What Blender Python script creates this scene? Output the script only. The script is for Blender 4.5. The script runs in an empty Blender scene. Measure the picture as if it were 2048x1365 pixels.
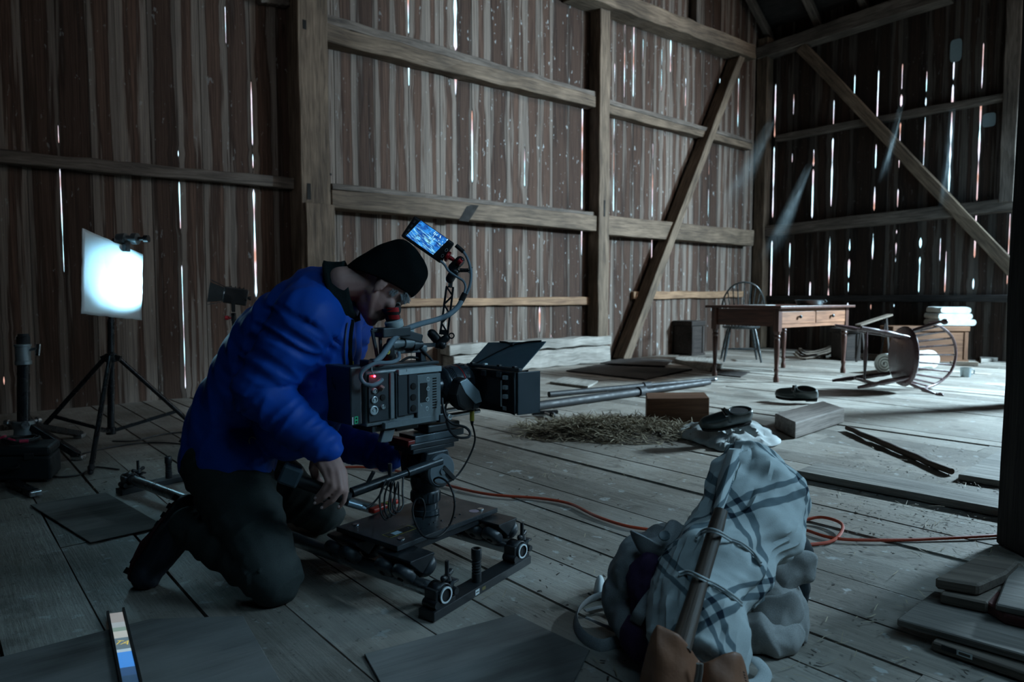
import bpy, bmesh, math, random
from mathutils import Vector, Matrix, noise, Quaternion
from math import sin, cos, pi, atan, radians as R
random.seed(7)
V = Vector
SC = bpy.context.scene
COL = SC.collection

# ------------------------------------------------------------------ camera model (2048 x 1365 frame)
FPX, CX, CY, HZN = 1365.0, 1024.0, 682.5, 595.0
PITCH = atan((CY - HZN) / FPX)
YAW = R(49.4)
CAMH = 0.90
RIGHT = V((cos(YAW), sin(YAW), 0)); FWD0 = V((-sin(YAW), cos(YAW), 0)); UPZ = V((0, 0, 1))
FWD = FWD0 * cos(PITCH) - UPZ * sin(PITCH)
UP = FWD0 * sin(PITCH) + UPZ * cos(PITCH)
def ray(px, py):
    return RIGHT * ((px - CX) / FPX) - UP * ((py - CY) / FPX) + FWD
_d = ray(1512, 694); _t = CAMH / -_d.z
CAM = V((-_d.x * _t, -_d.y * _t + 11.2, CAMH))      # the barn corner stands at (0, 11.2, 0)
YB = 11.2
def fl(px, py, z=0.0):                               # point on a level plane
    d = ray(px, py); return CAM + d * ((z - CAMH) / d.z)
def lw(px, py, x=0.0):                               # point on the left wall (or a plane in front of it)
    d = ray(px, py); return CAM + d * ((x - CAM.x) / d.x)
def bw(px, py, off=0.0):                             # point on the back wall (or a plane in front of it)
    d = ray(px, py); return CAM + d * ((YB - off - CAM.y) / d.y)
def at(px, py, dep):                                 # point at a distance along the view axis
    return CAM + ray(px, py) * dep
def depth(p): return (V(p) - CAM).dot(FWD)
def cs(x, y, z):                                     # right / away / up from the spot under the camera
    return V((CAM.x, CAM.y, 0)) + RIGHT * x + FWD0 * y + UPZ * z

# ------------------------------------------------------------------ tagging
ORG = {}
def tag(o, label=None, cat=None, group=None, kind=None):
    if label: o['label'] = label
    if cat: o['category'] = cat
    if group: o['group'] = group
    if kind: o['kind'] = kind
    return o
def thing(name, label, cat, loc, group=None, rot=None, kind=None):
    o = bpy.data.objects.new(name, None); COL.objects.link(o)
    o.location = loc; o.empty_display_size = 0.05
    ORG[o] = V(loc)
    if rot is not None:
        o.rotation_mode = 'QUATERNION'; o.rotation_quaternion = rot; ORG[o] = V((0, 0, 0))
    return tag(o, label, cat, group, kind)

# ------------------------------------------------------------------ mesh builder
def frame(d, up=(0, 0, 1)):
    d = V(d).normalized(); up = V(up)
    s = d.cross(up)
    if s.length < 1e-4: s = d.cross(V((0, 1, 0)))
    if s.length < 1e-4: s = d.cross(V((1, 0, 0)))
    s.normalize(); u = s.cross(d).normalized()
    return d, s, u
def catmull(pts, n=6, closed=False):
    pts = [V(p) for p in pts]; out = []
    m = len(pts)
    rng = range(m if closed else m - 1)
    for i in rng:
        if closed: a, b, c, d = pts[(i-1) % m], pts[i], pts[(i+1) % m], pts[(i+2) % m]
        else: a, b, c, d = pts[max(i-1, 0)], pts[i], pts[i+1], pts[min(i+2, m-1)]
        for k in range(n):
            t = k / n
            out.append(0.5 * ((2*b) + (c-a)*t + (2*a-5*b+4*c-d)*t*t + (3*b-a-3*c+d)*t*t*t))
    if not closed: out.append(pts[-1].copy())
    return out
class MB:
    def __init__(s): s.v = []; s.f = []; s.t = []; s.m = []; s.mi = 0
    def add(s, vs, fs, ts=None):
        b = len(s.v); s.v += [V(p) for p in vs]; s.f += [tuple(b + i for i in f) for f in fs]
        s.m += [s.mi] * len(fs)
        if ts is None:
            r = random.random() * 20; ts = [(p[0] + r, p[1] + r, p[2]) for p in vs]
        s.t += [tuple(t) for t in ts]
        return s
    def box(s, c, size, rot=None, taper=1.0):
        c = V(c); h = V(size) / 2; vs = []; ts = []; r = random.random() * 20
        for sz in (-1, 1):
            k = taper if sz > 0 else 1
            for sx, sy in ((-1, -1), (1, -1), (1, 1), (-1, 1)):
                p = V((sx*h.x*k, sy*h.y*k, sz*h.z)); ts.append((p.x + r, p.y + r, p.z))
                if rot is not None: p = rot @ p
                vs.append(c + p)
        return s.add(vs, [(3,2,1,0),(4,5,6,7),(0,1,5,4),(1,2,6,5),(2,3,7,6),(3,0,4,7)], ts)
    def beam(s, p0, p1, w, h, up=(0,0,1), seg=1, jit=0.0, w1=None, h1=None):
        """bar from p0 to p1; w across, h along 'up'"""
        p0, p1 = V(p0), V(p1); d, sd, u = frame(p1 - p0, up); L = (p1 - p0).length
        w1 = w if w1 is None else w1; h1 = h if h1 is None else h1
        vs = []; ts = []; r = random.random() * 20
        for i in range(seg + 1):
            k = i / seg; ww = w + (w1 - w) * k; hh = h + (h1 - h) * k
            for a, b in ((-1,-1),(1,-1),(1,1),(-1,1)):
                j1 = random.uniform(-jit, jit); j2 = random.uniform(-jit, jit)
                vs.append(p0 + d*(L*k) + sd*(a*ww/2 + j1) + u*(b*hh/2 + j2))
                ts.append((L*k + r, a*ww/2 + r*.7, b*hh/2))
        fs = [(0,1,2,3), tuple(4*seg + i for i in (3,2,1,0))]
        for i in range(seg):
            for k in range(4):
                a = 4*i + k; b = 4*i + (k+1) % 4
                fs.append((a, a+4, b+4, b))
        return s.add(vs, fs, ts)
    def tube(s, pts, r, seg=10, closed=False, cap=True, flat=None, up=(0,0,1)):
        """swept tube through pts; r one radius or a list; flat=(a,b) scales the two cross axes"""
        pts = [V(p) for p in pts]; n = len(pts)
        rs = r if isinstance(r, (list, tuple)) else [r]*n
        fx, fy = flat if flat else (1, 1)
        vs = []; ts = []; q = random.random()*20; L = 0
        prev = None
        for i, p in enumerate(pts):
            if closed: t = pts[(i+1) % n] - pts[(i-1) % n]
            else: t = pts[min(i+1, n-1)] - pts[max(i-1, 0)]
            if t.length < 1e-9: t = V((0,0,1))
            t.normalize()
            if prev is None: _, sd, u = frame(t, up)
            else:
                sd = prev - t*prev.dot(t)
                if sd.length < 1e-6: _, sd, u = frame(t, up)
                sd.normalize(); u = sd.cross(t).normalized()
            prev = sd
            if i: L += (p - pts[i-1]).length
            for k in range(seg):
                a = 2*pi*k/seg
                vs.append(p + sd*(cos(a)*rs[i]*fx) + u*(sin(a)*rs[i]*fy))
                ts.append((L + q, cos(a)*rs[i] + q, sin(a)*rs[i]))
        fs = []
        for i in range(n if closed else n-1):
            j = (i+1) % n
            for k in range(seg):
                k2 = (k+1) % seg
                fs.append((i*seg+k, i*seg+k2, j*seg+k2, j*seg+k))
        if cap and not closed:
            fs.append(tuple(reversed(range(seg)))); fs.append(tuple((n-1)*seg + k for k in range(seg)))
        return s.add(vs, fs, ts)
    def lathe(s, c, axis, prof, seg=20, up=(0,0,1), cap=True):
        """prof: list of (distance along axis, radius)"""
        c = V(c); d, sd, u = frame(axis, up); vs = []; fs = []; ts = []; q = random.random()*20
        for (a, r) in prof:
            for k in range(seg):
                g = 2*pi*k/seg
                vs.append(c + d*a + sd*(cos(g)*r) + u*(sin(g)*r)); ts.append((a+q, cos(g)*r+q, sin(g)*r))
        n = len(prof)
        for i in range(n-1):
            for k in range(seg):
                k2 = (k+1) % seg
                fs.append((i*seg+k, i*seg+k2, (i+1)*seg+k2, (i+1)*seg+k))
        if cap:
            if prof[0][1] > 1e-6: fs.append(tuple(reversed(range(seg))))
            if prof[-1][1] > 1e-6: fs.append(tuple((n-1)*seg+k for k in range(seg)))
        return s.add(vs, fs, ts)
    def cyl(s, p0, p1, r0, r1=None, seg=16):
        p0, p1 = V(p0), V(p1); L = (p1-p0).length
        return s.lathe(p0, p1-p0, [(0, r0), (L, r0 if r1 is None else r1)], seg)
    def ell(s, c, r, rot=None, seg=20, rings=12):
        c = V(c); r = V(r) if not isinstance(r, (int, float)) else V((r, r, r)); vs = []; fs = []
        for i in range(rings+1):
            th = pi*i/rings
            for k in range(seg):
                p = V((sin(th)*cos(2*pi*k/seg)*r.x, sin(th)*sin(2*pi*k/seg)*r.y, cos(th)*r.z))
                if rot is not None: p = rot @ p
                vs.append(c + p)
        for i in range(rings):
            for k in range(seg):
                k2 = (k+1) % seg
                fs.append((i*seg+k, (i+1)*seg+k, (i+1)*seg+k2, i*seg+k2))
        return s.add(vs, fs)
    def cap(s, p0, p1, r0, r1, seg=14):
        """tapered capsule, closed"""
        p0, p1 = V(p0), V(p1); L = (p1-p0).length; prof = []
        for i in range(6): a = pi/2*i/5; prof.append((-r0*cos(a), r0*sin(a)))
        for i in range(6): a = pi/2*i/5; prof.append((L + r1*sin(a), r1*cos(a)))
        return s.lathe(p0, (p1-p0) if L > 1e-6 else V((0,0,1)), prof, seg)
    def chain(s, pts, rs, seg=14):
        for i in range(len(pts)-1): s.cap(pts[i], pts[i+1], rs[i], rs[i+1], seg)
        return s
    def prism(s, poly, ext):
        """polygon (world points) extruded along ext"""
        n = len(poly); ext = V(ext); P = [V(p) for p in poly]
        vs = P + [p + ext for p in P]
        fs = [tuple(reversed(range(n))), tuple(range(n, 2*n))]
        for k in range(n):
            k2 = (k+1) % n; fs.append((k, k2, n+k2, n+k))
        return s.add(vs, fs)
    def quad(s, a, b, c, d): return s.add([a, b, c, d], [(0, 1, 2, 3)])
    def grid(s, P, closed_u=False):
        """P[i][j] points -> surface"""
        n, m = len(P), len(P[0]); vs = [p for row in P for p in row]; fs = []
        for i in range(n-1 if not closed_u else n):
            for j in range(m-1):
                i2 = (i+1) % n
                fs.append((i*m+j, i2*m+j, i2*m+j+1, i*m+j+1))
        return s.add(vs, fs, [(i*0.05, j*0.05, 0) for i in range(n) for j in range(m)])
    def build(s, name, mat, parent=None, smooth=False, bevel=0, bseg=2, origin=None, remesh=0, smit=0, sub=0, solid=0, disp=None, fix=True):
        me = bpy.data.meshes.new(name)
        if parent is not None: o0 = ORG[parent]
        elif origin is not None: o0 = V(origin)
        else:
            lo = [min(p[i] for p in s.v) for i in range(3)]; hi = [max(p[i] for p in s.v) for i in range(3)]
            o0 = V(((lo[0]+hi[0])/2, (lo[1]+hi[1])/2, lo[2]))
        me.from_pydata([p - o0 for p in s.v], [], s.f)
        a = me.attributes.new('tc', 'FLOAT_VECTOR', 'POINT')
        a.data.foreach_set('vector', [x for t in s.t for x in t])
        mats = mat if isinstance(mat, (list, tuple)) else [mat]
        for m_ in mats: me.materials.append(m_)
        if len(mats) > 1: me.polygons.foreach_set('material_index', s.m)
        if fix:
            bm = bmesh.new(); bm.from_mesh(me); bmesh.ops.remove_doubles(bm, verts=bm.verts, dist=1e-6) if not remesh else None
            bmesh.ops.recalc_face_normals(bm, faces=bm.faces); bm.to_mesh(me); bm.free()
        o = bpy.data.objects.new(name, me); COL.objects.link(o)
        if parent is None: o.location = o0
        else: o.parent = parent
        ORG[o] = o0
        if remesh:
            o = bake_remesh(o, remesh, smit, disp, o0)
            me = o.data
        if smooth: me.polygons.foreach_set('use_smooth', [True]*len(me.polygons))
        if solid:
            md = o.modifiers.new('t', 'SOLIDIFY'); md.thickness = solid; md.offset = 0
        if bevel:
            md = o.modifiers.new('b', 'BEVEL'); md.width = bevel; md.segments = bseg; md.limit_method = 'ANGLE'; md.angle_limit = R(40)
            md.harden_normals = False
        if sub:
            md = o.modifiers.new('s', 'SUBSURF'); md.levels = sub; md.render_levels = sub
        if smooth and not remesh:
            bm = bmesh.new(); bm.from_mesh(me)
            for e in bm.edges:
                if len(e.link_faces) == 2 and e.calc_face_angle(0) > R(42): e.smooth = False
            bm.to_mesh(me); bm.free()
        return o
def bake_remesh(o, vox, smit, disp, o0):
    """melt the overlapping lumps into one skin, relax it, then push its folds"""
    md = o.modifiers.new('r', 'REMESH'); md.mode = 'VOXEL'; md.voxel_size = vox; md.use_smooth_shade = True
    if smit:
        m2 = o.modifiers.new('s', 'SMOOTH'); m2.factor = 0.5; m2.iterations = smit
    dg = bpy.context.evaluated_depsgraph_get(); ev = o.evaluated_get(dg)
    me = bpy.data.meshes.new_from_object(ev)
    o.modifiers.clear(); old = o.data; mats = list(old.materials); o.data = me; me.name = old.name; bpy.data.meshes.remove(old)
    if not me.materials:
        for m_ in mats: me.materials.append(m_)
    if disp:
        me.update()
        ns = [n.vector.copy() for n in me.vertex_normals]
        cs_ = [v.co.copy() for v in me.vertices]
        for v, n, c in zip(me.vertices, ns, cs_): v.co = c + disp(c + o0, n)
    me.polygons.foreach_set('use_smooth', [True]*len(me.polygons)); me.update()
    return o

# ------------------------------------------------------------------ materials
class NT:
    def __init__(s, name):
        s.m = bpy.data.materials.new(name); s.m.use_nodes = True; s.n = s.m.node_tree.nodes; s.l = s.m.node_tree.links
        s.n.clear(); s.out = s.n.new('ShaderNodeOutputMaterial'); s.b = s.n.new('ShaderNodeBsdfPrincipled')
        s.l.new(s.b.outputs[0], s.out.inputs[0])
    def N(s, t, **k):
        nd = s.n.new('ShaderNode' + t)
        for a, v in k.items(): setattr(nd, a, v)
        return nd
    def L(s, a, b): s.l.new(a, b)
    def setin(s, sock, v):
        if hasattr(v, 'links') or isinstance(v, bpy.types.NodeSocket): s.L(v, sock)
        else: sock.default_value = v
    def math(s, op, a, b=0.0, c=None, clamp=False):
        nd = s.N('Math', operation=op, use_clamp=clamp); s.setin(nd.inputs[0], a); s.setin(nd.inputs[1], b)
        if c is not None: s.setin(nd.inputs[2], c)
        return nd.outputs[0]
    def mix(s, f, a, b):
        nd = s.N('Mix', data_type='RGBA'); s.setin(nd.inputs[0], f)
        for sock, v in ((nd.inputs[6], a), (nd.inputs[7], b)):
            s.setin(sock, v if not isinstance(v, tuple) else (v if len(v) == 4 else (*v, 1)))
        return nd.outputs[2]
    def mul(s, a, b, f=1.0):
        nd = s.N('Mix', data_type='RGBA', blend_type='MULTIPLY'); nd.inputs[0].default_value = f
        for sock, v in ((nd.inputs[6], a), (nd.inputs[7], b)):
            s.setin(sock, v if not isinstance(v, tuple) else (v if len(v) == 4 else (*v, 1)))
        return nd.outputs[2]
    def ramp(s, f, a, b, ca=0.0, cb=1.0):
        nd = s.N('MapRange', clamp=True); nd.interpolation_type = 'SMOOTHSTEP'
        s.setin(nd.inputs[0], f); nd.inputs[1].default_value = a; nd.inputs[2].default_value = b
        nd.inputs[3].default_value = ca; nd.inputs[4].default_value = cb
        return nd.outputs[0]
    def noise(s, vec, scale, detail=3, rough=.55, dist=0.0):
        nd = s.N('TexNoise'); s.L(vec, nd.inputs['Vector']); nd.inputs['Scale'].default_value = scale
        nd.inputs['Detail'].default_value = detail; nd.inputs['Roughness'].default_value = rough; nd.inputs['Distortion'].default_value = dist
        return nd.outputs[0]
    def vmul(s, vec, k):
        nd = s.N('VectorMath', operation='MULTIPLY'); s.L(vec, nd.inputs[0]); nd.inputs[1].default_value = k
        return nd.outputs[0]
    def attr(s, name):
        nd = s.N('Attribute'); nd.attribute_name = name; return nd
    def pos(s): return s.N('NewGeometry').outputs['Position']
    def bump(s, h, strength=.3, dist=.01):
        nd = s.N('Bump'); nd.inputs['Strength'].default_value = strength; nd.inputs['Distance'].default_value = dist
        s.L(h, nd.inputs['Height']); s.L(nd.outputs[0], s.b.inputs['Normal'])
    def done(s, base, rough=.7, metal=0.0, spec=.5):
        s.setin(s.b.inputs['Base Color'], base if not isinstance(base, tuple) else (*base[:3], 1)); s.setin(s.b.inputs['Roughness'], rough)
        s.b.inputs['Metallic'].default_value = metal; s.b.inputs['Specular IOR Level'].default_value = spec
        return s.m
_MC = {}
def cached(fn):
    def w(*a, **k):
        key = (fn.__name__, a, tuple(sorted(k.items())))
        if key not in _MC: _MC[key] = fn(*a, **k)
        return _MC[key]
    return w
@cached
def m_plain(name, c, rough=.5, metal=0.0, spec=.5, var=.15, bump=.0, scale=40):
    """worn plain surface: a faint noise breaks colour and gloss"""
    t = NT(name); p = t.N('TexCoord').outputs['Object']; n = t.noise(p, scale, 4)
    col = t.mix(n, tuple(x*(1-var) for x in c), tuple(min(1, x*(1+var)) for x in c))
    r = t.ramp(t.noise(p, scale*.35, 3), .3, .7, max(0.03, rough-.08), min(1, rough+.08))
    if bump: t.bump(n, bump, .002)
    return t.done(col, r, metal, spec)
@cached
def m_wood(name, dark, light, rough=.75, grain=1.0, stain=.35, bump=.35, spec=.35, dust=0.0, dustc=(.35,.36,.36)):
    t = NT(name); tc = t.attr('tc').outputs['Vector']
    v = t.vmul(tc, (1.3*grain, 16*grain, 16*grain)); g = t.noise(v, 2.2, 5, .62, .5)
    v2 = t.vmul(tc, (2.2*grain, 70*grain, 70*grain)); g2 = t.noise(v2, 2.0, 3, .6)
    b = t.noise(t.vmul(tc, (1, 2.2, 2.2)), 1.6, 3)
    f = t.math('MULTIPLY_ADD', g2, .35, t.math('MULTIPLY', g, .75)); f = t.ramp(f, .3, .78)
    col = t.mix(f, dark, light)
    col = t.mul(col, t.mix(t.ramp(b, .3, .7), (1-stain,)*3, (1, 1, 1)))
    if dust:
        up = t.N('SeparateXYZ'); t.L(t.N('NewGeometry').outputs['Normal'], up.inputs[0])
        k = t.math('MULTIPLY', t.ramp(up.outputs[2], .4, .9), t.math('MULTIPLY', t.ramp(b, .25, .7), dust))
        col = t.mix(k, col, dustc)
    t.bump(f, bump, .004)
    return t.done(col, rough, 0, spec)
@cached
def m_emit(name, c, strength):
    t = NT(name); t.done((.02, .02, .02), .4); t.b.inputs['Emission Color'].default_value = (*c, 1); t.b.inputs['Emission Strength'].default_value = strength
    return t.m
@cached
def m_cloth(name, c, rough=.95, weave=420, var=.25, sheen=.0, bump=.25, spec=.25):
    t = NT(name); p = t.N('TexCoord').outputs['Object']; n = t.noise(p, 9, 4); w = t.noise(p, weave, 2)
    f = t.math('MULTIPLY_ADD', w, .5, t.math('MULTIPLY', n, .5))
    col = t.mix(t.ramp(f, .3, .7), tuple(x*(1-var) for x in c), tuple(min(1, x*(1+var)) for x in c))
    t.bump(w, bump, .001)
    t.b.inputs['Sheen Weight'].default_value = sheen
    return t.done(col, rough, 0, spec)
# ------------------------------------------------------------------ materials of the barn
@cached
def m_board(name, dark=False):
    """rough-sawn siding: brown heart, grey water stains that wander along the board edges, pale specks"""
    t = NT(name); at_ = t.attr('bd'); sp = t.N('SeparateXYZ'); t.L(at_.outputs['Vector'], sp.inputs[0])
    u, r1, r2 = sp.outputs
    tc = t.attr('tc').outputs['Vector']; ts = t.N('SeparateXYZ'); t.L(tc, ts.inputs[0]); z = ts.outputs[2]
    def vec(a, b, c):
        nd = t.N('CombineXYZ'); t.setin(nd.inputs[0], a); t.setin(nd.inputs[1], b); t.setin(nd.inputs[2], c); return nd.outputs[0]
    r1k = t.math('MULTIPLY', r1, 71.0)
    edge = t.math('MULTIPLY', t.math('ABSOLUTE', t.math('SUBTRACT', u, .5)), 2.0)
    wob = t.noise(vec(t.math('MULTIPLY', u, 3.2), t.math('MULTIPLY', z, .45), r1k), 1.7, 3, .55)
    e = t.math('ADD', t.math('MULTIPLY', edge, .55), t.math('MULTIPLY', wob, 1.25))
    e = t.math('ADD', e, t.math('MULTIPLY', t.math('SUBTRACT', r2, .5), .35))
    gray = t.ramp(e, .86, 1.06)
    rim = t.math('MULTIPLY', t.ramp(e, .76, .88), t.math('SUBTRACT', 1.0, t.ramp(e, .90, 1.01)))
    g = t.noise(vec(t.math('MULTIPLY', u, 9.0), t.math('MULTIPLY', z, .5), r1k), 2.6, 4, .65)
    g2 = t.noise(vec(t.math('MULTIPLY', u, 46.0), t.math('MULTIPLY', z, 2.0), r1k), 2.0, 2, .6)
    fine = t.math('MULTIPLY_ADD', g2, .4, t.math('MULTIPLY', g, .7))
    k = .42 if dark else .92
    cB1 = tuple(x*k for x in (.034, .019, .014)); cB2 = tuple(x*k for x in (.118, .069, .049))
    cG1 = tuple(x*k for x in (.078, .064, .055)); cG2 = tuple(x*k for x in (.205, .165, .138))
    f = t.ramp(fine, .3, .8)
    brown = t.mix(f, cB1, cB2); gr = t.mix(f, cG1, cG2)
    col = t.mix(gray, brown, gr)
    col = t.mix(t.math('MULTIPLY', rim, .55), col, tuple(x*.6 for x in cB1))
    tone = t.ramp(r2, 0, 1, .62, 1.25)
    nd = t.N('CombineXYZ')
    for i in range(3): t.L(tone, nd.inputs[i])
    col = t.mul(col, nd.outputs[0])
    spk = t.noise(vec(t.math('MULTIPLY', ts.outputs[1], 11.0), t.math('MULTIPLY', z, 4.2), t.math('MULTIPLY', r1, 9.)), 2.3, 4, .62)
    col = t.mix(t.math('MULTIPLY', t.ramp(spk, .65, .69), t.ramp(ts.outputs[1], 3.6, 4.6, .25, .75)), col, (.40*k, .43*k, .43*k))
    groove = t.ramp(edge, .95, 1.0)
    col = t.mix(t.math('MULTIPLY', groove, .75), col, (.012, .010, .010))
    t.bump(fine, .5, .006)
    return t.done(col, .85, 0, .2)
M_TIMB = m_wood('hewn_timber', (.060, .042, .030), (.215, .156, .110), stain=.45, bump=.6, spec=.2)
M_TIMBD = m_wood('hewn_timber_dark', (.05, .04, .034), (.19, .155, .130), stain=.45, bump=.6, spec=.2)
M_RAIL = m_wood('newer_rail_wood', (.14, .08, .05), (.36, .22, .13), stain=.3, bump=.4, spec=.2)
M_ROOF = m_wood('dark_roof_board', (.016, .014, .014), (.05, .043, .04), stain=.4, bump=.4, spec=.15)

def px2m(p): return depth(p) / FPX

def plank_wall(name, axis, s0, s1, z0, z1, gaps, mat, wid=(.19, .29), thick=.009, inward=1, off=0.0, step=.16):
    """vertical siding. gaps: list of (s, [(za, zb, width)]). axis 'L': wall x=off, runs along y; 'B': wall y=off, runs along x"""
    rnd = random.Random(hash(name) % 1000 if False else len(name) * 17 + 5)
    cuts = sorted(gaps, key=lambda g: g[0])
    bnd = [(s0, [])]
    for s, rg in cuts + [(s1, [])]:
        gap = s - bnd[-1][0]
        if gap < .05:
            if rg: bnd[-1] = (bnd[-1][0], bnd[-1][1] + rg)
            continue
        n = max(1, round(gap / rnd.uniform(.21, .26)))
        a0 = bnd[-1][0]
        for i in range(1, n): bnd.append((a0 + gap*i/n + rnd.uniform(-.025, .025), []))
        bnd.append((s, rg))
    nz = int((z1 - z0) / step) + 1
    vs = []; fs = []; bd = []; tc = []
    def g(k, z):
        s, rg = bnd[k]; w = -0.012
        for za, zb, ww in rg:
            if za <= z <= zb:
                n = noise.noise(V((s*7.3, z*5.5, k*3.1)))
                e_ = min(1.0, (z - za)/.07, (zb - z)/.07); w = max(w, -.012 + (ww*min(1.15, max(-.2, .95 + 1.3*n)) + .012)*max(0.0, e_))
        return w
    zs = [z0 + (z1 - z0)*i/nz for i in range(nz + 1)]
    for k in range(len(bnd)): # finer levels around the ends of the slits
        for za, zb, ww in bnd[k][1]: zs += [za, za+.035, za+.07, zb-.07, zb-.035, zb]
    zs = sorted(set(round(z, 4) for z in zs if z0 <= z <= z1))
    for k in range(len(bnd) - 1):
        r1, r2 = rnd.random(), rnd.random(); dep = (.004 if k % 2 else 0.0) + rnd.uniform(0, .001)
        zz = [zs[0]]
        mine = set()
        for q in (k, k+1):
            for za, zb, ww in bnd[q][1]:
                mine.update(round(x, 4) for x in (za, za+.035, za+.07, zb-.07, zb-.035, zb))
        grid_ = [z for i, z in enumerate(zs) if z in mine or abs(((z - z0)/(z1 - z0)*nz) - round((z - z0)/(z1 - z0)*nz)) < 1e-3]
        b0 = len(vs); n = len(grid_)
        for z in grid_:
            a = bnd[k][0] + g(k, z)/2; b = bnd[k+1][0] - g(k+1, z)/2
            for (s, u) in ((a, 0.0), (b, 1.0)):
                for d in (0.0, thick):
                    if axis == 'L': vs.append((off - dep - d, s, z))
                    else: vs.append((s, off + dep + d, z))
                    bd.append((u, r1, r2)); tc.append((0, s, z))
        for i in range(n - 1):
            A = b0 + 4*i; B = A + 4
            fs += [(A, A+2, B+2, B), (A+1, B+1, B+3, A+3), (A, B, B+1, A+1), (A+2, A+3, B+3, B+2)]
    me = bpy.data.meshes.new(name); me.from_pydata(vs, [], fs)
    for nm, dat in (('bd', bd), ('tc', tc)):
        a = me.attributes.new(nm, 'FLOAT_VECTOR', 'POINT'); a.data.foreach_set('vector', [x for t in dat for x in t])
    me.materials.append(mat)
    bm = bmesh.new(); bm.from_mesh(me); bmesh.ops.recalc_face_normals(bm, faces=bm.faces); bm.to_mesh(me); bm.free()
    o = bpy.data.objects.new(name, me); COL.objects.link(o); o['kind'] = 'structure'
    return o

TB = .009                                            # thickness of the siding
def gl(px, *rng):
    s = lw(px, (rng[0][0] + rng[0][1])/2).y; out = []
    for y0, y1, w in rng:
        d = ray(px, (y0 + y1)/2); ww = abs(lw(px + w*.40, y0).y - lw(px - w*(.40 if px < 1200 else .12), y0).y) + (TB + .004)*abs(d.y/d.x)
        out.append((lw(px, y1).z, lw(px, y0).z, ww*(1 if px < 1200 else .7)))
    return (s, out)
def gb(px, *rng):
    s = bw(px, (rng[0][0] + rng[0][1])/2).x; out = []
    for y0, y1, w in rng:
        d = ray(px, (y0 + y1)/2); ww = abs(bw(px + w*.32, y0).x - bw(px - w*.32, y0).x) + (TB + .004)*abs(d.x/d.y)
        out.append((bw(px, y1).z, bw(px, y0).z, ww))
    return (s, out)
LG = [gl(3, (640,670,2), (742,782,3)), gl(117, (235,300,1.4), (325,560,2.2)), gl(357, (290,326,2.5), (352,470,2.6), (520,790,2.0)),
      gl(504, (150,300,1.5), (300,345,4), (372,600,4.6)), gl(452, (0,100,1.0)), gl(467, (620,660,2)),
      gl(817, (-60,75,3), (115,180,2), (428,442,3)), gl(911, (-120,105,7.0), (142,205,5)), gl(945, (215,370,2.2)), gl(1050, (285,380,1.8)),
      gl(1165, (210,425,2.4), (450,520,1.8)), gl(1080, (610,672,2.5)), gl(1103, (664,682,2.5)),
      gl(1230, (120,200,2.2), (230,430,2.2)), gl(1250, (30,205,3.8)), gl(1268, (28,200,2.6)), gl(1287, (70,140,2)), gl(1306, (280,440,2.5), (470,580,2)), gl(1324, (90,190,2)),
      gl(1342, (75,150,3.5)), gl(1372, (150,220,2)), gl(1418, (300,460,2), (485,600,2.2)), gl(1440, (150,230,2)), gl(1477, (150,285,3.2))]
BG = [gb(1550, (165,278,2.6), (290,440,2.6), (478,598,2.8)), gb(1587, (180,235,1.4), (300,330,1.2), (480,598,2.6)), gb(1627, (295,335,5), (335,440,3.2), (560,598,2.6)),
      gb(1667, (195,262,1.8), (272,418,4), (465,598,4)), gb(1709, (145,195,1.5), (463,505,3), (515,560,5), (560,590,3), (603,642,5)),
      gb(1755, (136,275,2.8), (283,342,2.8), (365,425,4), (460,526,4), (603,625,2)), gb(1804, (122,185,2.2), (185,218,6), (240,342,4.2), (372,422,3), (455,472,6), (480,530,3), (604,620,3)),
      gb(1853, (135,190,1.6), (190,216,3.2), (225,362,2), (472,500,6), (510,590,5.4), (604,612,4)), gb(1880, (470,528,2)),
      gb(1907, (118,165,3), (165,215,5), (218,440,5), (495,590,3)), gb(1965, (80,186,1.8), (200,405,4.6), (410,520,4.2), (553,582,6)), gb(2017, (420,575,2))]
# two bigger breaks under the middle girt
M_SIDING = m_board('weathered_siding'); M_SIDINGD = m_board('weathered_siding_shaded', True)  # second copy carries the end wall's shade in its colour
plank_wall('wall_left', 'L', -3.6, YB, -.05, 10.2, LG, M_SIDING)
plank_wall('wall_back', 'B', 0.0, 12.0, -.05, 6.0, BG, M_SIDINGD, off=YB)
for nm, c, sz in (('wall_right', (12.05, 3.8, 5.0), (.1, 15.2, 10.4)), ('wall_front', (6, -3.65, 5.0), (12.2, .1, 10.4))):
    MB().box(c, sz).build(nm, M_ROOF)['kind'] = 'structure'

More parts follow.
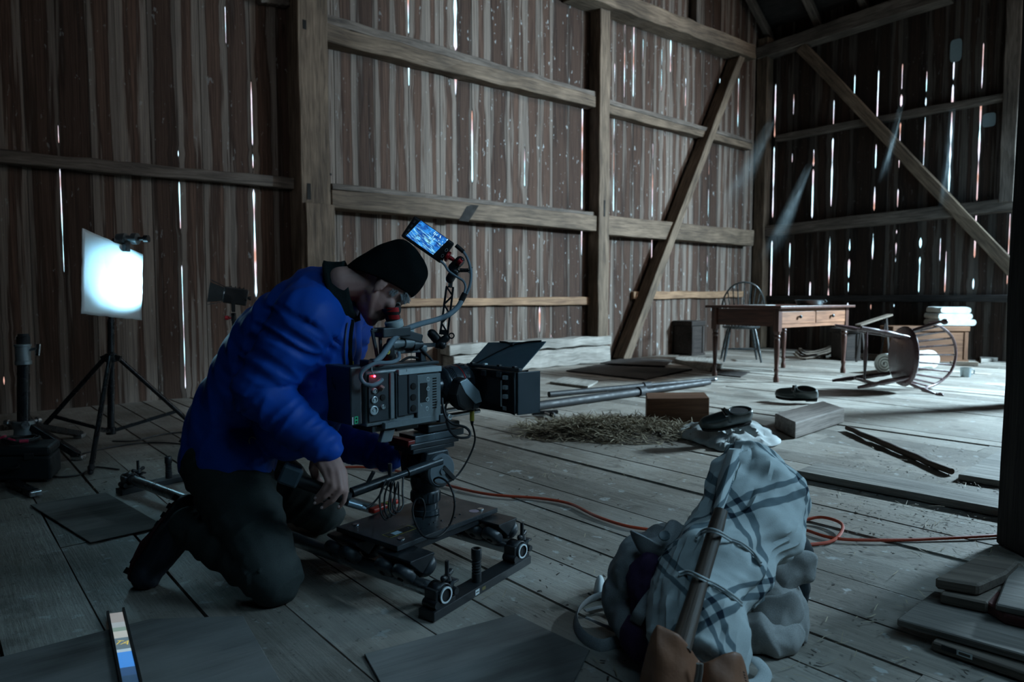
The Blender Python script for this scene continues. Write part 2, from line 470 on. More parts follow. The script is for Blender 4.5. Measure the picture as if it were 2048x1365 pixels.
# floor: boards that run parallel to the back wall
def m_floor():
    t = NT('dusty_floor_boards'); tc = t.attr('tc').outputs['Vector']; at_ = t.attr('bd'); sp = t.N('SeparateXYZ'); t.L(at_.outputs['Vector'], sp.inputs[0])
    p = t.pos()
    g = t.noise(t.vmul(tc, (1.1, 14, 1)), 2.4, 5, .62, .4); g2 = t.noise(t.vmul(tc, (3, 60, 1)), 2.0, 3)
    blot = t.noise(p, 1.7, 4, .6); fine = t.noise(p, 42, 4, .7); dots = t.noise(p, 13, 3, .65)
    f = t.ramp(t.math('MULTIPLY_ADD', g2, .35, t.math('MULTIPLY', g, .7)), .3, .8)
    col = t.mix(f, (.165, .142, .118), (.30, .262, .222))
    col = t.mix(t.math('MULTIPLY', t.ramp(blot, .35, .7), .6), col, (.42, .395, .355))
    tone = t.ramp(sp.outputs[1], 0, 1, .68, 1.15); nd = t.N('CombineXYZ')
    for i in range(3): t.L(tone, nd.inputs[i])
    col = t.mul(col, nd.outputs[0])
    col = t.mix(t.math('MULTIPLY', t.ramp(dots, .62, .68), .55), col, (.50, .51, .50))
    col = t.mix(t.math('MULTIPLY', t.ramp(fine, .40, .30), .65), col, (.03, .027, .025))
    b2 = t.noise(p, 5.0, 3, .6)
    col = t.mix(t.math('MULTIPLY', t.ramp(b2, .55, .72), .55), col, (.075, .065, .055))
    t.bump(t.math('MULTIPLY_ADD', fine, .8, t.math('MULTIPLY', f, .45)), .5, .005)
    r = t.ramp(blot, .3, .7, .62, .42)
    return t.done(col, r, 0, .35)
M_FLOOR = m_floor()
def build_floor():
    rnd = random.Random(21); vs = []; fs = []; bd = []; tc = []
    y = -3.6
    while y < YB + .1:
        w = rnd.uniform(.17, .26); x = -.02 - rnd.uniform(0, 2)
        gapw = rnd.choice((.004, .005, .007, .012))
        while x < 12.1:
            L = rnd.uniform(3.0, 5.2); x1 = min(x + L, 12.2); r = rnd.random(); dz = rnd.uniform(-.004, 0.0); tw = rnd.uniform(-.003, .003)
            n = 10; b0 = len(vs); off = rnd.random()*30
            for i in range(n + 1):
                xx = x + (x1 - .004 - x)*i/n
                ja = rnd.uniform(-.002, .002); jb = rnd.uniform(-.002, .002)
                for (yy, zz, u) in ((y + ja, dz + tw, 0), (y + w - gapw + jb, dz - tw, 1), (y + w - gapw + jb, -.035, 1), (y + ja, -.035, 0)):
                    vs.append((xx, yy, zz)); bd.append((u, r, 0)); tc.append((xx + off, yy + off, 0))
            for i in range(n):
                A = b0 + 4*i; B = A + 4
                fs += [(A, B, B+1, A+1), (A+1, B+1, B+2, A+2), (A, A+3, B+3, B)]
            fs += [(b0, b0+1, b0+2, b0+3), (b0+4*n, b0+4*n+3, b0+4*n+2, b0+4*n+1)]
            x = x1
        y += w
    # the dark hollow below the boards
    b0 = len(vs); vs += [(-.2, -3.8, -.06), (12.2, -3.8, -.06), (12.2, YB+.3, -.06), (-.2, YB+.3, -.06)]; bd += [(0,0,0)]*4; tc += [(0,0,0)]*4
    fs.append((b0, b0+1, b0+2, b0+3))
    me = bpy.data.meshes.new('floor'); me.from_pydata(vs, [], fs)
    for nm, dat in (('bd', bd), ('tc', tc)):
        a = me.attributes.new(nm, 'FLOAT_VECTOR', 'POINT'); a.data.foreach_set('vector', [q for t in dat for q in t])
    me.materials.append(M_FLOOR); me.materials.append(m_plain('earth_under_floor', (.015, .012, .01), .95))
    me.polygons[-1].material_index = 1
    bm = bmesh.new(); bm.from_mesh(me); bmesh.ops.recalc_face_normals(bm, faces=[f for f in bm.faces][:-1]); bm.to_mesh(me); bm.free()
    o = bpy.data.objects.new('floor', me); COL.objects.link(o); o['kind'] = 'structure'
build_floor()

# roof: rises from the back wall to a ridge and down to the front
RIDGE = V((0, 4.0, 10.4)); EAVE = V((0, YB + .4, 5.25))
def roof():
    m = MB()
    for a, b in ((EAVE, RIDGE), (RIDGE, V((0, -3.8, 4.6)))):
        n = 26
        for i in range(n):
            p = a.lerp(b, i/n); q = a.lerp(b, (i + 1.03)/n)
            m.beam(p + V((-.4, 0, .1)).lerp(V((-.4, 0, .1)), 0), p + V((12.4, 0, .1)), .001 + (q - p).length, .03, up=(b - a).cross(V((1, 0, 0))), seg=1)
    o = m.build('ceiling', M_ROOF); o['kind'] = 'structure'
roof()

def timber(name, label, p0, p1, w, h, up, mat=None, seg=10, jit=.006, bevel=.008, w1=None, h1=None):
    o = MB().beam(p0, p1, w, h, up, seg, jit, w1, h1).build(name, mat or M_TIMB, origin=p0, bevel=bevel, bseg=1)
    return tag(o, label, 'timber', kind='structure')
def span(px0, py0, px1, py1, x):        # along the left wall at protrusion x
    return lw(px0, py0, x), lw(px1, py1, x)
def spanb(px0, py0, px1, py1, d):
    return bw(px0, py0, d), bw(px1, py1, d)

# posts of the left wall (front faces stand .24 m proud)
def lpost(label, pxL, pxR, py, side, x=.26, top=9.6, mat=None):
    a, b = lw(pxL, py, x), lw(pxR, py, x); w = abs(b.y - a.y); y = (a.y + b.y)/2
    return timber('timber_post', label, V((x/2, y, 0)), V((x/2, y, top)), w, x, (1, 0, 0), mat, seg=26, jit=.007)
P1 = lpost('broad hewn post with mortise holes, behind the kneeling person', 600, 660, 300, 0)
P2 = lpost('slender hewn post in the middle of the long plank wall', 1199, 1220, 300, 0, .2)
c0 = bw(1524, 400, 0)
P3 = timber('timber_post', 'corner post where the two plank walls meet', V((.12, YB - .12, 0)), V((.12, YB - .12, 5.4)), .2, .2, (0, 1, 0), seg=20)
# mortises and peg holes in the broad post
M_HOLE = m_plain('dark_hollow', (.008, .007, .006), .95)
def mortise(px, py, w, h, parent, x=.26):
    p = lw(px, py, x + .002); m = MB().box((x + .001, p.y, p.z), (.006, w, h))
    m.build('mortise', M_HOLE, parent)
for px, py, w, h in ((609, 49, .035, .085), (618, 383, .036, .15), (661, 349, .02, .02), (659, 382, .02, .02)): mortise(px, py, w, h, P1)
mortise(1209, 417, .03, .22, P2, .2)
# lower block of the broad post: lap joint
a, b = lw(610, 405, .26), lw(667, 405, .26)
MB().beam(V((.15, (a.y+b.y)/2, 0)), V((.15, (a.y+b.y)/2, a.z)), abs(b.y-a.y), .27, (1, 0, 0), 8, .006).build('lap_joint', M_TIMB, P1, bevel=.006, bseg=1)

def lgirt(label, px0, y0t, y0b, px1, y1t, y1b, x=.14, mat=None, dep=None, jit=.008, seg=14):
    A, B = lw(px0, y0t, x), lw(px0, y0b, x); C_, D = lw(px1, y1t, x), lw(px1, y1b, x)
    p0, p1 = (A + B)/2, (C_ + D)/2; h0, h1 = (A - B).length, (C_ - D).length
    d = dep or x
    p0 = p0 - V((d/2, 0, 0)); p1 = p1 - V((d/2, 0, 0))
    return timber('wall_girt', label, p0, p1, d, h0, (0, 0, 1), mat, seg, jit, w1=d, h1=h1)
lgirt('thin nailing rail across the dark plank wall, left of the broad post', -30, 296, 322, 590, 357, 378, .10, M_TIMBD)
lgirt('short rail high up beside the broad post', 520, -22, 2, 596, -6, 14, .10, M_TIMBD)
lgirt('upper girt above the monitor, bark edge on top', 652, 45, 82, 1192, 191, 215, .18, jit=.012)
lgirt('bark-edged cap board lying on the upper girt', 652, 27, 47, 1193, 184, 197, .14, M_TIMBD, jit=.014)
lgirt('heavy middle girt with a notch, behind the camera monitor', 664, 378, 416, 1194, 432, 462, .2)
lgirt('thin ledge board above the heavy middle girt', 664, 366, 379, 1194, 425, 434, .13, M_TIMBD)
lgirt('pale low rail behind the camera matte box', 800, 598, 613, 1186, 594, 610, .06, M_RAIL)
lgirt('upper girt right of the slender post', 1216, 206, 226, 1506, 284, 300, .15, M_TIMB)
lgirt('upper girt cap right of the slender post', 1218, 199, 209, 1506, 280, 287, .17, M_TIMBD)
lgirt('middle girt right of the slender post', 1216, 431, 470, 1508, 461, 492, .2)
lgirt('pale low rail behind the tables and chairs', 1268, 583, 599, 1490, 583, 595, .06, M_RAIL)
# notch in the heavy girt
a = lw(938, 414, .202); MB().prism([lw(918, 441, .203), lw(935, 409, .203), lw(958, 411, .203), lw(937, 444, .203)], (-.004, 0, 0)).build('girt_notch', M_HOLE, bpy.data.objects['wall_girt.004'])
# the plate that carries the gable boards
lgirt('great hewn tie beam at the top of the plank wall', 1160, -50, -10, 1512, 90, 118, .32, M_TIMB, jit=.012, seg=18)
# back wall
def bgirt(label, px0, y0t, y0b, px1, y1t, y1b, d=.14, mat=None, jit=.008, seg=14):
    A, B = bw(px0, y0t, d), bw(px0, y0b, d); C_, D = bw(px1, y1t, d), bw(px1, y1b, d)
    p0, p1 = (A + B)/2 + V((0, d/2, 0)), (C_ + D)/2 + V((0, d/2, 0))
    h0, h1 = (A - B).length, (C_ - D).length
    e = (p1 - p0); hr = (h1 - h0); k = 1.35
    return timber('wall_girt', label, p0, p0 + e*k, d, h0, (0, 0, 1), mat or M_TIMBD, seg, jit, w1=d, h1=h0 + hr*k)
bgirt('wall plate along the top of the slatted end wall', 1512, 95, 118, 1780, 0, 33, .26)
bgirt('upper girt of the slatted end wall', 1550, 270, 283, 2000, 186, 201, .12)
bgirt('middle girt of the slatted end wall', 1515, 454, 474, 2048, 392, 419, .18)
bgirt('dark low rail of the slatted end wall', 1519, 592, 603, 2048, 590, 605, .08, M_SIDINGD if False else M_ROOF)
a, b = bw(2005, 200, .2), bw(2036, 200, .2)
zb = bw(2020, 404, .2).z
timber('timber_post', 'stud standing on the middle girt of the slatted end wall', V(((a.x+b.x)/2, YB-.11, zb)), V(((a.x+b.x)/2, YB-.11, 5.4)), abs(b.x-a.x), .18, (0, 1, 0), M_TIMBD, 12)
# braces
A, B = lw(1478, 108, .16), lw(1243, 722, .16)
timber('diagonal_brace', 'long diagonal brace crossing the plank wall beside the corner', V((.15, B.y, max(B.z, .0))), V((.15, A.y, A.z)), .14, .21, (1, 0, 0), M_TIMB, 16)
A, B = bw(1606, 96, .14), bw(2060, 660, .14)
B2 = A + (B - A)*1.25
timber('diagonal_brace', 'long diagonal brace crossing the slatted end wall', V((A.x, YB-.19, A.z)), V((B2.x, YB-.19, max(B2.z, .0))), .17, .10, (0, 1, 0), M_TIMB, 16)
# rafters under the roof
for i, xx in enumerate((.15, 1.0, 1.75, 2.5, 3.3, 4.1)):
    e = (RIDGE - EAVE).normalized(); n = V((0, -.52, -.85))
    p = V((xx, EAVE.y, EAVE.z)) + V((0, -.28, .12)) ; q = p + e*7.8
    timber('roof_rafter', ['rafter against the gable above the corner post', 'second rafter from the gable', 'third rafter from the gable', 'fourth rafter from the gable', 'fifth rafter from the gable', 'sixth rafter from the gable'][i], p + n*.02, q + n*.02, .11, .12, (0, .5, .8), M_TIMBD, 8)
A = lw(1388, 0, .2); B = lw(1395, 60, .2)
timber('gable_stud', 'stud rising above the great tie beam', V((.1, lw(1392, 30, .1).y, B.z - .1)), V((.1, lw(1392, 30, .1).y, 9.0)), .12, .12, (1, 0, 0), M_TIMBD, 6)
# near post, its shade put into a near-black wood, at the right edge
q = fl(2024, 1110); qx = .11
timber('timber_post', 'dark near post by the stacked boards', V((q.x + .07, q.y + .10, 0)), V((q.x + .07, q.y + .10, 6.0)), .20, .20, FWD0, M_ROOF, 20, .004)

timber('timber_post', 'post added out of view to cast a shadow band on the floor', V((5.15, 6.9, 0)), V((5.15, 6.9, 6.0)), .22, .22, FWD0, M_TIMBD, 12, .004)  # unseen, added to throw a shadow band across the boards
# ------------------------------------------------------------------ camera
cam = bpy.data.cameras.new('camera'); co = bpy.data.objects.new('camera', cam); COL.objects.link(co)
mw = Matrix((RIGHT, UP, -FWD)).transposed().to_4x4(); mw.translation = CAM; co.matrix_world = mw
cam.sensor_width = 36; cam.lens = FPX/2048*36; cam.clip_start = .02
cam.dof.use_dof = True; cam.dof.focus_distance = 2.3; cam.dof.aperture_fstop = 3.6
SC.camera = co

# ------------------------------------------------------------------ light
w = bpy.data.worlds.new('overcast'); SC.world = w; w.use_nodes = True
nt = w.node_tree; nt.nodes.clear(); wo = nt.nodes.new('ShaderNodeOutputWorld'); bgn = nt.nodes.new('ShaderNodeBackground')
tcn = nt.nodes.new('ShaderNodeTexCoord'); nz = nt.nodes.new('ShaderNodeTexNoise'); nz.inputs['Scale'].default_value = 26; nz.inputs['Detail'].default_value = 2
cr = nt.nodes.new('ShaderNodeValToRGB'); el = cr.color_ramp.elements
el[0].position = .36; el[0].color = (.36, .20, .16, 1); el[1].position = .62; el[1].color = (.55, .95, 1.1, 1)
e2 = cr.color_ramp.elements.new(.48); e2.color = (.55, .50, .60, 1)
nt.links.new(tcn.outputs['Generated'], nz.inputs['Vector']); nt.links.new(nz.outputs[0], cr.inputs[0]); nt.links.new(cr.outputs[0], bgn.inputs[0]); nt.links.new(bgn.outputs[0], wo.inputs[0])
bgn.inputs[1].default_value = 2.4
def lamp(name, kind, loc, target, energy, color, **k):
    l = bpy.data.lights.new(name, kind); l.energy = energy; l.color = color
    for a, v in k.items(): setattr(l, a, v)
    o = bpy.data.objects.new(name, l); COL.objects.link(o); o.location = loc
    o.rotation_euler = (V(target) - V(loc)).to_track_quat('-Z', 'Y').to_euler(); return o
lamp('door_daylight', 'AREA', (6.9, YB - .25, 3.3), (3.6, 6.0, 0), 1500, (.55, .80, .97), shape='RECTANGLE', size=1.2, size_y=.45, spread=R(130))
lamp('barn_fill', 'AREA', (7.2, 9.6, 5.6), (0, 6.6, 2.8), 70, (.98, .95, .92), shape='RECTANGLE', size=2.4, size_y=1.6, spread=R(80))
lamp('cool_side_fill', 'AREA', cs(2.5, 1.5, 1.9), cs(.45, 1.9, .45), 8, (.45, .76, 1.0), shape='RECTANGLE', size=1.0, size_y=.8, spread=R(75))  # cool fill added out of view, no lamp stands there
MB().beam(V((4.9, 8.5, 3.2)), V((8.4, 8.5, 3.2)), .05, 1.55).build('light_blocker_1', M_ROOF)['kind'] = 'structure'   # panel added beyond the view, cuts the door light off the foreground
lamp('overhead_fill', 'AREA', cs(.9, .3, 3.3), cs(.3, 2.1, .2), 3.6, (.40, .74, 1.0), shape='RECTANGLE', size=1.8, size_y=1.4, spread=R(95))  # soft fill added overhead to lift the bundle and haversack
lamp('end_wall_fill', 'AREA', (5.4, 9.0, 1.5), (2.6, YB, 1.7), 7, (.30, .68, 1.0), shape='RECTANGLE', size=1.2, size_y=1.6, spread=R(100))  # lamp added to light the end wall in place of haze
lamp('left_wall_fill', 'AREA', cs(-.6, .3, 3.4), (0, 3.2, 2.2), 8, (.85, .92, 1.0), shape='RECTANGLE', size=1.4, size_y=1.0, spread=R(80))  # fill added to lift the dark bay beside the broad post
SC.view_settings.view_transform = 'Standard'; SC.view_settings.look = 'None'; SC.view_settings.exposure = 0; SC.view_settings.gamma = 1
cy = SC.cycles
cy.use_adaptive_sampling = True; cy.adaptive_threshold = .03; cy.adaptive_min_samples = 12
cy.max_bounces = 5; cy.diffuse_bounces = 3; cy.glossy_bounces = 3; cy.transmission_bounces = 4; cy.transparent_max_bounces = 12
cy.sample_clamp_indirect = 4; cy.sample_clamp_direct = 0; cy.caustics_reflective = False; cy.caustics_refractive = False
# ================================================================== things in the lit half of the barn
M_PALE = m_wood('pale_old_wood', (.16, .145, .125), (.40, .37, .33), stain=.35, bump=.5, spec=.25)
M_MID = m_wood('grey_brown_wood', (.085, .065, .05), (.24, .19, .15), stain=.4, bump=.5, spec=.25)
M_CHERRY = m_wood('red_brown_varnish', (.030, .012, .009), (.115, .043, .027), rough=.38, stain=.3, bump=.15, spec=.5)
M_DRAWER = m_wood('warm_drawer_front', (.13, .055, .03), (.33, .155, .085), rough=.4, stain=.25, bump=.12, spec=.45)
M_DKPLY = m_wood('dark_brown_sheet', (.020, .016, .015), (.06, .048, .042), rough=.8, stain=.5, bump=.3, spec=.25)
M_BLOCK = m_wood('orange_brown_block', (.10, .045, .025), (.25, .125, .07), rough=.7, stain=.35, bump=.3, spec=.25)
M_BLOCKT = m_wood('grey_weathered_block', (.14, .115, .10), (.34, .29, .255), rough=.8, stain=.35, bump=.4, spec=.25)
M_CHAIR = m_plain('worn_purple_brown_paint', (.085, .048, .050), .32, 0, .6, .3, .1, 30)
M_CHAIRB = m_plain('dark_green_black_paint', (.020, .026, .028), .3, 0, .6, .3, .1, 30)
M_TIN = m_plain('dull_tin', (.30, .36, .38), .35, .9, .5, .2)
M_LEATH = m_plain('black_shoe_leather', (.045, .058, .058), .36, 0, .5, .3, .25, 60)
M_DARKIN = m_plain('dark_inside', (.008, .008, .008), .9)
M_SILV = m_plain('scuffed_silver_metal', (.55, .58, .60), .3, 1.0, .5, .12)
M_BLACK = m_plain('black_painted_metal', (.012, .014, .016), .35, 0, .5, .3)
M_BLACKM = m_plain('matte_black', (.010, .011, .013), .6, 0, .4, .3)

def slab(name, label, cat, pts, z0, z1, mat, bevel=.004, group=None):
    """flat board: pts on its top face (world), thickness down to z0"""
    m = MB(); n = len(pts)
    top = [V((p.x, p.y, z1)) for p in pts]; m.prism([V((p.x, p.y, z0)) for p in pts], (0, 0, z1 - z0))
    d = (pts[1] - pts[0]); d.z = 0; d.normalize(); s = V((-d.y, d.x, 0))
    q = random.random()*20
    m.t = [((p - pts[0]).dot(d) + q, (p - pts[0]).dot(s) + q, p.z) for p in m.v]
    return tag(m.build(name, mat, bevel=bevel, bseg=1), label, cat, group)

# ---- the drawered table
tA, tC, tD = fl(1429, 752), fl(1552, 765), fl(1661, 744)
ex = (tC - tA).normalized(); ey = V((-ex.y, ex.x, 0)); wx = (tC - tA).length; wy = (tD - tC).dot(ey); TH = .81
tb = thing('writing_table', 'dark red-brown wooden table with two drawers and turned legs', 'table', tA)
def tp(u, v, z): return tA + ex*u + ey*v + UPZ*z
m = MB(); o = .085
m.beam(tp(-o, wy/2, TH-.014), tp(wx+o, wy/2, TH-.014), wy + 2*o, .028); m.build('tabletop', M_CHERRY, tb, bevel=.006)
LEGP = [(0, .028), (.02, .03), (.05, .028), (.07, .021), (.10, .019), (.12, .026), (.135, .026), (.15, .02), (.30, .027), (.44, .032), (.46, .026), (.475, .034), (.49, .034), (.50, .026), (.52, .034), (.54, .036)]
def table_leg(u, v):
    m = MB(); m.lathe(tp(u, v, 0), (0, 0, 1), LEGP, 16); m.beam(tp(u, v, .54), tp(u, v, TH-.029), .066, .066, up=ey)
    m.build('leg', M_CHERRY, tb, smooth=True)
for u, v in ((0, 0), (wx, 0), (wx, wy), (0, wy)): table_leg(u, v)
for a, b in (((0,0),(wx,0)), ((0,0),(0,wy)), ((0,wy),(wx,wy))):
    MB().beam(tp(a[0], a[1], .68), tp(b[0], b[1], .68), .03, .18).build('apron', M_CHERRY, tb)
MB().beam(tp(wx, 0, .595), tp(wx, wy, .595), .04, .035).beam(tp(wx, 0, .762), tp(wx, wy, .762), .04, .018).beam(tp(wx, wy/2, .61), tp(wx, wy/2, .76), .04, .03, up=ey).build('drawer_rail', M_DRAWER, tb)
for k in (0, 1):
    v0, v1 = (.04, wy/2-.02) if k == 0 else (wy/2+.02, wy-.04)
    d = MB().beam(tp(wx+.012, v0, .682), tp(wx+.012, v1, .682), .03, .135).build('drawer', M_DRAWER, tb, bevel=.006)
    MB().lathe(tp(wx+.026, (v0+v1)/2, .69), ex, [(0,.008),(.012,.008),(.016,.018),(.03,.02),(.038,.012),(.04,0)], 14).build('knob', M_BLACK, d, smooth=True)
# tin pan and a thin pale sheet on it
c = tp(wx*.82, wy*.62, TH)
pn = thing('tin_pan', 'round shallow tin pan with a rim on the drawered table', 'pan', c + UPZ*.001)
m = MB(); m.lathe(c + UPZ*.001, (0,0,1), [(0,.0),(0,.13),(.02,.145),(.05,.155),(.056,.162),(.058,.158),(.05,.150),(.02,.138),(.006,.125),(.006,0)], 28); m.build('bowl', M_TIN, pn, smooth=True)
MB().tube([c + ex*.155 + UPZ*.05, c + ex*.185 + UPZ*.06, c + ex*.20 + UPZ*.045, c + ex*.185 + UPZ*.03, c + ex*.150 + UPZ*.03], .006, 8).build('handle', M_TIN, pn, smooth=True)
c = tp(wx*.42, wy*.25, TH)
m = MB(); m.beam(c - ex*.14, c + ex*.14, .2, .003, up=UPZ); pp = m.build('pale_sheet', m_plain('plain_pale_surface', (.62, .68, .68), .5), origin=c); pp.location = c + UPZ*.0025
tag(pp, 'thin pale sheet lying on the drawered table, left of the tin pan', 'paper')

# ---- windsor armchairs (continuous arm)
def windsor(name, label, rot, loc, mat, s=1.0):
    root = thing(name, label, 'chair', loc, group=None, rot=rot)
    Q = lambda x, y, z: V((x*s, y*s, z*s))
    m = MB(); ring = []
    n = 28
    for zz, k in ((.470, .86), (.485, .97), (.502, 1.0), (.512, .97), (.508, .80), (.500, .45)):
        ring.append([Q(k*.265*cos(2*pi*i/n)*(1 + .06*max(0, -sin(2*pi*i/n))), k*.225*sin(2*pi*i/n) - .01, zz) for i in range(n)])
    m.grid([[r[i] for r in ring] for i in range(n)], closed_u=True)
    m.f.append(tuple(i*len(ring) for i in range(n))); m.f.append(tuple(i*len(ring) + len(ring)-1 for i in range(n))); m.m += [0, 0]
    m.build('seat', mat, root, smooth=True)
    LP = [(.0, .012), (.06, .016), (.16, .021), (.20, .017), (.22, .022), (.30, .024), (.40, .018), (.44, .021), (.50, .014)]
    legs = []
    for sx in (-1, 1):
        for sy in (-1, 1):
            a = Q(sx*.255, sy*.235, 0); b = Q(sx*.17, sy*.145, .475); L = (b - a).length
            MB().lathe(a, b - a, [(t/.5*L, r*s) for t, r in LP], 12).build('leg', mat, root, smooth=True); legs.append((a, b))
    mids = [a.lerp(b, .36) for a, b in legs]
    st = [(mids[0], mids[1]), (mids[2], mids[3]), ((mids[0]+mids[1])/2, (mids[2]+mids[3])/2)]
    for a, b in st:
        L = (b-a).length
        MB().lathe(a, b-a, [(0, .008*s), (L*.2, .012*s), (L*.5, .018*s), (L*.8, .012*s), (L, .008*s)], 10).build('stretcher', mat, root, smooth=True)
    half = [(.315, -.20, .715), (.31, -.10, .725), (.30, .03, .745), (.29, .13, .81), (.255, .20, .95), (.155, .25, 1.09), (0, .268, 1.14)]
    rail = [Q(*p) for p in half] + [Q(-p[0], p[1], p[2]) for p in reversed(half[:-1])]
    rl = catmull(rail, 7)
    MB().tube(rl, .0125*s, 10).build('bow_back', mat, root, smooth=True)
    for e in (rail[0], rail[-1]):
        MB().ell(e + Q(0, -.012, 0), V((.026, .042, .018))*s, seg=14, rings=8).build('arm_hand', mat, root, smooth=True)
    # arm posts and spindles
    for sx in (-1, 1):
        a = Q(sx*.225, -.10, .50); b = Q(sx*.312, -.15, .715); L = (b-a).length
        MB().lathe(a, b-a, [(0,.010*s),(L*.25,.018*s),(L*.45,.012*s),(L*.55,.018*s),(L,.009*s)], 10).build('arm_post', mat, root, smooth=True)
    for i in range(-5, 6):
        k = i/5; a = Q(.21*sin(k*1.25), .20*cos(k*1.25) - .02, .50)
        j = min(range(len(rl)), key=lambda q: abs(rl[q].x/s - .285*sin(k*1.5)*1.0) + (0 if rl[q].y/s > -.06 else 9))
        b = rl[j]; L = (b-a).length
        MB().lathe(a, b-a, [(0,.008*s),(L*.35,.0125*s),(L*.6,.009*s),(L,.008*s)], 8).build('spindle', mat, root, smooth=True)
    return root
rot = Matrix((-UPZ, FWD0, RIGHT)).transposed().to_quaternion()
kn = fl(1884, 790)
windsor('windsor_armchair', 'wooden windsor armchair lying on its side on the floor', Quaternion(FWD0, R(1.0)) @ rot, kn - RIGHT*.80 + FWD0*.20 + UPZ*.350, M_CHAIR, 1.08)
b = fl(1481, 722)
windsor('windsor_armchair', 'dark windsor armchair standing upright behind the drawered table', Quaternion((0,0,1), YAW + R(168)), b, M_CHAIRB, .97)

# ---- chest with folded blanket, rolled blanket
def chest(name, label, px0, px1, pyb, h, dep, mat, ax=RIGHT, ay=FWD0, cat='chest'):
    a, b_ = fl(px0, pyb), fl(px1, pyb); L = (b_ - a).dot(ax); root = thing(name, label, cat, a)
    P = lambda u, v, z: a + ax*u + ay*v + UPZ*z
    MB().beam(P(0, dep/2, h*.44), P(L, dep/2, h*.44), dep, h*.80).build('box', mat, root, bevel=.006)
    MB().beam(P(-.015, dep/2, h*.92), P(L+.015, dep/2, h*.92), dep+.04, h*.14).build('lid', mat, root, bevel=.008)
    for v in (.0, dep): MB().beam(P(-.01, v, h*.03), P(L+.01, v, h*.03), .04, h*.06).build('skid', mat, root)
    for u in (.03, L-.03): MB().beam(P(u, -.008, h*.07), P(u, -.008, h*.83), .05, .014, up=ay).build('corner_board', mat, root)
    return root, P, L
kst, KP, KL = chest('wooden_chest', 'orange-brown wooden chest against the slatted end wall', 1784, 1934, 724, .50, .30, M_BLOCK)
M_BLANK = m_cloth('cream_wool', (.50, .53, .50), .95, 300, .2, .2)
def folded(P0, ax, ay, w, d, layers, th, name, label, mat):
    root = thing(name, label, 'blanket', P0)
    for k in range(layers):
        z = th*(k + .5); sh = random.uniform(-.02, .03); ww = w*(1 - .10*k)
        pts = []
        for i in range(9):
            t = -pi/2 + pi*i/8; pts.append((ww - th*.5 + cos(t)*th*.5, z + sin(t)*th*.48))
        for i in range(9):
            t = pi/2 + pi*i/8; pts.append((th*.5 + cos(t)*th*.5, z + sin(t)*th*.48 + .5*th*.10*sin(i)))
        m = MB(); rows = []
        nd = 8
        for j in range(nd + 1):
            v = d*j/nd; e = 1 - .05*abs(2*j/nd - 1)**3
            rows.append([P0 + ax*((x - ww/2)*e + w/2 + sh) + ay*v + UPZ*(zz + .012*noise.noise(V((x*6, v*7, k)))*(1 if zz > th*.6 else 0)) for x, zz in pts])
        m.grid([[r[i] for r in rows] for i in range(len(pts))], closed_u=True)
        m.f.append(tuple(i*(nd+1) for i in range(len(pts)))); m.f.append(tuple(i*(nd+1)+nd for i in range(len(pts)))); m.m += [0, 0]
        m.build('fold', mat, root, smooth=True)
    return root
p = KP(KL*.60, .04, .501)
folded(p, RIGHT, FWD0, .56, .34, 3, .088, 'folded_blanket', 'cream blanket folded in thick layers on top of the wooden chest', M_BLANK)
def roll(name, label, p0, p1, r, mat):
    root = thing(name, label, 'blanket', (p0 + p1)/2)
    d, sd, u = frame(p1 - p0); c0 = V(p0) + UPZ*r; c1 = V(p1) + UPZ*r; L = (p1-p0).length
    m = MB(); rows = []
    n = 30
    for j in range(9):
        k = j/8
        rows.append([c0 + d*(L*k) + (sd*cos(2*pi*i/n) + u*sin(2*pi*i/n)*.97)*r*(1 + .05*noise.noise(V((k*5, cos(2*pi*i/n)*2, sin(2*pi*i/n)*2)))) for i in range(n)])
    m.grid([[rw[i] for rw in rows] for i in range(n)], closed_u=True)
    m.build('outer_wrap', mat, root, smooth=True, solid=.01)
    for cc, sg in ((c0, 1), (c1, -1)):
        pts = []
        for i in range(60):
            t = i/59; a = t*2*pi*3.2; pts.append(cc + d*(sg*.012) + (sd*cos(a) + u*sin(a))*r*.94*(1 - t*.92))
        MB().tube(pts, r*.115, 8, flat=(1.0, 1.0)).build('rolled_end', mat, root, smooth=True)
    return root
roll('rolled_blanket', 'cream blanket rolled up on the floor behind the fallen chair', fl(1768, 748), fl(1858, 738), .118, M_BLANK)
c = fl(1931, 754)
cp = thing('tin_mug', 'small grey tin mug on the floor in front of the chest', 'mug', c)
MB().lathe(c, (0,0,1), [(0,0),(0,.05),(.10,.056),(.104,.058),(.104,.052),(.01,.045),(.01,0)], 18).build('cup', M_TIN, cp, smooth=True)
MB().tube(catmull([c + RIGHT*.055 + UPZ*.085, c + RIGHT*.095 + UPZ*.075, c + RIGHT*.09 + UPZ*.035, c + RIGHT*.052 + UPZ*.025], 5), .006, 8).build('handle', M_TIN, cp, smooth=True)
slab('board_offcut', 'pale short board by the chest at the foot of the slatted wall', 'board', [fl(1962, 727), fl(2002, 722), fl(1998, 715), fl(1958, 719)], .001, .05, M_PALE)
d0, d1 = fl(1900, 731), fl(1956, 733)
tag(MB().beam(d0 + UPZ*.03, d1 + UPZ*.03, .06, .05, seg=3, jit=.003).build('timber_offcut', M_MID, bevel=.005), 'dark squared timber offcut on the floor beside the tin mug', 'timber')

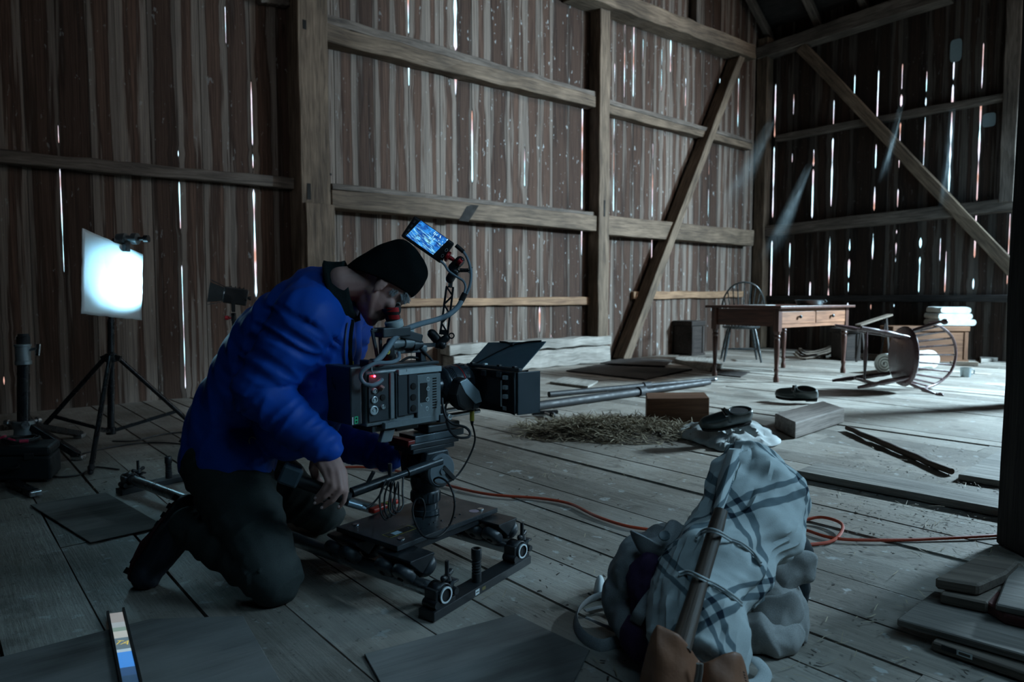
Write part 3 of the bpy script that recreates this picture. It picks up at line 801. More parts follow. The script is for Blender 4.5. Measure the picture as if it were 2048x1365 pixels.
# ---- dark pieces against the walls
chest('dark_coffer', 'dark coffer against the plank wall behind the table', 1382, 1440, 712, .54, .32, M_DKPLY, cat='chest', ax=V((0, 1, 0)), ay=V((-1, 0, 0)))
chest('storage_crate', 'black crate under the slatted wall, between table and fallen chair', 1684, 1720, 722, .46, .35, M_DKPLY, cat='crate')
a = at(1716, 651, 9.3); b = at(1780, 630, 9.6)
m = MB(); m.beam(a, b, .07, .02); m.beam(V((b.x, b.y, .0)).lerp(b, .0), b, .02, .02, up=RIGHT); m.beam(V((a.x, a.y, 0)), a, .02, .02, up=RIGHT)
tr = thing('saw_trestle', 'thin dark trestle with a narrow top board beside the black crate', 'trestle', V((a.x, a.y, 0)))
MB().beam(a, b, .09, .022).build('top_board', M_MID, tr)
for q in (a.lerp(b, .12), a.lerp(b, .88)):
    for sg in (-1, 1): MB().beam(V((q.x, q.y, 0)) + FWD0*(.12*sg), q, .022, .022, up=RIGHT).build('leg', M_DKPLY, tr)
sl = thing('slatted_sled', 'low sled of curved slats lying under the drawered table', 'sled', fl(1620, 722))
for k in range(4):
    a, b = fl(1588 + k*4, 722 - k*4), fl(1668 - k*2, 716 - k*4.5)
    d = b - a
    MB().tube(catmull([a + UPZ*.10, a + d*.15 + UPZ*.035, a + d*.5 + UPZ*.03, a + d*.85 + UPZ*.06, b + UPZ*.10], 5), .022, 8, flat=(1.2, .5)).build('slat', M_MID, sl, smooth=True)
for k in (.25, .75):
    a = fl(1588, 722).lerp(fl(1668, 716), k); b = fl(1600, 710).lerp(fl(1662, 702.5), k)
    MB().beam(a + UPZ*.012, b + UPZ*.012, .04, .022).build('runner', M_DKPLY, sl)

# ---- sheets, boards, timbers on the floor by the plank wall
def sheet(label, pxs, z0, z1, mat, name='plywood_sheet', cat='board', bevel=.003):
    return slab(name, label, cat, [fl(x, y, z1) for x, y in pxs], z0, z1, mat, bevel)
sheet('dark brown sheet flat on the floor beside the diagonal brace', [(1132, 741), (1192, 730), (1385, 738), (1290, 758)], .001, .016, M_DKPLY)
sheet('dark brown sheet overlapping another, nearest the plank wall', [(1200, 726), (1252, 715), (1345, 721), (1330, 732)], .018, .030, M_DKPLY)
sheet('dark brown sheet under the drawered table', [(1432, 749), (1440, 741), (1500, 744), (1482, 754)], .001, .010, M_DKPLY)
sheet('pale thick plank lying by the wall in front of the trunk', [(1350, 718), (1358, 711), (1432, 714), (1446, 728), (1420, 736)], .001, .05, M_PALE, 'loose_plank', 'plank')
sheet('pale flat board on the floor between the black poles and the dark sheets', [(1100, 764), (1128, 753), (1196, 762), (1176, 773)], .001, .022, M_PALE, 'loose_plank', 'plank')
def ltimber(label, px0, yt0, yb0, px1, yt1, yb1, floor_x, w, mat):
    a, b = lw(px0, (yt0+yb0)/2, floor_x), lw(px1, (yt1+yb1)/2, floor_x)
    h0 = (lw(px0, yt0, floor_x) - lw(px0, yb0, floor_x)).length
    return a, b, h0
x0 = fl(910, 746).x; x1 = fl(1223, 720).x; xx = .24
A = lw(908, 744, xx); Bq = lw(1222, 720, xx)
y0, y1 = A.y, Bq.y
hz = lw(1060, 731, xx).z; 
H1 = (lw(1060, 703.5, xx).z); H2 = lw(1060, 684, xx).z
o = MB().beam(V((xx-.11, y0, H1/2 + .002)), V((xx-.11, y1, H1/2 + .002)), .21, H1 - .004, seg=18, jit=.012).build('sill_timber', M_PALE, bevel=.015, bseg=2)
tag(o, 'pale hewn timber lying along the plank wall, lower of the two', 'timber')
o = MB().beam(V((xx-.115, y0 - .05, (H1+H2)/2 + .016)), V((xx-.115, y1 + .03, (H1+H2)/2 + .016)), .20, H2 - H1 - .006, seg=18, jit=.012).build('sill_timber', M_PALE, bevel=.015, bseg=2)
tag(o, 'pale hewn timber resting on top of another along the plank wall', 'timber')

# ---- black poles on the floor
def pole(label, p0, p1, r, tip=True):
    root = thing('black_pole', label, 'pole', (V(p0) + V(p1))/2)
    a, b = V(p0) + UPZ*r, V(p1) + UPZ*r; d = (b-a).normalized()
    MB().cyl(a, a.lerp(b, .55), r, seg=14).build('outer_tube', M_BLACKM, root, smooth=True)
    MB().cyl(a.lerp(b, .55), b, r*.78, seg=14).build('inner_tube', M_BLACKM, root, smooth=True)
    MB().lathe(a.lerp(b, .53), d, [(0, r*1.05), (0, r*1.35), (.09, r*1.35), (.10, r*.9)], 14).build('clamp_collar', M_BLACKM, root, smooth=True)
    if tip: MB().lathe(b, d, [(0, r*.8), (.03, r*.85), (.05, r*.4)], 14).build('metal_tip', M_SILV, root, smooth=True)
pole('long black pole on the floor, farther from the camera matte box', fl(1098, 795), fl(1428, 764), .026)
pole('long black pole on the floor, nearer the wooden block', fl(1070, 822), fl(1418, 772), .036, False)
c = fl(1090, 832)
cl = thing('grip_clamp', 'small black clamp lying at the end of the black poles', 'clamp', c)
MB().beam(c + RIGHT*-.10 + UPZ*.02, c + RIGHT*.10 + UPZ*.022 + FWD0*.05, .035, .03).build('jaw', M_BLACK, cl, bevel=.004)
MB().cyl(c + UPZ*.018, c + UPZ*.018 - FWD0*.12 + RIGHT*.05, .012).build('screw_handle', M_SILV, cl, smooth=True)
MB().ell(c + UPZ*.026 - FWD0*.12 + RIGHT*.05, .024).build('knob', M_BLACKM, cl, smooth=True)

# ---- two wooden blocks
def block(label, base, h, mat, name='wooden_block', cat='block', seg=6, bev=.006):
    m = MB(); P = [V((p.x, p.y, .001)) for p in base]
    d = (P[1]-P[0]).normalized(); s = V((-d.y, d.x, 0))
    m.prism(P, (0, 0, h)); m.t = [((p-P[0]).dot(d)*1 + 3, (p-P[0]).dot(s) + 5, p.z) for p in m.v]
    return tag(m.build(name, mat, bevel=bev, bseg=2), label, cat)
a = fl(1293, 852); b = fl(1418, 850)
block('orange-brown squared wooden block standing in the straw', [a, b, b + FWD0*.30 + RIGHT*.05, a + FWD0*.30 + RIGHT*.05], .19, M_BLOCK)
F_, R_, L_ = fl(1590, 879), fl(1688, 846), fl(1549, 858)
block('grey thick plank block beside the white cloth and shoe', [F_, R_, L_ + R_ - F_, L_], .105, M_BLOCKT, bev=.008)
# ---- stick, loose board, raised plank
a, b = fl(1694, 862), fl(1902, 952)
tag(MB().tube([a.lerp(b, k/12) + UPZ*.019 + V((0, .006*sin(k*1.7), .002*sin(k*2.3) )) for k in range(13)], [.020 - .004*abs(k-6)/6 for k in range(13)], 12).build('wooden_stick', m_wood('dark_stick', (.04, .025, .02), (.13, .085, .06), stain=.4), smooth=True), 'long dark round stick lying across the floorboards', 'stick')
a, b, c = fl(1916, 961), fl(2052, 984), fl(2040, 884)
slab('loose_board', 'pale broad board lying at an angle beside the dark near post', 'board', [a, b, b + (c-a)*1.15, a + (c-a)*1.15], .001, .030, M_PALE)
a = fl(1592, 956); b = fl(2075, 1050); d = (b-a).normalized(); s = V((-d.y, d.x, 0))
slab('raised_plank', 'long thick plank lying on the floor with a dark front edge', 'plank', [a, b, b + s*.24, a + s*.24], .001, .036, M_PALE)
0 and slab('raised_plank', 'long plank lying behind the thick one with the dark front edge', 'plank', [a + s*.25 - d*.5, b + s*.25, b + s*.45, a + s*.45 - d*.5], .001, .024, M_PALE)

# ---- shoes
def shoe(name, label, loc, rot, s=1.0):
    root = thing(name, label, 'shoe', loc, rot=rot)
    st = [(-.155, .004, .02, .02), (-.145, .022, .0, .050), (-.12, .036, .0, .060), (-.08, .043, .0, .062), (-.03, .046, .0, .072), (.02, .041, .0, .088), (.06, .037, .0, .090), (.10, .037, .0, .086), (.135, .032, .0, .085), (.152, .018, .0, .080), (.158, .004, .015, .05)]
    rows = []; n = 20
    for x, w, zb, zt in st:
        r = []
        for i in range(n):
            a = 2*pi*i/n; ca, sa = cos(a), sin(a)
            sg = lambda v, e: math.copysign(abs(v)**e, v)
            r.append(V((x, w*sg(ca, .7), zb + (zt-zb)*(.5 + .5*sg(sa, .75))))*s)
        rows.append(r)
    m = MB(); m.grid([[r[i] for r in rows] for i in range(n)], closed_u=True); m.build('upper', M_LEATH, root, smooth=True, sub=1)
    m = MB(); out = [(x, w + .006) for x, w, _, _ in st[1:-1]]
    poly = [V((x, w, 0))*s for x, w in out] + [V((x, -w, 0))*s for x, w in reversed(out)]
    m.prism(poly, (0, 0, .012*s)); m.build('sole', M_DARKIN, root, bevel=.003)
    m = MB(); m.prism([V((x, y, -.018))*s for x, y in ((.07,.032),(.148,.024),(.148,-.024),(.07,-.032))], (0,0,.02*s)); m.build('heel', M_DARKIN, root)
    rim = [V((.075 + .066*cos(2*pi*i/24), .030*sin(2*pi*i/24)*(1 - .12*cos(2*pi*i/24)), .0885 - .004*cos(2*pi*i/24)))*s for i in range(24)]
    MB().tube(rim, .0048*s, 8, closed=True).build('collar_rim', M_LEATH, root, smooth=True)
    MB().add([p + V((0,0,.0012)) for p in rim], [tuple(range(24))]).build('opening', M_DARKIN, root)
    MB().beam(V((-.012, -.030, .090))*s, V((-.012, .030, .090))*s, .028*s, .006*s).build('buckle', M_SILV, root, bevel=.002)
    m = MB(); m.tube(catmull([V((0, -.043, .05))*s, V((-.008, -.034, .082))*s, V((-.012, 0, .094))*s, V((-.008, .034, .082))*s, V((0, .043, .05))*s], 5), .012*s, 8, flat=(.25, 1)); m.build('strap', M_LEATH, root, smooth=True)
    return root
zrot = lambda deg: Quaternion((0, 0, 1), YAW + R(deg))
shoe('leather_shoe', 'dark leather buckle shoe lying tipped on the bare floorboards', fl(1592, 805) + UPZ*.050, zrot(-28) @ Quaternion((1,0,0), R(40)), 1.12)
# rumpled white cloth with the other shoe on it
def rumple(name, label, cat, pxs, h, mat, seed=1, rings=14, origin=None, z0=.004, spike=1.0, freq=8.5, parent=None, pts=None, center=None):
    P = pts or [fl(x, y) for x, y in pxs]; c = center or sum(P, V())/len(P); out = catmull(P, 6, closed=True); n = len(out); rows = []
    for i in range(n):
        row = []
        for j in range(rings + 1):
            k = j/rings; p = c.lerp(out[i], k)
            q = p*freq + V((seed*7.1, seed*3.3, 0))
            rg = 1 - abs(noise.noise(q))*2.2; rg2 = 1 - abs(noise.noise(q*1.7 + V((9, 4, 2))))*2
            z = z0 + h*max(0, (1 - k**2.2))*(.45 + .4*rg + .22*rg2) + h*.22*k*max(0, rg)*spike*(1 if j < rings else .4)
            row.append(V((p.x, p.y, max(z0, z))))
        rows.append(row)
    m = MB(); m.grid(rows, closed_u=True)
    o = m.build(name, mat, parent, smooth=True, solid=.004)
    return o if parent is not None else tag(o, label, cat)
M_WHITE = m_cloth('off_white_linen', (.38, .41, .41), .95, 300, .2)
rumple('white_cloth', 'crumpled off-white cloth under the dark buckle shoe', 'cloth', [(1348, 866), (1365, 858), (1440, 852), (1500, 850), (1540, 862), (1562, 888), (1530, 898), (1480, 902), (1440, 904), (1400, 890), (1356, 876)], .085, M_WHITE, 3)
shoe('leather_shoe', 'dark leather buckle shoe resting on the crumpled white cloth', fl(1448, 888) + UPZ*.125, zrot(14) @ Quaternion((1,0,0), R(34)) @ Quaternion((0,1,0), R(-8)), 1.10)

# ---- straw
def strands(name, label, cat, gen, mat, n, kind='stuff'):
    rnd = random.Random(len(name)*3 + n); m = MB()
    for i in range(n):
        p, L, w, tilt = gen(rnd); a = rnd.uniform(0, 2*pi); d = V((cos(a)*cos(tilt), sin(a)*cos(tilt), sin(tilt))); s = V((-sin(a), cos(a), rnd.uniform(-.6, .6))).normalized()*w
        b = d.cross(s).normalized()*rnd.uniform(-.2, .2)*L
        q = p + d*(L*.5) + b; e = p + d*L
        m.add([p - s, p + s, q + s, q - s, e + s*.6, e - s*.6], [(0,1,2,3), (3,2,4,5)])
    return tag(m.build(name, mat, fix=False), label, cat, kind=kind)
t = NT('dry_straw'); tcv = t.attr('tc').outputs['Vector']; M_STRAW = t.done(t.mix(t.noise(tcv, .9, 2), (.11, .085, .055), (.55, .47, .33)), .7, 0, .3)
sc_, sa_, sb_ = fl(1240, 862), RIGHT, FWD0
def mound(x, y):   # height of the straw heap, coordinates right / away from its centre
    return .055*max(0, 1 - (x/.62)**2 - ((y - .06*x)/.42)**2) + .03*max(0, 1 - ((x+.35)/.5)**2 - ((y+.05)/.22)**2)
def g_heap(r):
    while True:
        x, y = r.uniform(-.95, .85), r.uniform(-.5, .48)
        e = (x/.80)**2 + ((y-.05*x)/.44)**2 + .7*noise.noise(V((x*4, y*5, 3)))
        if r.random() < max(0, 1.08 - e): break
    z = mound(x, y)
    return sc_ + sa_*x + sb_*y + UPZ*(z*r.uniform(.75, 1.1) + .004), r.uniform(.03, .11), r.uniform(.0009, .0022), r.uniform(-.12, .45)
t = NT('dark_chaff'); t.bump(t.noise(t.pos(), 60, 4), 1.0, .01); M_CHAFF = t.done(t.mix(t.ramp(t.noise(t.pos(), 34, 4), .4, .7), (.045, .036, .030), (.24, .20, .14)), .95, 0, .1)
hs = MB(); rows = []
for i in range(48):
    row = []
    for j in range(17):
        k = j/16; a = 2*pi*i/48; w_ = 1 + .28*noise.noise(V((cos(a)*1.7, sin(a)*1.7, 5))) + .10*noise.noise(V((cos(a)*5, sin(a)*5, 1))); x, y = .70*w_*k*cos(a), .42*w_*k*sin(a) + .05*k*cos(a)
        row.append(sc_ + sa_*x + sb_*y + UPZ*max(.003 if k < .97 else .001, mound(x, y)*.85*(1-k**6) + .022*noise.noise(V((x*13, y*13, 2)))*(1-k*k)))
    rows.append(row)
hs.grid(rows, closed_u=True); hs.mi = 1
rnd = random.Random(5)
for i in range(3600):
    p, L, w, tilt = g_heap(rnd); L *= 1.15; w *= 1.6; a = rnd.uniform(0, 2*pi); d = V((cos(a)*cos(tilt), sin(a)*cos(tilt), sin(tilt))); s = V((-sin(a), cos(a), rnd.uniform(-.6, .6))).normalized()*w
    if (p - (fl(1355, 851) + FWD0*.15)).length < .23: continue
    q = p + d*(L*.5) + V((0,0,rnd.uniform(-.2,.3)*L*.4)); e = p + d*L
    q.z = max(q.z, .004); e.z = max(e.z, .004)
    hs.add([p-s, p+s, q+s, q-s, e+s*.6, e-s*.6], [(0,1,2,3),(3,2,4,5)])
tag(hs.build('straw_heap', [M_CHAFF, M_STRAW], fix=False, smooth=False), 'low heap of dry straw on the floor around the orange-brown block', 'straw', kind='stuff')
# ---- orange extension cord
cp = [(2060, 1070), (2020, 1074), (1900, 1081), (1800, 1085), (1680, 1083), (1618, 1067), (1592, 1053), (1640, 1045), (1684, 1060), (1668, 1085), (1610, 1095), (1500, 1098), (1400, 1082), (1310, 1066), (1250, 1056), (1190, 1036), (1140, 1012), (1080, 1001), (980, 993), (905, 977), (820, 952), (760, 940), (690, 938), (640, 945)]
pts = [fl(x, y) + UPZ*.008 for x, y in cp]
for i in (7, 8): pts[i] += UPZ*.012
M_ORNG = m_plain('orange_rubber', (.42, .055, .022), .42, 0, .5, .15)
tag(MB().tube(catmull(pts, 7), .0062, 8).build('extension_cord', M_ORNG, smooth=True), 'orange extension cord snaking over the floor, looped beside the bundle', 'cord')
pts = [fl(x, y) + UPZ*.006 for x, y in [(692, 938), (730, 950), (770, 965), (830, 972), (900, 985), (935, 1000)]]

# ---- light shafts from the slits, painted as faint glowing sheets
t = NT('painted_light_shaft'); p = t.pos(); at2 = t.attr('tc').outputs['Vector']; sx = t.N('SeparateXYZ'); t.L(at2, sx.inputs[0])
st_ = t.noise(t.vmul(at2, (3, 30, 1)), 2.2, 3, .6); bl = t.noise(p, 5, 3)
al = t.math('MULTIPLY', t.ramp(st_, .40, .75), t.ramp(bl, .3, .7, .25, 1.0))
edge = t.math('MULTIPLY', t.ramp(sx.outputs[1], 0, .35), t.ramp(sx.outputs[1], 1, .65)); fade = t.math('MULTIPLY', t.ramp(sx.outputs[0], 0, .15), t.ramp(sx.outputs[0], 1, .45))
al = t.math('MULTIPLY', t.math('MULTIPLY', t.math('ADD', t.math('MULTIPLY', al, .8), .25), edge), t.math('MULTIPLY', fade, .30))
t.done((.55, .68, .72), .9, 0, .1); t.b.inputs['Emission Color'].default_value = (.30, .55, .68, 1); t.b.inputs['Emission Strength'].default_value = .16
t.L(al, t.b.inputs['Alpha']); M_SHAFT = t.m
def light_shaft(label, top, bot, d0, d1, w0, w1):
    """painted light shaft from a slit in the end wall down into the room"""
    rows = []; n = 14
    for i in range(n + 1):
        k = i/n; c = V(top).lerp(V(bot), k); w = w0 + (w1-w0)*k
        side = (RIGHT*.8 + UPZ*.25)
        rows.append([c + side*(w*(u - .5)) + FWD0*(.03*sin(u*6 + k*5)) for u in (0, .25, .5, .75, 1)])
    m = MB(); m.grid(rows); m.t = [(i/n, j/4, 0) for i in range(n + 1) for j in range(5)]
    o = m.build('shaft_sheet', M_SHAFT, smooth=True); tag(o, label, 'cobweb', kind='stuff')  # painted light shaft, no cobweb hangs there
light_shaft('glowing sheet for a light shaft in front of the corner post', bw(1549, 228, .25), at(1445, 440, 9.9), 0, 0, .22, .85)
light_shaft('glowing sheet for a light shaft below the middle girt near the corner', bw(1622, 320, .25), at(1535, 525, 10.0), 0, 0, .16, .62)
light_shaft('faint sheet for a light shaft crossing the brace of the slatted wall', bw(1806, 195, .03), at(1764, 370, 9.6), 0, 0, .10, .30)
light_shaft('faint sheet for a light shaft beside the widest slits', bw(1908, 190, .03), at(1888, 420, 9.4), 0, 0, .10, .30)
# pale patches nailed on the slatted wall
for lbl, px, py, w, h in (('small grey patch nailed high on the slatted end wall', 1912, 101, .15, .32), ('small grey patch nailed near the stud of the slatted end wall', 1978, 240, .16, .19)):
    c = bw(px, py, .004); m = MB(); pts = []
    for i in range(24):
        a = 2*pi*i/24; sg = lambda v: math.copysign(abs(v)**.45, v)
        pts.append(c + V((sg(cos(a))*w/2, 0, sg(sin(a))*h/2)))
    m.prism(pts, (0, -.006, 0)); tag(m.build('wall_patch', m_plain('grey_tin_patch', (.20, .26, .28), .6, .2)), lbl, 'patch')
# ================================================================== lamp gear on the dark side
M_STAND = m_plain('black_satin_tube', (.016, .018, .021), .28, .3, .5, .25)
def tripod_light_stand():
    base = cs((222-1024)/FPX*4.0, 4.0, 0); root = thing('light_stand', 'black tripod light stand carrying the glowing white bounce board', 'stand', base)
    ap = at(222, 714, 4.0); lowz = at(222, 862, 4.0)
    MB().cyl(lowz, at(222, 640, 4.02), .019, seg=14).build('lower_tube', M_STAND, root, smooth=True)
    MB().cyl(at(222, 640, 4.02), at(230, 478, 4.06), .0145, seg=14).build('upper_tube', M_STAND, root, smooth=True)
    m = MB(); m.lathe(ap - UPZ*.03, UPZ, [(0, .03), (.005, .034), (.045, .034), (.05, .026)], 16)
    for sg in (-1, 1): m.beam(ap + RIGHT*(.02*sg), ap + RIGHT*(.055*sg) - UPZ*.012, .022, .03)
    m.build('collar', M_STAND, root, smooth=True)
    low = MB().lathe(lowz - UPZ*.02, UPZ, [(0, .026), (.04, .026)], 14).build('lower_collar', M_STAND, root, smooth=True)
    feet = [fl(181, 950), fl(52, 897), fl(412, 878)]
    for f in feet:
        d = (f - ap); n = V((d.x, d.y, 0)).normalized(); top = ap + n*.03; foot = f + UPZ*.012
        l = MB().cyl(top, foot, .0135, seg=12).build('leg', M_STAND, root, smooth=True)
        e = (foot - top).normalized(); MB().cap(foot - e*.03, foot, .017, .012).build('rubber_foot', M_BLACKM, l, smooth=True)
        q = top.lerp(foot, .66); MB().beam(lowz + n*.02, q, .014, .018, up=UPZ).build('brace', M_STAND, root)
    # knuckle holding the board
    k = at(252, 478, 4.08)
    m = MB(); m.lathe(k - RIGHT*.05, RIGHT, [(0, .03), (.05, .034), (.055, .02), (.085, .02), (.09, .034), (.12, .034), (.125, .02)], 16); m.cyl(k + RIGHT*.03 - UPZ*.0, at(230, 484, 4.06), .014)
    m.build('clamp_head', m_plain('grey_grip_metal', (.20, .24, .26), .35, .8), root, smooth=True)
    MB().beam(k - UPZ*.015, k - UPZ*.075, .045, .022, up=RIGHT).build('clamp_jaw', M_STAND, root)
    MB().lathe(k + RIGHT*.075, RIGHT, [(0, .012), (.03, .012), (.035, .022), (.06, .022)], 12).build('clamp_knob', M_STAND, root, smooth=True)
tripod_light_stand()
# the white board itself
def bounce():
    TL, TR, BR, BL = at(165, 457, 3.80), at(285, 509, 4.22), at(283, 641, 4.22), at(162, 628, 3.80)
    n = (TR - TL).cross(BL - TL).normalized(); n = n if n.dot(RIGHT) > 0 else -n
    N_ = 24; rows = []; c = (TL+BR)/2; root = None
    for i in range(N_ + 1):
        u = i/N_; row = []
        for j in range(N_ + 1):
            v = j/N_; p = TL.lerp(TR, u).lerp(BL.lerp(BR, u), v)
            w = .007*noise.noise(V((u*3, v*3, 1))) + .002*noise.noise(V((u*11, v*11, 4)))
            if i in (0, N_) or j in (0, N_): p = p + (p - c).normalized()*.006*noise.noise(V((u*9, v*9, 3)))
            row.append(p + n*w)
        rows.append(row)
    t = NT('white_foam_board'); p = t.N('TexCoord').outputs['Object']; nn = t.noise(p, 9, 4)
    t.bump(t.noise(p, 16, 3), .3, .004); mat = t.done(t.mix(nn, (.62, .70, .74), (.78, .84, .86)), .45, 0, .4)
    o = MB().grid(rows).build('bounce_board', mat, smooth=True, solid=.006, origin=(TL+BR)/2)
    tag(o, 'square white bounce board with a blown-out hot spot, clamped to the tripod stand', 'board')
    return (TL + TR + BR + BL)/4, n
bc, bn = bounce()
# small fresnel with barn doors, aimed at the board
def fresnel():
    f0 = at(466, 592, 4.35); aim = at(254, 560, 4.11); d = (aim - f0).normalized(); d, sd, u = frame(d)
    if sd.dot(FWD0) > 0: sd = -sd
    root = thing('fresnel_lamp', 'small black lamp head with lit barn doors, behind the blue jacket', 'lamp', f0)
    MB().beam(f0 - d*.085, f0 + d*.055, .095, .105, up=u).build('housing', M_BLACK, root, bevel=.008)
    for k in range(4): MB().beam(f0 - d*(.06 - k*.025) + u*.055, f0 - d*(.053 - k*.025) + u*.055, .08, .012, up=u).build('cooling_fin', M_BLACK, root)
    MB().lathe(f0 + d*.054, d, [(0, .046), (.012, .046), (.014, .040), (.004, .036)], 20).build('lens_ring', M_SILV, root, smooth=True)
    MB().lathe(f0 + d*.05, d, [(0, .0), (0, .038), (.012, .02), (.015, 0)], 20).build('lens', m_emit('lamp_lens', (.75, .93, 1.0), 2.2), root, smooth=True)
    M_BARN = m_plain('barn_door_black', (.025, .03, .032), .35, .2)
    for ax, w in ((u, .1), (-u, .1), (sd, .085), (-sd, .085)):
        s_ = d.cross(ax).normalized(); a = f0 + d*.058 + ax*.05; b = a + d*.085 + ax*.03
        MB().add([a - s_*w*.5, a + s_*w*.5, b + s_*w*.72, b - s_*w*.72], [(0, 1, 2, 3)]).build('barn_door', M_BARN, root, solid=.003)
    for sg in (1, -1): MB().beam(f0 + sd*(.056*sg) + u*.0, f0 + sd*(.056*sg) - UPZ*.10, .006, .02, up=d).build('yoke_arm', M_BLACK, root)
    MB().beam(f0 + sd*.06 - UPZ*.10, f0 - sd*.06 - UPZ*.10, .02, .006).build('yoke_bar', M_BLACK, root)
    MB().lathe(f0 - sd*.058, -sd, [(0,.008),(.01,.016),(.025,.016),(.03,.01)], 12).build('yoke_knob', m_plain('red_knob', (.45, .02, .03), .4), root, smooth=True)
    MB().lathe(f0 - d*.085, -d, [(0,.01),(.012,.01),(.014,.014),(.024,.014)], 12).build('focus_knob', M_BLACK, root, smooth=True)
    b = V((f0.x, f0.y, 0)); st = thing('light_stand', 'black thin stand under the small lamp head, mostly behind the blue jacket', 'stand', b)
    top = f0 - UPZ*.106
    MB().cyl(V((b.x, b.y, .12)), top - UPZ*.04, .012, seg=12).build('tube', M_STAND, st, smooth=True)
    MB().lathe(top - UPZ*.055, UPZ, [(0,.016),(.05,.016),(.052,.01)], 12).build('socket', M_STAND, st, smooth=True)
    MB().lathe(top - UPZ*.035, RIGHT*-1, [(.012,.006),(.03,.006),(.032,.014),(.05,.014)], 12).build('locking_knob', m_plain('red_knob', (.45, .02, .03), .4), st, smooth=True)
    for k in range(3):
        a = 2*pi*k/3 + .5; f = b + V((cos(a), sin(a), 0))*.34
        MB().cyl(V((b.x, b.y, .42)), f + UPZ*.01, .009, seg=10).build('leg', M_STAND, st, smooth=True)
    lamp('board_bounce', 'AREA', bc + bn*.03, bc + bn*1.0 + RIGHT*.6 - FWD0*1.0, 3.0, (.40, .80, 1.0), shape='SQUARE', size=.30)  # lamp added in front of the board to carry its bounced light
    lo = lamp('fresnel_beam', 'SPOT', f0 + d*.10, aim + V((0, 0, .0)), 80, (.34, .74, 1.0), spot_size=R(47), spot_blend=.7, shadow_soft_size=.02)
fresnel()
# heavy steel stand and case at the far left
def heavy_stand():
    z = 3.75; base = cs((47-1024)/FPX*z, z, 0); X = lambda px, py, dz=0: at(px, py, z + dz)
    root = thing('heavy_stand', 'heavy black stand with a silver collar and yellow label behind the black case', 'stand', base)
    MB().cyl(X(47, 850), X(47, 726), .030, seg=18).build('outer_tube', M_STAND, root, smooth=True)
    col = MB().lathe(X(47, 730), UPZ, [(0, .036), (.003, .040), (.02, .040), (.022, .036), (.10, .036), (.102, .041), (.112, .041), (.115, .03)], 20).build('silver_collar', m_plain('dull_grey_metal', (.30, .36, .38), .4, .7), root, smooth=True)
    MB().lathe(X(47, 690), UPZ, [(0, .032), (.045, .032), (.048, .026), (.06, .026)], 18).build('top_cap', M_BLACKM, root, smooth=True)
    d = -FWD0*1; m = MB(); c = X(52, 709); rows = []
    for i in range(7):
        a = -1.0 + 1.4*i/6; q = X(47, 709); n = -FWD0*cos(a) + RIGHT*sin(a); rows.append([q + n*.0372 - UPZ*.012, q + n*.0372 + UPZ*.012])
    m.grid(rows).build('yellow_label', m_plain('yellow_label_paper', (.72, .60, .06), .5), col)
    k = MB(); k.cyl(X(57, 700), X(74, 698), .008); k.build('bolt', M_SILV, root, smooth=True)
    MB().beam(X(75, 712), X(77, 688), .012, .022, up=RIGHT).build('handle', M_SILV, root, bevel=.003)
    hub = X(47, 846)
    MB().lathe(hub - UPZ*.10, UPZ, [(0, .04), (.03, .05), (.06, .046), (.09, .055), (.11, .05)], 18).build('hub', m_plain('dull_grey_metal', (.30, .36, .38), .4, .7), root, smooth=True)
    for px, py in ((157, 920), (160, 876), (-40, 870)):
        f = fl(px, py); n = V((f.x - hub.x, f.y - hub.y, 0)).normalized()
        l = MB().beam(hub + n*.04 - UPZ*.02, f + UPZ*.025, .045, .035, up=UPZ).build('leg', M_STAND, root, bevel=.005)
        MB().beam(f + UPZ*.014 - n*.03, f + UPZ*.014 + n*.03, .05, .024).build('foot', M_SILV, l, bevel=.004)
    for a in (0, 2.1, 4.2): MB().lathe(hub + V((cos(a), sin(a), 0))*.05, V((cos(a), sin(a), 0)), [(0,.012),(.02,.012),(.022,.02),(.04,.02)], 12).build('locking_knob', M_SILV, root, smooth=True)
heavy_stand()
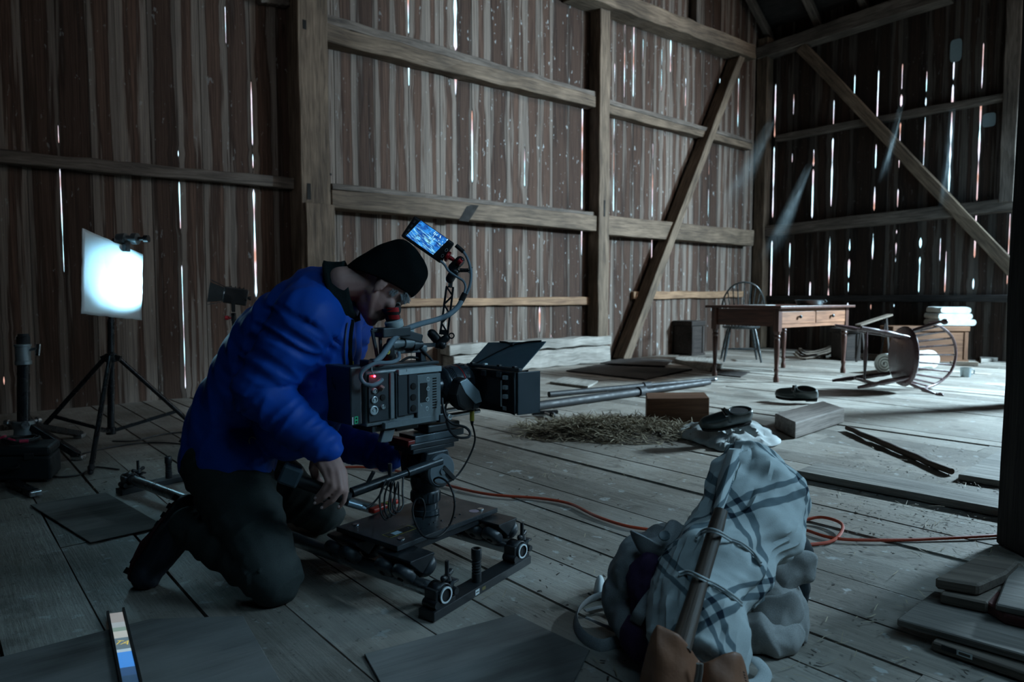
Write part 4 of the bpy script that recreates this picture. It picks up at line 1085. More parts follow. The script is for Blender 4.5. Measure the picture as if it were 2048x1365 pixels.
def black_case():
    a = fl(103, 966); r_ = fl(124, 944); l_ = fl(-60, 968); ax = (l_ - a).normalized(); ay = (r_ - a).normalized(); h = .175
    root = thing('equipment_case', 'black angular equipment case on the floor in front of the heavy stand', 'case', a)
    P = lambda u, v, z: a + ax*u + ay*v + UPZ*z
    W, D = .42, .22
    def shell(z0, z1): return [[P(u, v, z) for u, v in ((0, .0), (W, .0), (W, D), (0, D))] for z in (z0, z1)]
    m = MB(); A, B = shell(.012, h*.74); m.add(A + B, [(3,2,1,0),(4,5,6,7),(0,1,5,4),(1,2,6,5),(2,3,7,6),(3,0,4,7)]); M_CASE = m_plain('ribbed_black_plastic', (.016, .022, .026), .5, 0, .5, .3, .2)
    m.build('body', M_CASE, root, bevel=.012)
    m = MB(); A, B = shell(h*.75, h); m.add(A + B, [(3,2,1,0),(4,5,6,7),(0,1,5,4),(1,2,6,5),(2,3,7,6),(3,0,4,7)]); m.build('lid', M_CASE, root, bevel=.014)
    for u in (.10, .30): MB().beam(P(u, -.004, h*.66), P(u, -.004, h*.84), .04, .012, up=ay).build('latch', M_BLACK, root, bevel=.003)
    MB().tube(catmull([P(.15, -.004, h*.5), P(.15, -.03, h*.46), P(.25, -.03, h*.46), P(.25, -.004, h*.5)], 5), .008, 8).build('handle', M_BLACK, root, smooth=True)
    for u in (.03, W-.03):
        for v in (.03, D-.03): MB().cyl(P(u, v, 0), P(u, v, .014), .014, seg=10).build('rubber_foot', M_BLACKM, root)
    # coil of cable with red plugs on the lid
    c = P(.16, D*.5, h + .012); pts = []
    for i in range(90):
        t = i/89*2*pi*3; rr = .085 + .015*sin(t*.37); pts.append(c + V((rr*cos(t), rr*sin(t)*.8, .006*sin(t*1.9) + .006 + .006*i/89)))
    co_ = thing('cable_coil', 'coil of thin black cable with red plug ends on the black case', 'cable', c)
    MB().tube(pts, .006, 6).build('cable', M_BLACKM, co_, smooth=True)
    for i in (20, 55, 89):
        d = (pts[min(i+1, 89)] - pts[i-1]).normalized(); MB().cyl(pts[i] + UPZ*.006 - d*.018, pts[i] + UPZ*.006 + d*.018, .009, seg=10).build('plug', m_plain('red_plug', (.45, .03, .08), .3), co_, smooth=True)
black_case()
M_CORD = m_plain('black_cable_rubber', (.010, .010, .011), .55)
for lbl, cp in (('thin black cable on the floor in front of the tripod stand', [(98, 955), (125, 957), (160, 952), (188, 938), (205, 938), (238, 942)]),
                ('thin black cable curving over the floor towards the wall, nearer one', [(150, 914), (200, 901), (270, 890), (330, 888), (380, 893)]),
                ('thin black cable curving over the floor towards the wall, farther one', [(225, 885), (270, 884), (320, 872), (375, 866), (420, 868)])):
    tag(MB().tube(catmull([fl(x, y) + UPZ*.006 for x, y in cp], 6), .0045, 7).build('thin_cable', M_CORD, smooth=True), lbl, 'cable')
fb = fl(22, 972); fe = fl(70, 994); br = thing('steel_bar', 'short black steel bar with a bright end on the floor before the black case', 'bar', fb)
MB().beam(fb + UPZ*.016, fe + UPZ*.016, .045, .028).build('bar', M_STAND, br, bevel=.005); q_ = (fe - fb).normalized(); MB().beam(fe + UPZ*.016 + q_*.001, fe + UPZ*.016 + q_*.018, .047, .024).build('metal_end', M_SILV, br, bevel=.004)
# silver tape, a slit in the floor with something bright below it
t1, t2 = fl(232, 1070), fl(282, 1057); d = (t2-t1).normalized(); s = V((-d.y, d.x, 0))*.012
tag(MB().prism([t1 - s, t2 - s, t2 + s, t1 + s], (0, 0, .002)).build('tape_strip', M_SILV, origin=t1), 'strip of silver tape stuck to the floor beside the boot', 'tape')
def slit():
    a, b = fl(232, 1232), fl(262, 1375); ax = (b - a).normalized(); s = V((-ax.y, ax.x, 0)); s = s if s.dot(RIGHT) > 0 else -s
    L = (b-a).length; P = lambda u, v, z=.010: a + ax*(u*L) + s*(v*.0155) + UPZ*z
    root = thing('feed_bag_strip', 'narrow bright strip of printed bag showing in a slit of the floor', 'bag', a)
    em = lambda n, c, k: m_emit(n, c, k)  # print glows by itself in place of light from below the floor
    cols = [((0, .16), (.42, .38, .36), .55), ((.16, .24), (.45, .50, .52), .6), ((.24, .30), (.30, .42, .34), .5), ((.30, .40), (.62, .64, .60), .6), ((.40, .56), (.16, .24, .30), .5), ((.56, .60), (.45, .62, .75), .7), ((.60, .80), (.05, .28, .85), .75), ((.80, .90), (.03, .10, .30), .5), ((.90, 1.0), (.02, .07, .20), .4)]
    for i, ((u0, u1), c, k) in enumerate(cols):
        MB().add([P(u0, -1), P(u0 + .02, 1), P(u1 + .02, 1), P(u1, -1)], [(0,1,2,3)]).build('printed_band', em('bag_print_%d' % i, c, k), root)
    cu = bpy.data.curves.new('letters', 'FONT'); cu.body = 'TA'; cu.size = .030; cu.align_x = 'CENTER'; cu.align_y = 'CENTER'
    o = bpy.data.objects.new('letters', cu); COL.objects.link(o); o.parent = root
    q = P(.49, 0, .0115); mx = Matrix((RIGHT, UPZ.cross(RIGHT), UPZ)).transposed().to_4x4(); mx.translation = q - a; o.matrix_local = mx
    bpy.context.view_layer.update(); me = bpy.data.meshes.new_from_object(o.evaluated_get(bpy.context.evaluated_depsgraph_get())); bpy.data.objects.remove(o)
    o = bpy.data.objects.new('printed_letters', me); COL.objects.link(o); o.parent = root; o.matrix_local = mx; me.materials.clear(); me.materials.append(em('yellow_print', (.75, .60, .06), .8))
    for v in (-1.25, 1.25): MB().beam(P(-.02, v, .010), P(1.03, v, .010), .006, .012).build('splintered_edge', M_DKPLY, root)
slit()
# ================================================================== track, dolly, fluid head, cinema camera
M_RAILM = m_plain('scaffold_tube', (.34, .37, .39), .32, .9, .5, .15, 0, 25)
M_TRK = m_plain('black_track_steel', (.018, .021, .024), .38, .2, .5, .3)
M_WHEEL = m_plain('dark_rubber_wheel', (.022, .027, .032), .45, 0, .5, .2)
M_WHITE_L = m_plain('white_sticker', (.62, .68, .70), .5)
M_YEL = m_plain('yellow_sticker', (.60, .50, .07), .5)
RZ = .060
E1, E2, B1 = fl(893, 1191, RZ), fl(1046, 1103, RZ), fl(250, 955, RZ)
td = (B1 - E1).normalized(); tn = UPZ.cross(td); tn = tn if tn.dot(E2 - E1) > 0 else -tn
G = (E2 - E1).dot(tn); LT = (B1 - E1).length; T0 = V((E1.x, E1.y, 0))
def T(u, v, z): return T0 + td*u + tn*v + UPZ*z
def tuv(p): q = V(p) - T0; return q.dot(td), q.dot(tn)
def track():
    root = thing('dolly_track', 'two silver tube rails on black crossbars, under the camera dolly', 'track', T(0, 0, 0))
    for v, u0 in ((0, 0), (G, (E2 - E1).dot(td))):
        rl = MB().lathe(T(u0, v, RZ), td, [(0, .0185), (0, .0225), (LT - u0 + (.0 if v == 0 else -.1), .0225), (LT - u0 + (.0 if v == 0 else -.1), .0185), (.03, .0185)], 24, cap=False).build('rail', M_RAILM, root, smooth=True)
        MB().lathe(T(u0 - .001, v, RZ), td, [(0, .0185), (0, .0235), (.004, .0235)], 24, cap=False).build('rail_rim', M_WHITE_L, rl, smooth=True)
        MB().lathe(T(u0 + .004, v, RZ), td, [(0, 0), (0, .0185)], 24, cap=False).build('rail_bore', M_BLACKM, rl)
    sk = (E2 - E1).dot(td)
    for ub, back in ((.03, False), (LT - .06, True)):
        S = lambda v, z, du=0: T(ub + du + sk*v/G, v, z)
        bar = MB().beam(S(-.055, .0145), S(G + .05, .0145), .058, .027).build('crossbar', M_TRK, root, bevel=.002)
        ez = (S(1, 0) - S(0, 0)).normalized(); n = ez.cross(UPZ); n = n if n.dot(td) < 0 else -n
        def sticker(v, w, h, mat, nm):
            c = S(v, .0145) + n*.0296; MB().quad(c - ez*w - UPZ*h, c + ez*w - UPZ*h, c + ez*w + UPZ*h, c - ez*w + UPZ*h).build(nm, mat, bar)
        if not back: sticker(.145, .010, .008, M_WHITE_L, 'sticker'); sticker(.1449, .007, .0015, M_BLACKM, 'sticker_print'); sticker(.178, .009, .005, m_plain('dull_yellow_sticker', (.16, .13, .04), .5), 'sticker')
        # spring spigot
        c = S(.18, .028)
        prof = [(0, .015), (.028, .015), (.03, .0125)]
        for k in range(4): prof += [(.032 + k*.009, .0125), (.034 + k*.009, .0150), (.037 + k*.009, .0150), (.039 + k*.009, .0125)]
        prof += [(.072, .0165), (.102, .0165), (.104, .0150), (.104, .0105), (.07, .0105)]
        MB().lathe(c, UPZ, prof, 18, cap=False).build('spigot', M_TRK, bar, smooth=True)
        for v in (0, G):
            uu = ub + .005; side = 1
            P = lambda dv, z, du=0: T(ub + sk*v/G + du, v + dv, z)
            m = MB(); m.beam(P(-.04, .034), P(.044, .034), .05, .018); m.beam(P(-.036, .055), P(-.024, .055), .046, .05); m.build('clamp_base', M_TRK, bar, bevel=.003)
            m = MB(); rows = []
            for du in (-.022, .022):
                r = []
                for k in range(15):
                    a = -.2 + (pi + .4)*k/14; r.append(P(cos(a)*.0285, RZ + sin(a)*.0285, du))
                r = [P(.060, RZ + .022, du), P(.040, RZ + .020, du)] + r
                rows.append(r)
            m.grid(rows).build('clamp_strap', M_TRK, bar, smooth=True, solid=.005)
            for dv, zz in ((.043, RZ - .004), (-.036, RZ - .018)): MB().lathe(P(dv, zz, -.030), td, [(0, 0), (0, .010), (.012, .012), (.05, .012)], 14).build('pivot_bolt', M_TRK, bar, smooth=True)
            MB().cyl(P(.034, RZ + .01, .0), P(.034, RZ + .082, .0), .0062, seg=12).build('screw', M_TRK, bar, smooth=True)
            m = MB(); m.lathe(P(.034, RZ + .024, 0), UPZ, [(0, .014), (.008, .012), (.016, .010)], 14)
            for sg in (-1, 1): m.cap(P(.034 + .008*sg, RZ + .034, .004*sg), P(.034 + .026*sg, RZ + .040, .010*sg), .006, .009, 10)
            m.build('wing_nut', M_TRK, bar, smooth=True)
track()
PZ = .17
uF, vF = tuv(fl(805, 1097, PZ)); uL, vL = tuv(fl(672, 1054, PZ)); uR, vR = tuv(fl(986, 1014, PZ))
uA, uB, vA, vB_ = (uF + uR)/2, uL + (uR - uF)/2*0 , (vF + vL)/2, vR
def dolly():
    root = thing('camera_dolly', 'black platform dolly on grouped wheels carrying the camera head', 'dolly', T((uA+uB)/2, (vA+vB_)/2, 0))
    M_PLAT = m_plain('black_platform_plate', (.022, .028, .033), .33, .1, .5, .3, .05, 30)
    pl = MB().beam(T(uA, (vA+vB_)/2, PZ - .008), T(uB, (vA+vB_)/2, PZ - .008), abs(vB_ - vA), .016).build('platform', M_PLAT, root, bevel=.002)
    for u, v in ((.04, .05), (.04, .42), (.27, .05), (.27, .42), (.10, .13), (.07, .20), (.07, .22), (.065, .25), (.11, .17), (.05, .3), (.06, .335)):
        c = T(uA + u*(uB-uA)/.31, vA + v*(vB_-vA)/.47, PZ); big = u in (.04, .27) and v in (.05, .42)
        MB().lathe(c, UPZ, [(0, .012 if big else .004), (.003, .011 if big else .003), (.0035, 0)], 12).build('bolt_head', M_SILV if big else M_TRK, pl, smooth=True)
    # stickers
    def flat(u, v, w, h, mat, nm, z=.0006, rot=0):
        c = T(u, v, PZ + z); a = (td*cos(rot) + tn*sin(rot))*w; b = (-td*sin(rot) + tn*cos(rot))*h
        MB().quad(c - a - b, c + a - b, c + a + b, c - a + b).build(nm, mat, pl)
    u, v = tuv(fl(800, 1064, PZ)); flat(u, v, .020, .055, M_YEL, 'warning_sticker'); flat(u, v, .0186, .0535, M_BLACKM, 'warning_sticker_face', .0009)
    u2, v2 = tuv(fl(793, 1067, PZ)); flat(u2, v2, .012, .015, m_plain('pale_blue_sticker', (.25, .38, .45), .4), 'warning_picture', .0012)
    u, v = tuv(fl(948, 1023, PZ)); MB().lathe(T(u, v, PZ), UPZ, [(0, .017), (.0008, .017), (.0009, 0)], 20).build('round_sticker', m_plain('pinkish_sticker', (.30, .22, .26), .5), pl)
    # two cross members and four wheel trucks
    for uc in (uA + .035, uB - .035):
        MB().beam(T(uc, vA + .02, PZ - .028), T(uc, vB_ - .02, PZ - .028), .05, .022).build('cross_member', M_TRK, root, bevel=.002)
    for v in (0, G):
        for uc, sg in ((uA - .004, -1), (uB - .05, 1)):
            m = MB(); c0, c1 = T(uc - .072, v, 0), T(uc + .072, v, 0)
            tri = lambda c: [c + UPZ*(PZ - .022) - tn*.048, c + UPZ*(PZ - .022) + tn*.048, c + UPZ*(PZ - .028) + tn*.050, c + UPZ*(PZ - .072) , c + UPZ*(PZ - .028) - tn*.050]
            tr = m.prism(tri(c0), c1 - c0).build('wheel_truck', M_TRK, root, bevel=.002)
            for du in (-.036, .040):
                for sv in (-1, 1):
                    ax = (tn*sv*.707 + UPZ*.707); c = T(uc + du, v, RZ) + ax*(.0225 + .032)
                    w_ax = (tn*sv*.707 - UPZ*.707)
                    wc = T(uc + du, v, RZ) + (tn*sv*.707 + UPZ*.707)*(.0232 + .037)
                    MB().lathe(wc - w_ax*.017, w_ax, [(0, .0), (0, .024), (.003, .033), (.009, .0365), (.017, .037), (.025, .0365), (.031, .033), (.034, .024), (.034, .010), (.039, .009), (.039, 0)], 22).build('wheel', M_WHEEL, tr, smooth=True)
dolly()
# a red tool left on the platform
c = fl(766, 1022, PZ); a = fl(742, 1029, PZ); b = fl(792, 1008, PZ); d = (b-a).normalized()
tl = thing('hand_tool', 'small red tool with a yellow-green mark lying on the dolly platform', 'tool', c)
MB().beam(a + UPZ*.010, b + UPZ*.010, .028, .016, seg=3).build('red_body', m_plain('bright_red_plastic', (.62, .03, .015), .4), tl, bevel=.005)
MB().beam(a.lerp(b, .52) + UPZ*.0102, a.lerp(b, .66) + UPZ*.0102, .0295, .0178).build('green_mark', m_plain('lime_plastic', (.42, .55, .08), .4), tl, bevel=.002)

# ---------------------------------------------------------------- fluid head
af = (RIGHT*.70 + FWD0*.714).normalized(); ar = (RIGHT*.714 - FWD0*.70).normalized()
HB = fl(848, 1036, PZ) + FWD0*.045
HB = V((HB.x, HB.y, PZ + .001))
M_HEAD = m_plain('black_head_casting', (.028, .038, .046), .34, .1, .5, .25, .05, 30)
def H(f, r, z): return V((HB.x, HB.y, 0)) + af*f + ar*r + UPZ*z
def fluid_head():
    root = thing('fluid_head', 'black fluid tripod head with pan bar bolted on the dolly', 'tripod head', HB)
    MB().lathe(HB, UPZ, [(0, .042), (.002, .046), (.018, .046), (.020, .041), (.040, .041), (.043, .047)], 26).build('flange', M_HEAD, root, smooth=True)
    m = MB(); m.lathe(HB + UPZ*.043, UPZ, [(0, .046), (.004, .0495), (.034, .0495), (.040, .046)], 36)
    for k in range(18):
        a = 2*pi*k/18; m.beam(HB + UPZ*.048 + V((cos(a), sin(a), 0))*.0497, HB + UPZ*.076 + V((cos(a), sin(a), 0))*.0497, .005, .003, up=(cos(a), sin(a), 0))
    m.build('pan_ring', M_HEAD, root, smooth=True)
    MB().lathe(HB + UPZ*.083, UPZ, [(0, .046), (.03, .052), (.05, .052)], 26).build('neck', M_HEAD, root, smooth=True)
    for r in (-.052, .052):
        MB().prism([H(f, r - .016, z) for f, z in ((-.05, .29), (.05, .29), (.056, .35), (.045, .395), (-.045, .395), (-.056, .35))], ar*.032).build('side_casting', M_HEAD, root, bevel=.006)
    MB().cyl(H(0, -.07, .335), H(0, .07, .335), .047, seg=28).build('drag_drum', M_HEAD, root, smooth=True)
    MB().lathe(H(0, .070, .332), ar, [(0, .056), (.014, .056), (.020, .050), (.021, .012), (.026, .012), (.027, 0)], 30).build('drag_dial', m_plain('grey_dial', (.12, .15, .17), .4, .1), root, smooth=True)
    MB().beam(H(0, .095, .345), H(.045, .097, .298), .016, .007, up=ar).build('dial_lever', M_BLACKM, root, bevel=.002)
    MB().beam(H(-.09, 0, .402), H(.085, 0, .402), .105, .016).build('tilt_plate', M_HEAD, root, bevel=.003)
    MB().beam(H(-.105, 0, .420), H(.10, 0, .420), .118, .018).build('plate_clamp', M_HEAD, root, bevel=.003)
    rd = MB().beam(H(-.108, -.005, .430), H(-.080, -.005, .430), .112, .022).build('red_release', m_plain('dark_red_release', (.20, .018, .015), .4), root, bevel=.003)
    MB().beam(H(-.075, 0, .439), H(.135, 0, .439), .088, .022).build('sliding_plate', m_plain('teal_black_plate', (.09, .12, .14), .3, .1), root, bevel=.002)
    # pan bar
    j = H(.00, .082, .365); e = at(706, 985, 2.035); d = (e - j).normalized()
    MB().cyl(j, j + d*.13, .015, seg=16).build('bar_socket', M_HEAD, root, smooth=True)
    MB().cyl(j + d*.10, e, .0105, seg=16).build('pan_bar', M_HEAD, root, smooth=True)
    mid = j.lerp(e, .62); MB().cyl(mid, e + d*.004, .0155, seg=16).build('telescopic_sleeve', M_BLACK, root, smooth=True)
    q = j.lerp(e, .60); MB().cyl(q - UPZ*.025, q + UPZ*.048, .0065, seg=12).build('bar_screw', M_TRK, root, smooth=True)
    q = j.lerp(e, .86); MB().beam(q + UPZ*.005, q + UPZ*.045 - d*.02 + ar*.01, .012, .012).build('lock_lever', M_TRK, root, bevel=.003)
    return e, d
PE, PD = fluid_head()

# ---------------------------------------------------------------- camera
SP = H(0, .078, .55)                                 # a point on the side plate of the camera
def S(px, py, off=0.0):
    d = ray(px, py); return CAM + d*(((SP + ar*off) - CAM).dot(ar)/d.dot(ar))
def fz(p): q = V(p) - V((HB.x, HB.y, 0)); return q.dot(af), q.dot(ar), q.z
def K(f, r, z): return V((HB.x, HB.y, 0)) + af*f + ar*r + UPZ*z
M_CAMG = m_plain('camera_grey_metal', (.17, .205, .22), .42, .1, .5, .18, .04, 60)
M_CAMD = m_plain('camera_dark_panel', (.034, .045, .053), .42, .1, .5, .2, .04, 60)
M_CAML = m_plain('camera_light_trim', (.48, .56, .58), .38, .2)
M_RED = m_plain('anodised_red', (.40, .015, .02), .35, .4)
M_SLEEVE = m_plain('grey_blue_cable_sleeve', (.17, .23, .275), .6)
def cinema_camera():
    root = thing('cinema_camera', 'grey digital cinema camera with matte box, battery and small monitor', 'camera', K(0, 0, .45))
    f0 = fz(S(735, 790))[0]; f1 = fz(S(882, 790))[0]; zb = fz(S(800, 846))[2]; zt = fz(S(815, 737))[2]; W = .156; r1 = .078; r0 = r1 - W
    fm = (f0 + f1)/2; zm = (zb + zt)/2; h = zt - zb
    fx = lambda px, py=790: fz(S(px, py))[0]
    zx = lambda px, py: fz(S(px, py))[2]
    body = MB().beam(K(f0, r1 - W/2 - .004, zm), K(f1, r1 - W/2 - .004, zm), W - .008, h).build('body', M_CAMG, root, bevel=.006)
    def plate(x0, y0, x1, y1, d0, d1, mat, nm, par, bev=.0015):
        a = S(x0, (y0+y1)/2); b = S(x1, (y0+y1)/2); z0 = fz(S((x0+x1)/2, y1))[2]; z1 = fz(S((x0+x1)/2, y0))[2]
        fa, fb = fz(a)[0], fz(b)[0]
        return MB().beam(K(fa, r1 + (d0+d1)/2, (z0+z1)/2), K(fb, r1 + (d0+d1)/2, (z0+z1)/2), abs(d1-d0), z1-z0).build(nm, mat, par, bevel=bev, bseg=1)
    plate(737, 748, 777, 843, -.006, .001, M_CAMD, 'connector_panel', body)
    plate(779, 746, 787, 838, -.006, .006, M_CAMG, 'rib', body); plate(790, 746, 793, 838, -.006, .005, M_CAMD, 'rib', body)
    plate(795, 747, 816, 832, -.006, .003, M_CAMD, 'side_panel', body)
    plate(814, 747, 833, 827, -.006, .008, M_CAMD, 'knob_strip', body, .003)
    pn = plate(833, 748, 880, 834, -.006, .005, M_CAMG, 'control_panel', body, .002)
    plate(795, 736, 881, 747, -.006, .007, M_CAML, 'top_trim', body)
    plate(768, 838, 876, 850, -.02, .006, M_CAMG, 'bottom_trim', body)
    plate(838, 766, 853, 805, .004, .0062, M_DARKIN, 'status_display', body)
    for y in (773, 795, 817):
        c = S(826, y, .007); MB().lathe(c, ar, [(0, .0105), (.004, .0105), (.005, .0085), (.005, .0)], 18).build('side_port', M_DARKIN, body, smooth=True)
    for k in range(12):
        y = 757 + k*5.3; plate(863, y - 1.4, 871, y + 1.4, .004, .0056, M_DARKIN, 'vent_slot', body, 0)
    for x, y in ((856, 759), (856, 778), (855, 799), (854, 818)):
        c = S(x, y, .0055); MB().tube([c + (af*cos(2*pi*i/18) + UPZ*sin(2*pi*i/18))*.0058 for i in range(18)], .0013, 6, closed=True).build('round_button', M_CAML, body, smooth=True)
        MB().beam(c - af*.002 - UPZ*.002, c + af*.002 + UPZ*.002, .0012, .0012).build('button_mark', M_CAML, body)
    c = S(843, 811, .0056); MB().beam(c + UPZ*.003 - af*.003, c - UPZ*.003 + af*.001, .0012, .002).build('tick_mark', M_CAML, body)
    cu = bpy.data.curves.new('digit', 'FONT'); cu.body = '3'; cu.size = .011; cu.align_x = 'CENTER'; cu.align_y = 'CENTER'
    o = bpy.data.objects.new('digit', cu); bpy.context.view_layer.update(); COL.objects.link(o); bpy.context.view_layer.update()
    me = bpy.data.meshes.new_from_object(o.evaluated_get(bpy.context.evaluated_depsgraph_get())); bpy.data.objects.remove(o)
    o = bpy.data.objects.new('printed_digit', me); COL.objects.link(o); o.parent = body; me.materials.clear(); me.materials.append(M_DARKIN)
    mx = Matrix((af, UPZ, ar)).transposed().to_4x4(); mx.translation = S(813, 741.5, .0078) - ORG[body]; o.matrix_local = mx
    for x, y, r in ((748, 782, .008), (747.5, 800, .0105), (746.5, 821, .014), (765, 814, .007)):
        c = S(x, y, .001); MB().lathe(c, ar, [(0, r), (.006, r), (.007, r*.75), (.003, r*.7), (.003, r*.35), (.006, r*.3), (.006, 0)], 18).build('connector', M_CAML, body, smooth=True)
    c = S(765, 795, .001); MB().lathe(c, ar, [(0, .009), (.004, .009), (.005, 0)], 16).build('blank_port', M_DARKIN, body)
    c = S(763, 777, .012); MB().box(c, (.014, .014, .014), rot=Quaternion((0, 0, 1), YAW) @ Quaternion((0, 1, 0), .6) @ Quaternion((1, 0, 0), .3)).build('plug', m_plain('tan_plug', (.22, .18, .16), .5), body, bevel=.002)
    c = S(749, 753, .006); MB().ell(c, .0036, seg=12, rings=8).build('record_light', m_emit('red_tally', (1.0, .02, .04), 26), body, smooth=True)
    ld = bpy.data.lights.new('tally_glow', 'POINT'); ld.energy = .006; ld.color = (1, .03, .05); ld.shadow_soft_size = .004; lo = bpy.data.objects.new('tally_glow', ld); COL.objects.link(lo); lo.location = c + ar*.008
    # battery
    fb0, fb1 = fx(701), fx(717); rear = lambda px, py: (lambda d: CAM + d*((K(fb0, 0, 0) - CAM).dot(af)/d.dot(af)))(ray(px, py))
    rl_ = max(-.10, fz(rear(650, 790))[1]); zb2, zt2 = zx(701, 853), zx(701, 735)
    bat = MB().beam(K(fb0, (rl_ + r1)/2, (zb2+zt2)/2), K(fb1 + .012, (rl_ + r1)/2, (zb2+zt2)/2), r1 - rl_, zt2 - zb2).build('battery', M_CAMD, root, bevel=.005)
    MB().beam(K(fb1 + .01, r1 - W/2 - .012, zm), K(f0, r1 - W/2 - .012, zm), W - .03, h*.9).build('battery_mount', M_CAMD, root, bevel=.003)
    q = K(fb0 + .018, r1 + .0006, zx(711, 841)); MB().quad(q - af*.006 - UPZ*.011, q + af*.006 - UPZ*.011, q + af*.006 + UPZ*.011, q - af*.006 + UPZ*.011).build('green_sticker', m_plain('green_sticker', (.03, .48, .22), .4), bat)
    for dz in (-.005, .005):
        q2 = q + ar*.0004 + UPZ*dz; MB().lathe(q2, ar, [(0, .0032), (.0004, .0032), (.0005, 0)], 10).build('sticker_ring', M_DARKIN, bat)
    q = K(fb0 + .006, r1 + .0006, zx(702, 843)); MB().quad(q - af*.002 - UPZ*.011, q + af*.002 - UPZ*.011, q + af*.002 + UPZ*.011, q - af*.002 + UPZ*.011).build('pale_sticker', M_WHITE_L, bat)
    q = K(fb0 - .0006, (rl_ + r1)/2 - .01, zx(701, 775)); MB().quad(q - ar*.022 - UPZ*.022, q + ar*.022 - UPZ*.022, q + ar*.022 + UPZ*.022, q - ar*.022 + UPZ*.022).build('battery_label', m_plain('dim_label', (.03, .036, .04), .3), bat)
    # base plate, handle and top gear
    MB().beam(K(f0 + .03, 0, zb - .012), K(f1, 0, zb - .012), .11, .022).build('base_plate', M_CAMD, root, bevel=.003)
    m = MB(); m.prism([K(f, r1 - .02, z) for f, z in ((fx(775), zb - .022), (fx(768), .4545), (fx(778), .4515), (fx(790), .4515), (fx(798), zb - .022))], ar*-.02); m.build('bridge_bracket', M_CAMG, root, bevel=.003)
    MB().beam(K(-.02, 0, .465), K(.12, 0, .465), .085, .026).build('bridge_plate', M_CAMD, root, bevel=.006)
    MB().beam(K((f0+f1)/2 - .01, 0, .482), K((f0+f1)/2 + .08, 0, .482), .075, max(.01, zb - .022 - .474)).build('riser', M_CAMD, root, bevel=.004)
    for r in (.045, -.045):
        rod = MB().cyl(K(f1 - .06, r, zb - .010), K(f1 + .20, r, zb - .010), .0075, seg=14).build('support_rod', M_SILV, root, smooth=True)
    MB().beam(K(f1 + .005, 0, zb - .010), K(f1 + .045, 0, zb - .010), .13, .03).build('rod_clamp', M_CAMD, root, bevel=.004)
    c = K(f1 + .045, .068, zb - .010); MB().tube([c + (af*cos(2*pi*i/16) + UPZ*sin(2*pi*i/16))*.008 for i in range(16)], .002, 6, closed=True).build('rod_screw', M_CAML, root, smooth=True)
    MB().lathe(K(f1 + .02, .05, zb + .006), UPZ, [(0, .01), (.016, .012), (.022, .010)], 12).build('thumb_screw', M_BLACK, root, smooth=True)
    MB().beam(K(f0 + .01, 0, zt + .006), K(f1 + .02, 0, zt + .006), .09, .010).build('top_plate', M_CAMD, root, bevel=.002)
    for f in (.02, .055): MB().beam(K(f0 + f, .03, zt + .02), K(f0 + f + .02, .03, zt + .02), .05, .022).build('top_block', M_CAMD, root, bevel=.003)
    zh = zx(840, 702); MB().beam(K(fx(795), .0, zh), K(fx(880), 0, zh), .034, .024).build('top_handle', M_CAMG, root, bevel=.006)
    for x in (800, 872): MB().beam(K(fx(x), 0, zt + .01), K(fx(x), 0, zh), .03, .022, up=af).build('handle_post', M_CAMD, root, bevel=.003)
    for (x0, y0, x1, y1, r) in ((838, 668, 890, 727, .02), (846, 668, 886, 715, -.01)): MB().cyl(K(fx(x0), r, zx(x0, y0)), K(fx(x1), r, zx(x1, y1)), .0042, seg=10).build('strut', M_CAMD, root, smooth=True)
    MB().box(K(fx(846), .018, zx(846, 663)), (.016, .016, .018)).build('strut_knob', M_CAML, root, bevel=.002)
    # viewfinder: body, tube, ring, eyecup
    r = .03; VX = lambda px, py, rr=r: (lambda d: CAM + d*((K(0, rr, 0) - CAM).dot(ar)/d.dot(ar)))(ray(px, py))
    c = VX(785, 664); c2 = VX(812, 664)
    MB().beam(VX(756, 666), VX(812, 662), .055, .030).build('viewfinder', M_CAMD, root, bevel=.004)
    MB().beam(VX(790, 664), VX(838, 678), .04, .028).build('viewfinder_front', M_CAMD, root, bevel=.004)
    ey0 = VX(790, 656);  eyu = (VX(781, 632) - ey0).normalized()
    eyu = (UPZ*.9 - af*.22).normalized()
    MB().lathe(ey0, eyu, [(0, .026), (.004, .029), (.022, .029), (.026, .024)], 24).build('eyepiece_ring', M_CAML, root, smooth=True)
    cup = MB().lathe(ey0 + eyu*.026, eyu, [(0, .022), (.008, .024), (.016, .021), (.026, .025), (.038, .029), (.042, .028), (.038, .022), (.02, .014)], 24, cap=False).build('eyecup', M_BLACKM, root, smooth=True)
    for z, rr in ((.008, .0242), (.032, .0272)):
        m = MB(); rows = []
        for i in range(9):
            a = -1.15 + 1.5*i/8; n = (ar*cos(a) + af*sin(a)); p = ey0 + eyu*(.026 + z); rows.append([p + n*(rr + .001) - eyu*.006, p + n*(rr + .002) + eyu*.008])
        m.grid(rows).build('red_band', M_RED, cup, smooth=True)
    c = ey0 + eyu*.06 + af*.024; MB().ell(c, (.012, .012, .02)).build('cup_flap', M_BLACKM, cup, smooth=True)
    for x0, y0, x1, y1 in ((744, 660, 757, 726), (760, 662, 762, 728)): MB().beam(VX(x0, y0), VX(x1, y1), .008, .010).build('viewfinder_arm', M_CAMD, root, bevel=.002)
    MB().beam(VX(743, 661), VX(764, 663), .010, .012).build('viewfinder_arm', M_CAMD, root, bevel=.002)
    MB().lathe(VX(779, 688), af, [(0, .018), (.03, .018), (.032, .014), (.05, .014), (.052, .019), (.085, .019)], 18).build('motor_drum', M_CAMG, root, smooth=True)
    MB().lathe(VX(823, 690), af, [(0, .020), (.02, .020), (.022, .012), (.04, .012)], 18).build('motor_drum', M_CAMD, root, smooth=True)
    kb = MB().cap(VX(777, 715, .06), VX(777, 698, .06), .019, .019, 16).build('round_connector', M_BLACKM, root, smooth=True)
